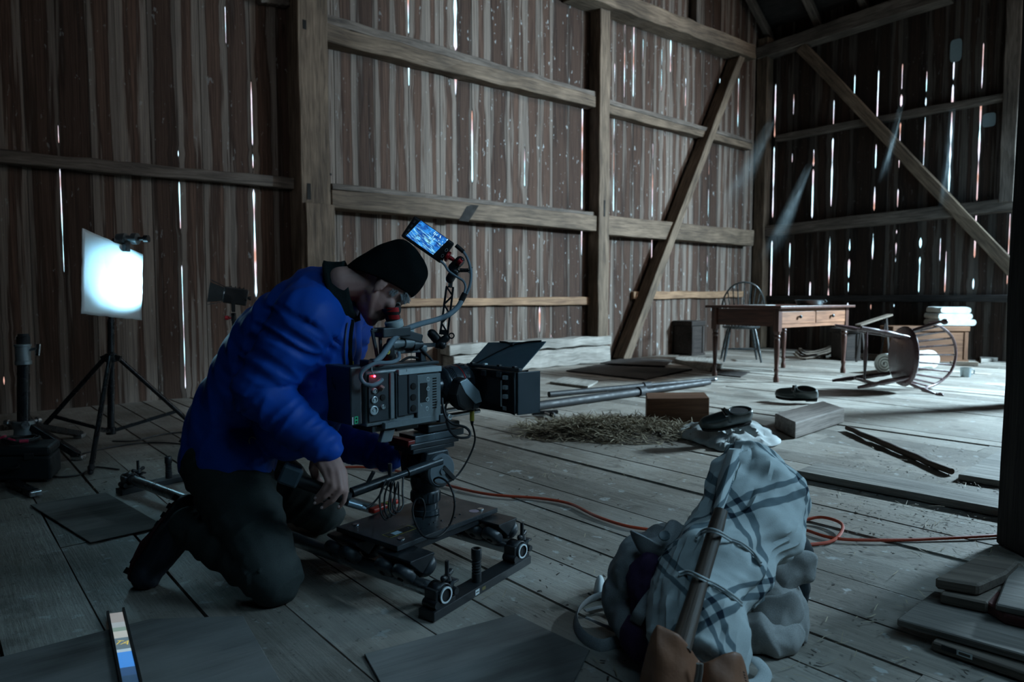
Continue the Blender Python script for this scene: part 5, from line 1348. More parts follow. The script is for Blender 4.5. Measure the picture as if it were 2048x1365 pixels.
    q = VX(776, 704, .0805); MB().lathe(q, ar, [(0, .008), (.0005, .008), (.0006, 0)], 16).build('yellow_tag', M_YEL, kb)
    MB().beam(q + ar*.001 + UPZ*.004 - af*.003, q + ar*.001 + UPZ*.004 + af*.003, .001, .0016).beam(q + ar*.001 + UPZ*.004 + af*.0025, q + ar*.001 - UPZ*.005 - af*.001, .001, .0016, up=ar).build('printed_seven', M_DARKIN, kb)
    MB().box(VX(787, 712, .065), (.016, .016, .02)).build('connector_body', M_BLACK, root, bevel=.004)
    # lens
    lz = zx(882, 779); L0 = K(f1, 0, lz); lc = K(f1, 0, lz)
    MB().lathe(L0, af, [(0, .046), (.010, .046), (.012, .040), (.024, .040)], 28).build('lens_mount', M_SILV, root, smooth=True)
    MB().lathe(L0 + af*.012, af, [(0, .0415), (.006, .0415)], 28).build('lens_mount_ring', M_RED, root, smooth=True)
    prof = [(.020, .036), (.045, .040), (.05, .056), (.056, .064)]
    for k in range(5): prof += [(.060 + k*.007, .066), (.063 + k*.007, .066), (.064 + k*.007, .0635), (.0665 + k*.007, .0635)]
    prof += [(.098, .066), (.115, .067), (.118, .064), (.128, .064), (.131, .067), (.16, .069), (.165, .066), (.20, .066)]
    ln = MB().lathe(L0, af, prof, 40).build('lens', m_plain('black_lens_barrel', (.03, .04, .05), .28, .1), root, smooth=True)
    MB().lathe(L0 + af*.122, af, [(0, .0652), (.0035, .0652)], 40, cap=False).build('red_line', M_RED, ln, smooth=True)
    for k in range(40):
        a = 2*pi*k/40
        if k % 2 == 0: MB().beam(L0 + af*.134 + (ar*cos(a) + UPZ*sin(a))*.068, L0 + af*.152 + (ar*cos(a) + UPZ*sin(a))*.0695, .004, .002, up=(ar*cos(a) + UPZ*sin(a))).build('grip_rib', M_BLACKM, ln)
    MB().beam(L0 + af*.10 + ar*.067 + UPZ*.012, L0 + af*.112 + ar*.068 + UPZ*.012, .002, .006).build('distance_mark', M_CAML, ln)
    # zoom motor hung on the near side of the lens
    mo = [(.055, -.060), (.045, -.022), (.062, .026), (.092, .034), (.150, -.018), (.165, -.062), (.135, -.082), (.085, -.080)]
    mt = MB().prism([L0 + af*f + ar*.052 + UPZ*z for f, z in mo], ar*.050).build('lens_motor', M_BLACKM, root, bevel=.010)
    MB().prism([L0 + af*f + ar*.1005 + UPZ*z for f, z in ((.060, .020), (.092, .030), (.147, -.018), (.160, -.056), (.130, -.060), (.085, -.020))], ar*.004).build('motor_cover', m_plain('slate_cover', (.38, .47, .52), .45, .1), mt, bevel=.002)
    MB().prism([L0 + af*f + ar*.1005 + UPZ*z for f, z in ((.122, -.056), (.158, -.062), (.140, -.078), (.118, -.078))], ar*.003).build('motor_foot', M_CAMD, mt, bevel=.001)
    # matte box
    fmb = f1 + .165; pl_ = lambda px, py, f: (lambda d: CAM + d*((K(f, 0, 0) - CAM).dot(af)/d.dot(af)))(ray(px, py))
    A = fz(pl_(932, 742, fmb)); B_ = fz(pl_(1028, 828, fmb)); rA, rB = A[1], B_[1]; zlo, zhi = fz(pl_(1010, 826, fmb))[2], fz(pl_(985, 741, fmb))[2]
    rA = max(rA, -.14); dpt = .065
    m = MB(); w_ = .030; rc = (rA + rB)/2
    for z0, z1 in ((zlo, zlo + w_), (zhi - w_, zhi)): m.beam(K(fmb + dpt/2, rA, (z0+z1)/2), K(fmb + dpt/2, rB, (z0+z1)/2), dpt, z1 - z0)
    for a_, b_ in ((rA, rA + w_), (rB - w_, rB)): m.beam(K(fmb + dpt/2, (a_+b_)/2, zlo), K(fmb + dpt/2, (a_+b_)/2, zhi), b_ - a_, dpt, up=af)
    mb = m.build('matte_box', M_CAMD, root, bevel=.004)
    MB().beam(K(fmb + .004, rc, zlo), K(fmb + .004, rc, zhi), rB - rA - .004, .008, up=af).build('rear_plate', m_plain('black_rear_plate', (.012, .015, .018), .5), mb, bevel=.002)
    MB().beam(K(fmb + .002, rB - .014, zlo + .004), K(fmb + .10, rB + .022, zlo + .004) , .010, .01).build('side_frame', M_CAMD, mb)
    MB().prism([K(fmb + .01, rB + .002, zlo - .004), K(fmb + .10, rB + .020, zlo - .004), K(fmb + .10, rB + .020, zhi), K(fmb + .01, rB + .002, zhi)], ar*.006).build('side_flag', m_plain('dark_teal_side_flag', (.028, .042, .052), .45), mb, bevel=.002)
    for k, z in enumerate((.86, .62, .40, .12)):
        q = K(fmb - .004, rB - .045, zlo + (zhi-zlo)*z); MB().beam(q, q + ar*.018, .012, .014).build('filter_catch', M_CAML if k != 3 else M_SILV, mb, bevel=.002)
    for r_ in (rc - .03, rc + .045): MB().beam(K(fmb - .006, r_, zhi - .012), K(fmb - .006, r_ + .02, zhi - .012), .01, .02).build('filter_latch', M_CAMD, mb, bevel=.002)
    MB().cyl(K(fmb - .004, rB - .055, zlo + .02), K(fmb - .004, rB - .055, zhi - .03), .003, seg=8).build('hinge_rod', M_CAML, mb, smooth=True)
    # top flag
    hz = zhi + .006; Fa = K(fmb + .02, rA - .01, hz); Fb = K(fmb + .02, rB + .012, hz)
    ft = fmb + .135; Fc = pl_(1092, 684, ft); Fd = pl_(977, 686, ft)
    flg = MB().quad(Fa, Fb, Fc, Fd).build('top_flag', m_plain('dark_teal_flag', (.075, .125, .155), .5, 0, .4, .1), root, solid=.003)
    nrm = (Fb - Fa).cross(Fd - Fa).normalized(); nrm = nrm if nrm.dot(CAM - Fa) > 0 else -nrm
    mid_ = (Fa + Fb + Fc + Fd)/4 + (Fd + Fc - Fa - Fb)*.18
    for p in (Fa.lerp(Fb, .12), Fd.lerp(Fc, .22), Fd.lerp(Fc, .93)):
        MB().tube(catmull([mid_ + nrm*.004, mid_.lerp(p, .5) + nrm*.005 + (Fd - Fa)*.03, p + nrm*.004], 5), .0028, 6).build('flag_wire', M_BLACKM, flg, smooth=True)
    MB().ell(mid_ + nrm*.005, .008, seg=10, rings=6).build('wire_knob', M_BLACKM, flg, smooth=True)
    MB().beam(Fa + nrm*.002, Fb + nrm*.002, .018, .012).build('flag_hinge', M_CAMD, flg, bevel=.003)
    for k in (.1, .35, .62, .9): MB().box(Fa.lerp(Fb, k) + nrm*.006 + UPZ*.004, (.014, .014, .008)).build('hinge_knob', M_CAML if k == .35 else M_BLACK, flg, bevel=.002)
    # articulated arm and monitor
    dm = 2.40
    b0 = at(884, 672, 2.42); b1 = at(898, 562, dm + .02)
    MB().beam(K(fx(868), 0, zh + .01), at(872, 690, 2.42), .014, .014).build('arm_base', M_CAMD, root, bevel=.002)
    m = MB(); m.cap(at(864, 668, 2.42), at(876, 682, 2.42), .017, .017, 14); m.cap(at(876, 690, 2.41), at(893, 676, 2.41), .015, .014, 14); m.ell(at(884, 690, 2.41), .017)
    lowj = m.build('ball_joint', M_BLACK, root, smooth=True)
    c = at(903, 672, 2.40); MB().tube([c + (RIGHT*cos(2*pi*i/14) + UPZ*sin(2*pi*i/14))*.009 for i in range(14)], .0025, 6, closed=True).build('arm_ring', M_BLACK, root, smooth=True)
    dA = (b1 - b0).normalized(); sA = (RIGHT - dA*RIGHT.dot(dA)).normalized(); nA = dA.cross(sA); LA = (at(903, 570, dm+.02) - at(888, 668, 2.42)).length
    o0 = at(888, 668, 2.42); m = MB(); hw = .013
    tpw = lambda k: hw*(1 - .12*k)
    for sg in (-1, 1): m.beam(o0 + sA*(hw*sg), o0 + dA*LA*.96 + sA*(hw*sg*.9), .012, .007, up=sA)
    for k in range(5):
        u0, u1 = .02 + k*.19, .02 + (k+1)*.19
        m.beam(o0 + dA*LA*u0 + sA*(hw*(-1)**k), o0 + dA*LA*min(u1, .96) - sA*(hw*(-1)**k), .011, .006, up=sA)
    m.beam(o0 + dA*LA*.94, o0 + dA*(LA + .02), .014, .012); m.beam(o0 - dA*.004, o0 + dA*.014, .012, .034, up=sA)
    m.build('lattice_arm', M_BLACK, root, bevel=.001, bseg=1)
    m = MB(); m.cap(at(900, 558, dm+.01), at(906, 548, dm+.01), .016, .016, 14); m.cap(at(906, 536, dm+.01), at(920, 522, dm+.01), .018, .017, 14); m.ell(at(910, 545, dm), .016); m.build('ball_joint', M_BLACK, root, smooth=True)
    MB().cyl(at(919, 541, dm-.005), at(936, 541, dm-.005), .007, seg=12).build('joint_screw', M_BLACK, root, smooth=True); MB().lathe(at(936, 541, dm-.005), RIGHT, [(0, .008), (.003, .012), (.016, .012)], 14).build('joint_knob', M_SILV, root, smooth=True)
    MB().cyl(at(917, 521, dm-.012), at(923, 527, dm-.012), .012, seg=14).build('red_collar', M_RED, root, smooth=True)
    MB().lathe(at(893, 512, dm), (at(907, 520, dm) - at(893, 512, dm)), [(0, .018), (.006, .020), (.010, .019), (.012, .008), (.03, .007)], 18).build('red_knob', M_RED, root, smooth=True)
    # monitor (long edges fall to the right)
    TL, TR, BR, BL = at(833, 431, dm-.02), at(914, 488, dm), at(876, 531, dm+.01), at(797, 470, dm-.01)
    ex_ = (TR - TL).normalized(); cen = (TL+TR+BR+BL)/4; nn = ex_.cross(TL - BL).normalized(); nn = nn if nn.dot(CAM - cen) > 0 else -nn
    ey_ = nn.cross(ex_).normalized(); wv, hv = (TR-TL).length*.985, (TL-BL).length*.93
    mon = MB().beam(cen - ex_*wv/2 - nn*.013, cen + ex_*wv/2 - nn*.013, hv, .026, up=nn).build('monitor', M_BLACKM, root, bevel=.006)
    s0, s1, s2, s3 = [(lambda d: CAM + d*((cen + nn*.0008 - CAM).dot(nn)/d.dot(nn)))(ray(x, y)) for x, y in ((812, 472), (866, 510), (897, 479.5), (841.5, 441.5))]
    t = NT('monitor_picture'); tcv = t.attr('tc').outputs['Vector']; sp = t.N('SeparateXYZ'); t.L(tcv, sp.inputs[0]); u, v = sp.outputs[0], sp.outputs[1]
    base = t.mix(t.ramp(t.noise(tcv, 3.2, 3), .35, .65), (.01, .06, .30), (.03, .28, .80))
    rot = t.math('ADD', t.math('MULTIPLY', u, 2.0), t.math('MULTIPLY', v, 8.0))
    cmb = t.N('CombineXYZ'); t.L(rot, cmb.inputs[0]); t.L(t.math('MULTIPLY', u, 1.2), cmb.inputs[1]); st = t.noise(cmb.outputs[0], 2.2, 4, .7)
    mk = t.math('MULTIPLY', t.ramp(v, .85, .45), t.ramp(st, .50, .62))
    col = t.mix(mk, base, (.35, .85, 1.0))
    slots = t.math('MULTIPLY', t.ramp(t.noise(t.vmul(tcv, (26, 5, 1)), 1.0, 1), .60, .68), t.math('MULTIPLY', t.ramp(v, .45, .6), t.ramp(u, .4, .55)))
    col = t.mix(slots, col, (.6, .95, 1.0)); dk = t.ramp(t.noise(t.vmul(tcv, (4, 7, 1)), 1.4, 2), .56, .62); col = t.mix(t.math('MULTIPLY', dk, .75), col, (.004, .015, .08))
    t.done((.01, .01, .01), .15); t.L(col, t.b.inputs['Emission Color']); t.b.inputs['Emission Strength'].default_value = 1.15
    m = MB(); m.add([s0, s1, s2, s3], [(0, 1, 2, 3)], [(0, 0, 0), (1, 0, 0), (1, 1, 0), (0, 1, 0)]); m.build('screen', t.m, mon)
    m = MB()
    for k in range(4):
        q = cen - ex_*(wv/2 - .012) + ey_*(hv*(.30 - k*.2)) + nn*.0008; m.beam(q - ey_*.005, q + ey_*.005, .006, .001, up=nn)
    m.build('button_strip', m_plain('grey_buttons', (.08, .09, .10), .4), mon)
    for k in (-.18, .1):
        q = cen + ex_*(wv/2 - .010) + ey_*(hv*k) + nn*.0008; MB().tube([q + (ex_*cos(2*pi*i/14)*.004 + ey_*sin(2*pi*i/14)*.006) for i in range(14)], .0008, 5, closed=True).build('button_ring', M_CAML, mon)
    # cables of the monitor: two leads run into one sleeve
    l1 = [at(x, y, dm - .02) for x, y in ((914, 492), (926, 503), (936, 520), (942, 545), (940, 570), (933, 588), (928, 596))]
    l2 = [at(x, y, dm - .03) for x, y in ((881, 522), (890, 531), (897, 542), (912, 553), (926, 562), (931, 574), (928, 588), (926, 596))]
    MB().cyl(at(912, 491, dm-.02), at(927, 504, dm-.02), .0075, seg=12).build('cable_plug', M_BLACKM, root, smooth=True)
    MB().tube(catmull(l1, 6), .0048, 8).build('monitor_cable', M_SLEEVE, root, smooth=True); MB().tube(catmull(l2, 6), .0042, 8).build('monitor_cable', M_SLEEVE, root, smooth=True)
    MB().cyl(at(930, 587, dm-.03), at(922, 603, dm-.03), .0105, seg=14).build('sleeve_tie', M_BLACKM, root, smooth=True)
    sl = [(924, 600, 2.37), (915, 615, 2.36), (897, 630, 2.34), (872, 640, 2.32), (842, 648, 2.24), (812, 659, 2.17), (792, 674, 2.13), (777, 694, 2.08), (764, 712, 2.04), (748, 727, 2.01)]
    MB().tube(catmull([at(*q) for q in sl], 6), .0092, 10).build('cable_sleeve', M_SLEEVE, root, smooth=True)
    sl = [(797, 706, 2.08), (798, 716, 2.06), (790, 723, 2.04), (775, 726, 2.02), (752, 727, 2.0), (735, 735, 1.985), (724, 745, 1.98), (722, 757, 1.98), (730, 768, 1.985), (744, 771, 1.99), (755, 767, 2.005), (764, 760, 2.035)]
    MB().tube(catmull([at(*q) for q in sl], 6), .0062, 9).build('looped_cable', M_SLEEVE, root, smooth=True)
    for q in ([(786, 700, 2.2), (800, 703, 2.2), (815, 700, 2.22), (830, 690, 2.26)], [(742, 728, 2.02), (727, 735, 2.04), (716, 742, 2.05)], [(747, 750, 2.01), (743, 738, 2.0), (747, 728, 2.01)]):
        MB().tube(catmull([at(*w) for w in q], 6), .0022, 7).build('thin_lead', M_CAML, root, smooth=True)
    for q in ([(884, 797, 2.21), (886, 815, 2.20), (892, 835, 2.20), (905, 848, 2.21), (930, 855, 2.21), (940, 866, 2.20), (936, 875, 2.19), (915, 875, 2.18), (900, 862, 2.19), (893, 842, 2.24)],
              [(905, 795, 2.33), (896, 802, 2.3), (891, 815, 2.28), (891, 830, 2.26)], [(880, 736, 2.3), (890, 738, 2.32), (893, 748, 2.33), (886, 757, 2.32)],
              [(800, 725, 2.22), (820, 715, 2.24), (845, 720, 2.26), (860, 728, 2.28)]):
        MB().tube(catmull([at(*w) for w in q], 6), .0042, 8).build('black_lead', M_BLACKM, root, smooth=True)
    # motor cable hanging down to the platform
    q = L0 + af*.13 + ar*.085 - UPZ*.085; dq = depth(q)
    MB().cyl(q, q - UPZ*.035, .008, seg=12).build('yellow_plug', M_YEL, root, smooth=True)
    MB().lathe(q - UPZ*.018, -UPZ, [(0, .0075), (.022, .006), (.034, .003)], 12).build('plug_boot', M_BLACKM, root, smooth=True)
    cb = [q - UPZ*.045] + [at(x, y, d) for x, y, d in ((950, 880, dq), (938, 915, dq), (916, 950, dq - .02), (893, 967, 2.24), (874, 968, 2.18), (868, 960, 2.16), (880, 956, 2.14), (897, 968, 2.12), (908, 995, 2.10), (908, 1025, 2.10), (897, 1055, 2.10), (878, 1073, 2.05), (858, 1077, 2.04), (842, 1068, 2.05), (830, 1045, 2.13), (825, 1020, 2.14), (832, 1000, 2.15), (845, 1000, 2.15), (850, 1020, 2.15), (846, 1040, 2.15))]
    MB().tube(catmull(cb, 6), .0032, 7).build('motor_cable', M_BLACKM, root, smooth=True)
cinema_camera()
# grip control held on the end of the pan bar, with its coiled lead
def grip_control():
    e = PE; root = thing('zoom_grip', 'black handgrip control on the pan bar end, held in the hand', 'grip', e)
    a = at(596, 962, 1.99); b = at(700, 1000, 2.02); d = (b - a).normalized(); _, sd, u = frame(d)
    MB().cyl(a, b, .0195, seg=20).build('grip_tube', M_BLACKM, root, smooth=True)
    c = at(585, 952, 1.985); hd = MB().beam(c - d*.035, c + d*.025, .045, .058, up=u).build('control_head', m_plain('dark_teal_control', (.035, .055, .07), .4), root, bevel=.008)
    MB().beam(c - d*.0362, c - d*.034, .026, .030, up=u).build('control_window', M_DARKIN, hd)
    MB().beam(c - d*.0368 + u*.004, c - d*.0355 + u*.004, .018, .006, up=u).build('rocker', M_CAML, hd)
    p = at(695, 1006, 2.0); MB().cyl(p, at(722, 1014, 2.02), .010, seg=14).build('plug', m_plain('blue_grey_plug', (.16, .22, .26), .35, .5), root, smooth=True); MB().cyl(at(722, 1014, 2.02), at(731, 1018, 2.03), .006, .004, seg=12).build('plug_boot', M_SLEEVE, root, smooth=True)
    pts = [(731, 1017, 2.03), (745, 1008, 2.05), (760, 990, 2.06), (768, 970, 2.07)]
    for k in range(4):
        x = 772 + k*8; pts += [(x, 962 + k, 2.08), (x - 12 + k*2, 990, 2.07), (x - 10, 1025 - k*3, 2.06), (x, 1040 - k*5, 2.06), (x + 10, 1020 - k*3, 2.08), (x + 9, 985, 2.1)]
    pts += [(806, 955, 2.12)]
    MB().tube(catmull([at(*q) for q in pts], 6), .0030, 7).build('coiled_lead', M_BLACKM, root, smooth=True)
grip_control()
# ================================================================== the kneeling person
M_SKIN = None
def m_skin():
    t = NT('skin'); p = t.N('TexCoord').outputs['Object']; n = t.noise(p, 14, 4); n2 = t.noise(p, 160, 3)
    col = t.mix(n, (.36, .20, .17), (.50, .30, .26)); col = t.mix(t.math('MULTIPLY', n2, .25), col, (.30, .15, .13))
    t.b.inputs['Subsurface Weight'].default_value = .0
    t.bump(n2, .15, .001); return t.done(col, .5, 0, .4)
M_SKIN = m_skin()
M_JACK = m_cloth('royal_blue_shell', (.004, .070, .42), .55, 500, .12, .0, .08)
M_TROU = m_cloth('dark_olive_twill', (.036, .044, .043), .8, 400, .25, .0, .2)
M_KNIT = m_cloth('black_knit', (.004, .006, .0065), .95, 260, .3, .0, .5, .06)
M_COLL = m_cloth('dark_fleece', (.010, .017, .018), .95, 300, .3, .0, .4, .08)
M_BOOT = m_plain('dark_navy_boot', (.014, .017, .026), .6, 0, .4, .3, .2, 50)
def person():
    # ---- joints (right side is the near side)
    hipc = at(462, 905, 2.30); neck = at(680, 593, 2.19)
    f_h = None
    spine = [at(458, 915, 2.31), at(474, 850, 2.30), at(514, 768, 2.28), at(578, 672, 2.24), at(640, 607, 2.215)]
    rt = (-RIGHT*.25 - FWD0*.97).normalized()
    sh_r, el_r, wr_r = at(612, 640, 2.06), at(519, 782, 2.02), at(645, 902, 2.00)
    sh_l, el_l, wr_l = at(690, 650, 2.42), at(640, 868, 2.56), at(786, 915, 2.46)
    hp_r, hp_l = at(450, 930, 2.22), at(478, 925, 2.46)
    kn_r = fl(543, 1203) + UPZ*.072
    kn_l = T(tuv(fl(600, 1085))[0], .20, .072)
    an_r = at(372, 1052, 2.20); an_l = kn_l + td*.40 + UPZ*.03
    toe_r = fl(292, 1172) + UPZ*.030; toe_l = an_l + td*.13; toe_l.z = .04
    root = thing('person', 'person in blue jacket and black beanie kneeling at the camera eyepiece', 'person', (kn_r + an_r)/2*1.0)
    root.location.z = 0; ORG[root].z = 0
    # ---- head frame
    yaw, pit = R(20), R(54)
    hf0 = RIGHT*cos(yaw) + FWD0*sin(yaw); hl = UPZ.cross(hf0).normalized()
    hf = hf0*cos(pit) - UPZ*sin(pit); hu = hf0*sin(pit) + UPZ*cos(pit)
    HC = at(762, 567, 2.165)
    HS = .95
    def h(x, y, z): return HC + (hf*x + hl*y + hu*z)*HS
    hrot = Matrix((hf, hl, hu)).transposed().to_quaternion()
    m = MB()
    m.ell(h(-.005, 0, .030), (.098, .076, .090), hrot); m.ell(h(.030, 0, -.030), (.067, .061, .080), hrot)
    m.ell(h(.078, 0, -.100), (.022, .026, .018), hrot, 14, 8); m.ell(h(.060, 0, -.085), (.035, .042, .03), hrot, 14, 8)
    for s in (-1, 1):
        m.cap(h(.005, .056*s, -.050), h(.062, .026*s, -.098), .018, .014); m.cap(h(.078, .045*s, .020), h(.092, .012*s, .024), .010, .010)
        m.ell(h(.066, .044*s, -.024), .021, None, 14, 8)
        er = hrot @ Quaternion((0, 0, 1), .35*s) @ Quaternion((0, 1, 0), -.15)
        m.ell(h(-.004, .080*s, -.012), (.017, .006, .031), er, 16, 10); m.cap(h(-.016, .084*s, .004), h(-.004, .080*s, -.034), .005, .006, 8)
        m.cap(h(-.002, .085*s, .018), h(-.017, .085*s, .006), .0045, .005, 8); m.ell(h(.0, .079*s, -.038), (.008, .005, .009), er, 10, 6)
    m.cap(h(.092, 0, .008), h(.116, 0, -.034), .009, .0135); 
    for s in (-1, 1): m.ell(h(.104, .013*s, -.038), .009, None, 10, 6)
    m.ell(h(.094, 0, -.062), (.010, .023, .006), hrot, 14, 8); m.ell(h(.091, 0, -.073), (.010, .020, .007), hrot, 14, 8)
    # ---- neck, trunk, limbs of the one continuous body
    m.chain([h(-.035, 0, -.045), h(-.075, 0, -.105), neck, spine[4]], [.056, .053, .056, .07])
    for i, p in enumerate(spine): m.ell(p, ((.13, .14, .14, .145, .11)[i], (.10, .10, .10, .115, .09)[i], .13), Matrix((rt, (neck - hipc).normalized().cross(rt), (neck - hipc).normalized())).transposed().to_quaternion())
    m.chain([spine[4], sh_r, el_r, wr_r], [.08, .055, .040, .030]); m.chain([spine[4], sh_l, el_l, wr_l], [.08, .055, .040, .030])
    for hp, kn, an, toe in ((hp_r, kn_r, an_r, toe_r), (hp_l, kn_l, an_l, toe_l)):
        m.chain([spine[0], hp, kn, an, toe], [.11, .085, .050, .036, .025])
    # hands: near hand closed over the grip
    def hand(mcp, pip, dip, tip, wrist, rr=.0092):
        for k in range(4):
            r = rr*(1, 1.04, 1.0, .88)[k]
            m.chain([wrist[0].lerp(wrist[1], k/3), mcp[k], pip[k], dip[k], tip[k]], [.016, .0125, r*1.06, r*.95, r*.80], 12)
        m.chain([wrist[0], mcp[0]], [.018, .014]); m.chain([wrist[1], mcp[3]], [.018, .012])
        m.chain([mcp[0], mcp[3]], [.0125, .0115])
    A = lambda L: [at(*q) for q in L]
    hand(A([(650, 942, 1.975), (664, 943, 1.970), (676, 945, 1.972), (687, 946, 1.985)]), A([(657, 964, 1.958), (667, 975, 1.954), (682, 980, 1.957), (692, 984, 1.97)]),
         A([(645, 983, 1.960), (650, 993, 1.955), (666, 1001, 1.957), (688, 1003, 1.968)]), A([(633, 996, 1.968), (632, 1006, 1.964), (646, 1015, 1.966), (678, 1016, 1.975)]),
         A([(634, 910, 2.0), (664, 908, 2.0)]))
    m.chain(A([(634, 915, 2.0), (627, 936, 2.0), (631, 955, 2.018), (645, 972, 2.03), (656, 982, 2.025)]), [.018, .0145, .012, .0105, .009], 12)
    # far hand resting against the head's plate
    wl = wr_l + RIGHT*.02
    fm = [wl + RIGHT*.075 + UPZ*(.018 - .013*k) + FWD0*(.004*k) for k in range(4)]
    hand(fm, [p + RIGHT*.035 - FWD0*.012 for p in fm], [p + RIGHT*.052 - FWD0*.030 for p in fm], [p + RIGHT*.055 - FWD0*.048 for p in fm], [wr_l + UPZ*.014, wr_l - UPZ*.014])
    m.chain([wr_l, wl + RIGHT*.03 + UPZ*.035 - FWD0*.01, wl + RIGHT*.06 + UPZ*.045 - FWD0*.02, wl + RIGHT*.08 + UPZ*.040 - FWD0*.03], [.018, .013, .011, .009])
    m.build('body', M_SKIN, root, smooth=True, remesh=.0042, smit=3)
    # nails of the near hand
    for (x, y, d, dx, dy) in ((630.5, 997, 1.958, -.6, .8), (629.5, 1007, 1.954, -.7, .7), (643, 1016, 1.956, -.7, .7), (677, 1014, 1.966, -.3, .9)):
        c = at(x, y, d); a = (RIGHT*dx - UPZ*dy).normalized(); m = MB(); m.ell(c, (.0050, .0042, .0016), Matrix((a, (FWD0).cross(a), -FWD0)).transposed().to_quaternion(), 12, 6); m.build('fingernail', m_plain('fingernail', (.52, .36, .34), .3), root, smooth=True)
    for s in (-1, 1):
        e = MB().ell(h(.083, .031*s, -.002), .0115, None, 14, 10).build('eye', m_plain('eye_white', (.6, .6, .58), .2), root, smooth=True)
        MB().ell(h(.0925, .031*s, -.003), (.003, .0052, .0052), hrot, 12, 8).build('iris', m_plain('dark_iris', (.03, .03, .04), .2), e, smooth=True)
    # ---- hair under the cap edge, brow
    rnd = random.Random(4); M_HAIR = m_plain('grey_hair', (.26, .28, .29), .6, 0, .3, .3)
    def lock(nm, x, y, z, dx, dz, L, n, sp=.012):
        m = MB()
        for i in range(n):
            a = h(x + rnd.uniform(-sp, sp), y + rnd.uniform(-.004, .004), z + rnd.uniform(-sp, sp)); d = hf*(dx + rnd.uniform(-.3, .3)) + hu*(dz + rnd.uniform(-.3, .3)) + hl*(rnd.uniform(-.2, .2) + (.25 if y > 0 else -.25)); d.normalize(); l = L*rnd.uniform(.6, 1.2)
            m.tube([a, a + d*l*.5 + hf*.002, a + d*l - hu*.003], [.0009, .0008, .0003], 4)
        m.build(nm, M_HAIR, root, smooth=True)
    for s in (-1, 1):
        lock('hair', .070, .058*s, .030, .9, -.3, .020, 90, .012); lock('sideburn', .040, .068*s, .012, .2, -1, .010, 60, .010); lock('eyebrow', .088, .030*s, .030, .6, .2, .012, 60, .008)
    # ---- beanie
    P = []; nphi = 40
    for i in range(nphi):
        phi = 2*pi*i/nphi; c_, s_ = cos(phi), sin(phi); row = []
        ze = -.002 + .058*c_ - .004*cos(2*phi)                   # edge runs from brow down to nape
        for j in range(15):
            k = j/14; th = k*pi/2
            rx, ry, zt = .102, .088, .158
            z = ze + (zt - ze)*sin(th)**1.0; rr = cos(th)**.48
            bulge = 1 + .035*sin(pi*k)
            wr = .0035*noise.noise(V((c_*3, s_*3, k*4))) + .0025*sin(z*70 + c_*3)*(1-k)*k*4
            row.append(h(-.006 - .006*k + (rx*rr*bulge + wr)*c_, (ry*rr*bulge + wr)*s_, z))
        P.append(row)
    m = MB(); m.grid(P, closed_u=True); m.build('beanie', M_KNIT, root, smooth=True, solid=.006, sub=1)
    # ---- jacket
    ax = (neck - hipc).normalized(); fr = ax.cross(rt).normalized(); fr = fr if fr.dot(RIGHT) > 0 else -fr
    q = Matrix((rt, fr, ax)).transposed(); q = Matrix((rt, ax.cross(rt), ax)).transposed().to_quaternion()
    m = MB()
    sp_ = catmull(spine, 5); W_ = [(.185, .142), (.18, .140), (.185, .138), (.195, .142), (.15, .105)]
    for i, p in enumerate(sp_):
        k = i/5; a_ = W_[min(int(k), 4)]; b_ = W_[min(int(k) + 1, 4)]; t_ = k - int(k)
        m.ell(p, (a_[0] + (b_[0]-a_[0])*t_, a_[1] + (b_[1]-a_[1])*t_, .11), q, 26, 16)
    m.chain([at(468, 915, 2.20), at(460, 900, 2.45)], [.125, .125])
    m.chain([neck - ax*.02, spine[4]], [.078, .12])
    # open front hanging down from the collar
    for d_, x0 in ((2.14, 676), (2.27, 690)): m.chain([at(x0 - 4, 640, d_), at(x0 - 4, 700, d_), at(x0 - 18, 770, d_), at(x0 - 46, 840, d_ - .02)], [.050, .056, .060, .06])
    m.chain([at(640, 690, 2.17), at(620, 770, 2.18), at(580, 850, 2.20)], [.10, .10, .11])
    m.chain([spine[4], sh_r], [.115, .098]); m.chain([sh_r, sh_r.lerp(el_r, .5), el_r, el_r.lerp(wr_r, .5), at(648, 893, 2.0)], [.098, .088, .080, .066, .052])
    m.chain([spine[4], sh_l, el_l, el_l.lerp(wr_l, .6), wr_l - RIGHT*.02], [.11, .095, .078, .066, .052])
    segs = [(spine[4], sh_r), (sh_r, el_r), (el_r, wr_r), (sh_l, el_l), (el_l, wr_l)]
    def folds(p, n):
        best = None
        for i, (a, b) in enumerate(segs):
            d = b - a; t_ = max(0, min(1, (p - a).dot(d)/d.length_squared)); dd = (p - (a + d*t_)).length
            if best is None or dd < best[0]: best = (dd, i, t_, d.normalized(), a)
        dd, i, t_, d, a = best
        amp = 0
        if dd < .13 and i > 0:
            s = (p - a).dot(d); r_ = p - (a + d*s); g_ = noise.noise(V((s*30 + 7*i, r_.dot(UPZ)*7 + i, r_.dot(rt)*7)))
            amp = .0105*(1 - abs(g_)*2.4)*(.55 + .6*abs(noise.noise(p*4)))
        else:
            u = p.dot(ax); v_ = p.dot(fr); g_ = noise.noise(V((u*11 + v_*9, v_*4 - u*3, p.dot(rt)*4)))
            amp = .010*(1 - abs(g_)*2.2)*.9
        return n*amp
    jk = m.build('jacket', M_JACK, root, smooth=True, remesh=.0068, smit=9, disp=folds)
    from mathutils.bvhtree import BVHTree
    bv = BVHTree.FromPolygons([v.co + ORG[jk] for v in jk.data.vertices], [tuple(p.vertices) for p in jk.data.polygons])
    def on(px, py, off=.002):
        d = ray(px, py).normalized(); q = bv.ray_cast(CAM, d)[0]
        return None if q is None else q - d*off
    zl = [q for q in (on(x, y) for x, y in ((704, 640), (702, 656), (700, 674), (699, 692), (699, 710), (700, 728), (698, 746))) if q]
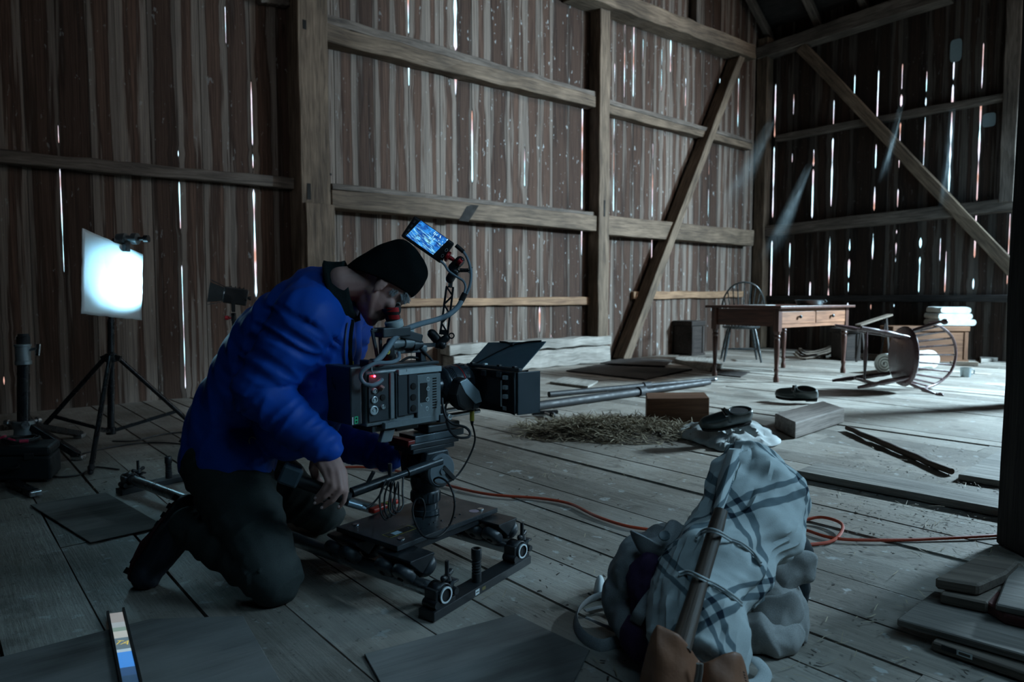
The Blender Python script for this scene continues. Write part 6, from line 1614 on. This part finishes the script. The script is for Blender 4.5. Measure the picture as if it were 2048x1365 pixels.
    if len(zl) > 2: MB().tube(catmull(zl, 5), .009, 10, flat=(1, .35)).build('dark_lining', M_COLL, root, smooth=True)
    zl = [q for q in (on(x, y, .004) for x, y in ((695, 646), (692, 664), (690, 684), (689, 704), (690, 726), (689, 746))) if q]
    if len(zl) > 2: MB().tube(catmull(zl, 5), .0022, 6).build('zip', m_plain('dark_zip', (.03, .04, .06), .4), root, smooth=True)
    q = on(704, 726, .010)
    if q: MB().beam(q - RIGHT*.005, q + RIGHT*.005, .003, .010).build('yellow_zip_pull', M_YEL, root)
    zl = [q for q in (on(x, y, .005) for x, y in ((500, 889), (498, 883), (500, 877), (505, 875), (510, 877), (511, 880))) if q]
    if len(zl) > 2: MB().tube(catmull(zl, 4), .0016, 6).build('drawcord', m_plain('pale_drawcord', (.4, .42, .42), .6), root, smooth=True)
    # cuff bands
    c = at(650, 898, 1.998); d = (wr_r - el_r).normalized()
    # collar: standing dark fleece ring round the neck
    cc = at(689, 588, 2.165); ca = (RIGHT*.93 + UPZ*.34 + FWD0*.1).normalized(); _, cs1, cu1 = frame(ca)
    P = []
    for i in range(36):
        a = 2*pi*i/36; row = []
        for j, (o, r_) in enumerate(((-.036, .108), (-.026, .102), (-.008, .095), (.012, .089), (.026, .088))):
            w = .004*noise.noise(V((cos(a)*3, sin(a)*3, j)))
            ext = 1 + .12*max(0, sin(a))
            row.append(cc + ca*(o + .012*sin(a) + w) + cs1*(cos(a)*(r_ - .006 + w)) + cu1*(sin(a)*(r_ + w)*ext - .004))
        P.append(row)
    m = MB(); m.grid(P, closed_u=True); m.build('collar', M_COLL, root, smooth=True, solid=.007)
    # ---- trousers
    m = MB()
    for hp, kn, an, wdt in ((hp_r, kn_r, an_r, 1), (hp_l, kn_l, an_l, .95)):
        m.chain([spine[0], hp, hp.lerp(kn, .5) + RIGHT*.004, kn + UPZ*.012, kn.lerp(an, .45) + UPZ*.012, an.lerp(kn, .06) + UPZ*.01], [.140, .128*wdt, .108*wdt, .080*wdt, .076*wdt, .060*wdt])
    m.ell(kn_r + RIGHT*.012, .078); m.chain([hp_r, hp_l], [.13, .13])
    lim = [(hp_r, kn_r), (kn_r, an_r), (hp_l, kn_l), (kn_l, an_l)]
    def tf(p, n):
        best = min(((p - (a + (b-a)*max(0, min(1, (p-a).dot(b-a)/(b-a).length_squared)))).length, a, b) for a, b in lim)
        _, a, b = best; d = (b-a).normalized(); s = (p-a).dot(d)
        g_ = noise.noise(V((s*20, p.dot(UPZ)*6, p.dot(rt)*6))); k = 1 - abs(g_)*2.3
        o = n*(.008*k)
        if (p + o).z < .004: o.z = max(o.z, .004 - p.z)
        return o
    m.build('trousers', M_TROU, root, smooth=True, remesh=.0068, smit=6, disp=tf)
    # ---- boots: toes on the floor, soles turned back
    for an, toe, nm in ((an_r, toe_r, 'boot'), (an_l, toe_l, 'boot')):
        tl = (toe - an); back = (td*.72 + UPZ*.70).normalized() if True else td
        ft = tl.normalized(); so = td - ft*td.dot(ft); so = (so + UPZ*.35 - ft*UPZ.dot(ft)*.35).normalized(); sd_ = ft.cross(so).normalized()
        heel = an - ft*.045 + so*.050
        m = MB(); m.chain([an.lerp(kn_r if an is an_r else kn_l, .12), an], [.058, .056]); m.chain([an, heel], [.052, .040]); m.chain([an, an.lerp(toe, .5) + so*.010, toe], [.054, .052, .040]); m.chain([heel, toe + so*.012], [.042, .038]); m.ell(toe - so*.004, .044); m.chain([heel.lerp(an, .5), toe.lerp(an, .4)], [.048, .046])
        def bt(p, n):
            o = n*(.004*noise.noise(p*26)); return o if (p + o).z > .003 else o + V((0, 0, .003 - (p+o).z))
        b = m.build(nm, M_BOOT, root, smooth=True, remesh=.006, smit=3, disp=bt)
        # tread with red edge
        ft = (toe + so*.012 - heel).normalized(); so = (so - ft*so.dot(ft)).normalized(); sd_ = ft.cross(so).normalized(); c0 = heel + so*.033 - ft*.036; L = (toe - heel).dot(ft) + .068
        m = MB(); pl = []
        for i in range(24):
            a = 2*pi*i/24; u_ = .5 + .5*cos(a); w_ = .043 + .008*cos(a) - .012*(1 if abs(u_ - .42) < .2 else 0)
            pl.append(c0 + ft*(u_*L) + sd_*(sin(a)*w_) + so*(.006*math.cos((u_ - .45)*6)))
        m.prism(pl, so*.010); m.build('sole', m_plain('dark_red_sole', (.055, .010, .014), .6), b, smooth=False)
        m = MB()
        for k in range(9):
            u_ = .08 + k*.105; m.beam(c0 + ft*(u_*L) + so*.011 - sd_*.034, c0 + ft*(u_*L) + so*.011 + sd_*.034, L*.06, .004, up=so)
        m.build('tread', M_BLACKM, b)
    # zip and lining of the open front
    # drawcord loop on the hem, yellow pull tag
    z0 = [at(497, 888, 2.05), at(497, 880, 2.05), at(502, 876, 2.05), at(508, 878, 2.05), at(510, 883, 2.05)]
person()
# ================================================================== travel bundle in the foreground
def m_plaid():
    t = NT('striped_wool_blanket'); tc = t.attr('tc').outputs['Vector']; sp = t.N('SeparateXYZ'); t.L(tc, sp.inputs[0])
    a, b = sp.outputs[0], sp.outputs[1]; p = t.N('TexCoord').outputs['Object']
    ca, sa = cos(R(40)), sin(R(40))
    u = t.math('ADD', t.math('MULTIPLY', a, ca), t.math('MULTIPLY', b, sa)); v = t.math('SUBTRACT', t.math('MULTIPLY', b, ca), t.math('MULTIPLY', a, sa))
    wob = t.math('MULTIPLY', t.math('SUBTRACT', t.noise(p, 9, 2), .5), .03)
    def pair(x, per, off):
        m_ = t.math('MODULO', t.math('ADD', t.math('ADD', x, wob), 10.0 + off), per)
        def band(lo, hi): return t.math('MULTIPLY', t.ramp(m_, lo, lo + .0025), t.math('SUBTRACT', 1.0, t.ramp(m_, hi - .0025, hi)))
        return t.math('MAXIMUM', band(.010, .030), band(.046, .062))
    s1, s2 = pair(u, .215, .020), pair(v, .235, .135)
    tw = t.N('TexWave', wave_type='BANDS', bands_direction='DIAGONAL'); t.L(tc, tw.inputs[0]); tw.inputs['Scale'].default_value = 240
    tf_ = t.ramp(tw.outputs[1], .3, .7, .55, 1.0)
    n = t.noise(p, 12, 4); w = t.noise(p, 420, 2)
    base = t.mix(t.math('MULTIPLY_ADD', w, .5, t.math('MULTIPLY', n, .5)), (.36, .40, .41), (.58, .62, .61))
    one = t.math('MULTIPLY', t.math('MAXIMUM', s1, s2), tf_); both = t.math('MULTIPLY', s1, s2)
    col = t.mix(one, base, (.030, .066, .088)); col = t.mix(both, col, (.010, .018, .030))
    t.bump(w, .35, .001); return t.done(col, .95, 0, .2)
M_PLAID = m_plaid()
M_CANV = m_cloth('grey_canvas', (.29, .30, .305), .9, 380, .22, .0, .3)
M_CANVB = m_cloth('taupe_canvas', (.31, .305, .295), .9, 380, .22, .0, .3)
M_PURP = m_cloth('dark_purple_cloth', (.045, .022, .060), .85, 380, .25, .0, .3)
M_CORDW = m_cloth('white_cord', (.45, .48, .48), .9, 500, .2)
AXIS = [at(1503, 905, 1.87), at(1508, 925, 1.86), at(1515, 985, 1.83), at(1492, 1060, 1.77), at(1458, 1090, 1.73), at(1430, 1140, 1.68), at(1402, 1192, 1.62), at(1398, 1245, 1.56), at(1388, 1310, 1.50), at(1384, 1335, 1.47)]
RAD = [.035, .075, .125, .128, .108, .124, .104, .112, .102, .05]
def bedroll():
    n = 12; ax_ = catmull(AXIS, n); rr = []
    for i in range(len(AXIS) - 1):
        for k in range(n): t_ = k/n; t_ = t_*t_*(3 - 2*t_); rr.append(RAD[i] + (RAD[i+1] - RAD[i])*t_)
    rr.append(RAD[-1])
    root = thing('bedroll', 'striped blanket rolled and tied round an axe handle, nearest thing on the floor', 'bedroll', V((AXIS[-3].x, AXIS[-3].y, 0)))
    rows = []; tcs = []; L = 0; NS = 72; d0 = (ax_[-1] - ax_[0]).normalized(); side = RIGHT - d0*RIGHT.dot(d0); side.normalize(); front = side.cross(d0); front = front if front.dot(FWD0) < 0 else -front
    for i, p in enumerate(ax_):
        if i: L += (p - ax_[i-1]).length
        row = []; k = i/(len(ax_)-1)
        for j in range(NS):
            a = 2*pi*j/NS; c_, s_ = cos(a), sin(a)
            g = noise.noise(V((c_*2.2, s_*2.2, L*9))); g2 = noise.noise(V((c_*5 + L*6, s_*5, L*4 + 3))); g3 = noise.noise(V((a*1.5, L*26, 7)))
            r = rr[i]*(1 + .13*g + .07*(1 - abs(g2)*2.4)) + .004*(1 - abs(g3)*2)
            row.append(p + side*(c_*r) + front*(s_*r*.92)); tcs.append((L, a*.118, 0))
        rows.append(row)
    m = MB(); m.grid(rows); 
    # close the seam
    nr = len(rows); b = 0
    vs = [q for r_ in rows for q in r_]; m = MB(); fs = []
    for i in range(nr - 1):
        for j in range(NS):
            j2 = (j+1) % NS; fs.append((i*NS+j, i*NS+j2, (i+1)*NS+j2, (i+1)*NS+j))
    fs += [tuple(range(NS)), tuple((nr-1)*NS + j for j in range(NS))]
    for q in vs: q.z = max(q.z, .004)
    m.add(vs, fs, tcs); bl = m.build('blanket', M_PLAID, root, smooth=True)
    surf = lambda px, py, dep: at(px, py, dep)
    from mathutils.bvhtree import BVHTree
    bv = BVHTree.FromPolygons(vs, fs)
    def hit(px, py, off=0.0):
        d = ray(px, py).normalized(); h_ = bv.ray_cast(CAM, d)
        if h_[0] is None:
            q = bv.find_nearest(at(px, py, 1.7))[0]; return q - d*off
        return h_[0] - d*off
    # turned-over edge at the top left
    P = []; fp = [(1456, 896), (1448, 930), (1440, 965), (1432, 1000), (1424, 1030)]
    for k, (x, y) in enumerate(fp):
        w = 18 - 2*k; row = []
        for j in range(9):
            u = j/8; q = hit(min(x + (u - .15)*w*2.2, 1560), y, .004 + .028*sin(pi*min(u*1.15, 1))); row.append(q)
        P.append(row)
    m = MB(); m.grid(P); m.t = [(.02*i + .002, .075 + j*.0105, 0) for i in range(len(P)) for j in range(9)]
    m.build('turned_edge', M_PLAID, root, smooth=True, solid=.008, sub=1)
    # axe handle tied on top
    a = hit(1442, 1022, .012); b_ = hit(1354, 1316, .022)
    M_HAFT = m_wood('worn_axe_haft', (.035, .024, .018), (.135, .090, .066), rough=.55, stain=.4, bump=.3, spec=.4)
    pts = []; dl = []
    for k in range(11):
        t_ = k/10; x, y = 1442 + (1360 - 1442)*t_, 1022 + (1300 - 1022)*t_; dl.append((x, y, 1.72 + (1.478 - 1.72)*t_, depth(hit(x, y, 0))))
    sh = max(q[2] - q[3] for q in dl[:9]) + .006
    pts = [at(q[0], q[1], q[2] - sh) for q in dl]
    MB().tube(pts, [.016, .0185, .0185, .018, .018, .0185, .019, .020, .021, .022, .0225], 16, flat=(1, .8)).build('axe_handle', M_HAFT, root, smooth=True)
    def on_haft(p):                      # lift a cord over the handle
        best = min((q for q in pts), key=lambda q: (q - p).length); return (best - p).length
    for cp in ([(1392, 1082), (1403, 1068), (1420, 1064), (1440, 1070), (1462, 1083), (1487, 1094), (1508, 1112), (1522, 1132)], [(1357, 1152), (1372, 1149), (1386, 1152), (1403, 1160), (1425, 1171), (1446, 1183), (1468, 1198), (1484, 1212)]):
        pl = []
        for x, y in cp:
            q = hit(x, y, .005); dv = ray(x, y).normalized()
            dd = min((((h_ - CAM) - dv*((h_ - CAM).dot(dv))).length, (h_ - CAM).dot(dv)) for h_ in pts)
            if dd[0] < .024: q = CAM + dv*(dd[1] - .020)
            pl.append(q)
        for o in (0, .007):
            MB().tube(catmull([q + UPZ*o - ray(1400, 1100).normalized()*.002 for q in pl], 6), .0026, 8).build('tie_cord', M_CORDW, root, smooth=True)
    # leather sheath over the axe head
    t = NT('orange_brown_leather'); p = t.N('TexCoord').outputs['Object']; n = t.noise(p, 9, 4); f = t.noise(p, 150, 3)
    t.bump(t.math('MULTIPLY_ADD', f, .4, t.noise(p, 24, 3)), .35, .003); M_LTH = t.done(t.mix(n, (.19, .078, .042), (.36, .165, .095)), .48, 0, .45)
    top = [(1280, 1360), (1292, 1310), (1303, 1268), (1314, 1248), (1335, 1258), (1357, 1268), (1377, 1290), (1390, 1312), (1403, 1327), (1420, 1322), (1445, 1309), (1468, 1303), (1482, 1308), (1490, 1330), (1497, 1368)]
    tp_ = []
    for i in range(len(top) - 1):
        for k in range(3): tp_.append((top[i][0] + (top[i+1][0]-top[i][0])*k/3, top[i][1] + (top[i+1][1]-top[i][1])*k/3))
    tp_.append(top[-1]); P = []
    for i, (x, y) in enumerate(tp_):
        u = i/(len(tp_)-1); row = []
        fold = .022*math.exp(-((x - 1395)/14)**2)
        for j in range(12):
            v = j/11; yy = y + (1470 - y)*v; xx = x + (1385 - x)*-.02*v
            dep = 1.392 - .060*sin(pi*u)**.8 + .055*(1-v)*(.4 + .6*sin(pi*u)) + fold*(1 - .3*v) - .016*sin(pi*v)*sin(2*pi*u)**2 + .006*noise.noise(V((x*.03, yy*.03, 2)))
            q = at(xx, yy, dep)
            if q.z < .005: q = CAM + (q - CAM)*((.005 - CAMH)/(q.z - CAMH))
            row.append(q)
        P.append(row)
    m = MB(); m.grid(P); lt = m.build('leather_sheath', M_LTH, root, smooth=True, solid=.005, sub=1)
    m = MB(); th = [(1396, 1328), (1395, 1345), (1392, 1362), (1388, 1385)]
    m.tube([at(x, y, 1.362) for x, y in th], .004, 7); m.tube([at(x + 7, y, 1.362) for x, y in th], .004, 7); m.build('lacing_thong', m_plain('grey_thong', (.20, .17, .15), .7), lt, smooth=True)
    m = MB()
    for k in range(9):
        q = P[-6][2].lerp(P[-2][3], k/8) - ray(1480, 1320)*.004; m.cap(q, q + (RIGHT*.004 - UPZ*.003), .0011, .0011, 6)
    m.build('stitching', m_plain('dark_thread', (.05, .03, .02), .8), lt)
    return root
bedroll()
def sack(name, label, cat, lumps, mat, vox=.006, sm=4, amp=.010, fr=11, seed=0, parts=None, part='cloth'):
    root = thing(name, label, cat, V((lumps[0][0].x, lumps[0][0].y, 0)))
    m = MB()
    for c, r in lumps: m.ell(c, r, Quaternion((0, 0, 1), YAW))
    def f(p, n):
        q = p*fr + V((seed, seed*2, 0)); g = noise.noise(V((q.x + q.z*.5, q.y, q.z*.45))); g2 = noise.noise(q*2.3)
        o = n*(amp*(1 - abs(g)*2.6) + amp*.45*(1 - abs(g2)*2))
        return o if (p + o).z > .003 else o + V((0, 0, .003 - (p + o).z))
    m.build(part, mat, root, smooth=True, remesh=vox, smit=sm, disp=f)
    return root
sk = sack('haversack', 'grey canvas haversack with a buttoned flap, left of the striped bedroll', 'bag',
     [(at(1302, 1160, 1.83), V((.105, .09, .12))), (at(1270, 1200, 1.84), V((.085, .09, .085))), (at(1345, 1125, 1.84), V((.09, .08, .10))), (at(1300, 1240, 1.78), V((.10, .09, .07)))], M_CANV, seed=3)
# flap with its pinched corner and button
def patch(pxs, dep, h, name, mat, parent, bulge=.02, seed=0, n=12, solid=.005):
    out = catmull([at(x, y, dep) for x, y in pxs], 5, closed=True); c = sum(out, V())/len(out); P = []
    for q in out:
        row = []
        for j in range(n + 1):
            k = j/n; p = c.lerp(q, k); w = noise.noise(V((p.x*14 + seed, p.y*14, p.z*14))); w2 = noise.noise(V((p.x*30 + seed, p.y*30, p.z*22)))
            p = p - FWD0*(bulge*(1 - k*k) + .018*w*(.4 + .6*k) + .007*w2); p.z = max(p.z, .005); row.append(p)
        P.append(row)
    m = MB(); m.grid(P, closed_u=True); return m.build(name, mat, parent, smooth=True, solid=solid)
fp = patch([(1262, 1062), (1290, 1078), (1318, 1068), (1345, 1044), (1372, 1058), (1400, 1076), (1388, 1108), (1370, 1128), (1335, 1124), (1300, 1122), (1276, 1098)], 1.755, 0, 'flap', M_CANV, sk, .035, 4)
c = at(1329, 1073, 1.705); bt_ = MB().lathe(c, (-FWD0*.7 + UPZ*.7 - RIGHT*.2), [(0, .013), (.003, .0145), (.005, .013), (.004, .006), (.004, 0)], 20).build('button', m_plain('dark_horn_button', (.05, .07, .08), .3), fp, smooth=True)
st = [at(1362, 1112, 1.72), at(1352, 1130, 1.69), at(1322, 1170, 1.66), at(1294, 1204, 1.64), at(1274, 1238, 1.62), at(1258, 1268, 1.62)] + [fl(x, y, .012) for x, y in ((1232, 1286), (1200, 1292), (1168, 1276), (1152, 1250), (1156, 1222), (1180, 1200), (1212, 1192), (1236, 1204))]
st[5] = fl(1258, 1276, .03)
MB().tube(catmull(st, 7), .016, 10, flat=(1, .2), up=(0, .2, 1)).build('shoulder_strap', M_CANV, sk, smooth=True)
MB().tube(catmull([fl(x, y, .012) for x, y in ((1170, 1222), (1195, 1216), (1222, 1212), (1248, 1222))], 6), .008, 8, flat=(1, .3)).build('strap_tail', M_CANV, sk, smooth=True)
MB().tube(catmull([fl(x, y, .010) for x, y in ((1172, 1236), (1210, 1252), (1240, 1258), (1262, 1262))], 6), .006, 8, flat=(1, .4)).build('strap_tail', M_CANV, sk, smooth=True)
pc = sack('purple_cloth', 'dark purple cloth stuffed between the grey haversack and the striped bedroll', 'cloth', [(at(1307, 1150, 1.73), V((.052, .04, .05))), (at(1288, 1166, 1.735), V((.045, .04, .06))), (at(1296, 1215, 1.71), V((.035, .035, .09))), (at(1284, 1275, 1.66), V((.045, .045, .05)))], M_PURP, .005, 3, .008, 16, 8)
bs = sack('canvas_sack', 'taupe canvas sack slumped behind the striped bedroll', 'sack', [(at(1530, 1200, 1.86), V((.10, .08, .12))), (at(1555, 1225, 1.83), V((.08, .08, .09))), (at(1520, 1265, 1.78), V((.10, .08, .06)))], M_CANVB, seed=12, amp=.012)
patch([(1528, 1132), (1560, 1112), (1600, 1102), (1633, 1112), (1630, 1158), (1600, 1172), (1560, 1188), (1530, 1200)], 1.80, 0, 'open_flap', M_CANVB, bs, .01, 21)
patch([(1515, 1200), (1560, 1186), (1588, 1180), (1608, 1222), (1588, 1262), (1560, 1290), (1510, 1306), (1478, 1312), (1492, 1260)], 1.755, 0, 'hanging_fold', M_CANVB, bs, .03, 33)
cpp = sack('cloth_hat', 'small black cloth cap poking out behind the taupe canvas sack', 'hat', [(at(1592, 1102, 1.90), V((.040, .035, .042))), (at(1580, 1118, 1.89), V((.03, .03, .035))), (V((at(1590, 1110, 1.92).x, at(1590, 1110, 1.92).y, .10)), V((.04, .04, .10)))], m_cloth('black_felt', (.008, .014, .018), .7, 300, .3), .005, 3, .006, 14, 5)
lb = MB().tube(catmull([fl(1492, 1318, .02), fl(1512, 1322, .03), fl(1530, 1345, .02), fl(1520, 1366, .014), fl(1500, 1372, .012)], 7), .016, 10, flat=(1, .3)).build('cloth_strap', M_CORDW, smooth=True)
tag(lb, 'pale folded cloth strap on the floor beside the leather axe sheath', 'strap')
c = fl(1197, 1190); sc = rumple('paper_scrap', 'small crumpled white scrap on the floor by the haversack', 'paper', [(1190, 1183), (1206, 1178), (1212, 1192), (1200, 1202), (1190, 1196)], .05, m_plain('white_scrap', (.6, .64, .64), .6), 9, rings=6)

# ---------------------------------------------------------------- stacked boards, near right corner
def stack():
    def brd(name, label, cat, pxs, zt, th, mat, bev=.003, parts=None): return slab(name, label, cat, [fl(x, y, zt) for x, y in pxs], zt - th, zt, mat, bev)
    M_PLYE = m_wood('grey_plywood', (.10, .088, .078), (.24, .215, .19), stain=.35, bump=.3, spec=.25); M_EDGE = m_wood('brown_box_wood', (.08, .063, .05), (.20, .16, .13), stain=.35, bump=.3, spec=.25)
    a, b = fl(1863, 1283, .026), fl(2060, 1350, .026); d = (b - a).normalized(); s = V((-d.y, d.x, 0)); s = s if s.dot(FWD0) > 0 else -s
    low = slab('flat_box', 'low flat wooden box with small labels, lowest of the stack by the dark post', 'box', [a, b + d*.25, b + d*.25 + s*.30, a + s*.30], .002, .026, M_EDGE)
    ORGl = low; n = -s
    def lab(px, py, w, h, mat, nm, off=.0008):
        q = CAM + ray(px, py)*(((a + n*.0 - CAM).dot(n))/ray(px, py).dot(n)); q.z = max(min(q.z, .020), .008); q = q + n*off
        MB().quad(q - d*w - UPZ*h, q + d*w - UPZ*h, q + d*w + UPZ*h, q - d*w + UPZ*h).build(nm, mat, low)
    q0 = fl(1928, 1312, .014)
    lab(1929, 1309, .017, .0065, M_WHITE_L, 'white_label'); lab(1929, 1309, .0125, .0035, M_EDGE, 'white_label_window', .0012); lab(1899, 1299, .018, .006, M_BLACKM, 'black_label')
    brd('plywood_board', 'wide plywood panel lying on the low flat box by the dark post', 'board', [(1794, 1238), (2070, 1316), (2130, 1235), (1868, 1182)], .048, .020, M_PLYE)
    zb0 = .049
    A = fl(1880, 1186, .081); Bq = fl(1975, 1206, .081); v = fl(1962, 1112, .081) - A; 
    slab('wood_plank', 'short plank on the plywood panel, lower one of the leaning pair', 'plank', [A, Bq, Bq + v, A + v], .049, .081, M_EDGE, .005)
    A = fl(1870, 1155, .116); Bq = fl(1957, 1170, .116); v = (fl(1956, 1110, .116) - A)*1.0
    slab('wood_plank', 'short plank with a split lit edge, topmost of the stack by the dark post', 'plank', [A, Bq, Bq + RIGHT*.0 + v*.5 + RIGHT*.02, Bq + v, A + v], .082, .116, M_EDGE, .006)
    A = fl(2010, 1228, .078); Bq = fl(2110, 1250, .078); v = FWD0*.20
    slab('red_brick_block', 'dark red block under the right plank of the stack', 'block', [A, Bq, Bq + v, A + v], .049, .078, m_wood('dark_red_wood', (.05, .014, .012), (.13, .035, .03), stain=.3), .004)
    A = fl(1991, 1208, .098); Bq = fl(2100, 1232, .098); C_ = fl(2022, 1132, .098); v = C_ - A
    slab('wood_plank', 'pale rough plank lying on the dark red block, right end of the stack', 'plank', [A, Bq, Bq + v*1.2, A + v], .079, .098, M_PLYE, .004)
stack()
# sheets of ply laid over the boards at the front left
for lbl, pxs, z in (('dark thin plywood sheet on the floor in front of the kneeling person', [(-60, 1330), (300, 1238), (486, 1232), (566, 1370), (60, 1480)], .006),
                    ('dark thin plywood sheet on the floor at the near crossbar of the dolly track', [(728, 1308), (1030, 1228), (1180, 1300), (1130, 1400), (790, 1420)], .006),
                    ('dark thin plywood sheet on the floor behind the boot', [(60, 1010), (212, 985), (330, 1052), (180, 1085)], .006)):
    slab('plywood_sheet', lbl, 'board', [fl(x, y, z) for x, y in pxs], .0015, z, m_wood('dusty_dark_ply', (.10, .092, .083), (.22, .205, .19), rough=.85, stain=.6, bump=.4, spec=.25, dust=.8, dustc=(.26, .255, .245)), .002)
# ---- loose litter on the bare boards (only where nothing stands)
def litter():
    bpy.context.view_layer.update(); dg = bpy.context.evaluated_depsgraph_get(); rnd = random.Random(11); m = MB()
    def clear(p):
        h = SC.ray_cast(dg, V((p.x, p.y, .75)), V((0, 0, -1)), distance=1.2)
        return h[0] and h[4] is not None and h[4].name == 'floor'
    def put(p, L, w, tilt):
        a = rnd.uniform(0, 2*pi); d = V((cos(a)*cos(tilt), sin(a)*cos(tilt), sin(tilt))); s = V((-sin(a), cos(a), rnd.uniform(-.3, .3))).normalized()*w
        e = p + d*L
        n_ = V((-d.y, d.x, 0))*.008
        if not all(clear(p + d*L*k + n_*j) for k in (-.1, .15, .4, .65, .9, 1.1) for j in (-1, 1)): return
        q = p + d*(L*.5) + d.cross(s).normalized()*rnd.uniform(-.1, .1)*L; q.z = max(q.z, .004)
        m.add([p - s, p + s, q + s, q - s, e + s*.6, e - s*.6], [(0,1,2,3), (3,2,4,5)])
    m.mi = 0
    for i in range(900):
        z = rnd.random()
        if z < .35: p = fl(rnd.uniform(1000, 1500), rnd.uniform(850, 965))
        elif z < .55: p = fl(rnd.uniform(1650, 2030), rnd.uniform(880, 1120))
        elif z < .75: p = fl(rnd.uniform(0, 420), rnd.uniform(880, 1050))
        else: p = fl(rnd.uniform(900, 2000), rnd.uniform(1000, 1360))
        put(p + UPZ*.007, rnd.uniform(.012, .07), rnd.uniform(.0007, .0016), rnd.uniform(0, .12))
    m.mi = 1
    for i in range(650):
        z = rnd.random()
        if z < .4: p = fl(rnd.uniform(1680, 2020), rnd.uniform(900, 1080))
        elif z < .7: p = fl(rnd.uniform(30, 420), rnd.uniform(880, 1040))
        else: p = fl(rnd.uniform(1000, 2040), rnd.uniform(940, 1360))
        put(p + UPZ*.006, rnd.uniform(.005, .02), rnd.uniform(.0015, .005), rnd.uniform(0, .2))
    tag(m.build('floor_litter', [M_STRAW, m_plain('dark_bark_chip', (.05, .04, .032), .9)], fix=False), 'bits of straw and dark crumbs scattered over the floorboards', 'litter', kind='stuff')
litter()
# ---- repeats share a group
GROUPS = {'plywood_sheet': 'thin plywood sheets on the floor', 'wood_plank': 'short planks in the near stack', 'light_stand': 'tripod stands for lamps', 'thin_cable': 'thin black cables on the dark floor',
          'leather_shoe': 'pair of dark leather buckle shoes', 'windsor_armchair': 'windsor armchairs', 'black_pole': 'black poles on the floor', 'wooden_block': 'squared wooden blocks', 'loose_plank': 'pale planks by the plank wall',
          'sill_timber': 'hewn timbers along the plank wall', 'shaft_sheet': 'painted light shafts from the slits', 'wall_patch': 'patches on the slatted end wall'}
for o in COL.objects:
    if o.parent is None and o.name.split('.')[0] in GROUPS: o['group'] = GROUPS[o.name.split('.')[0]]
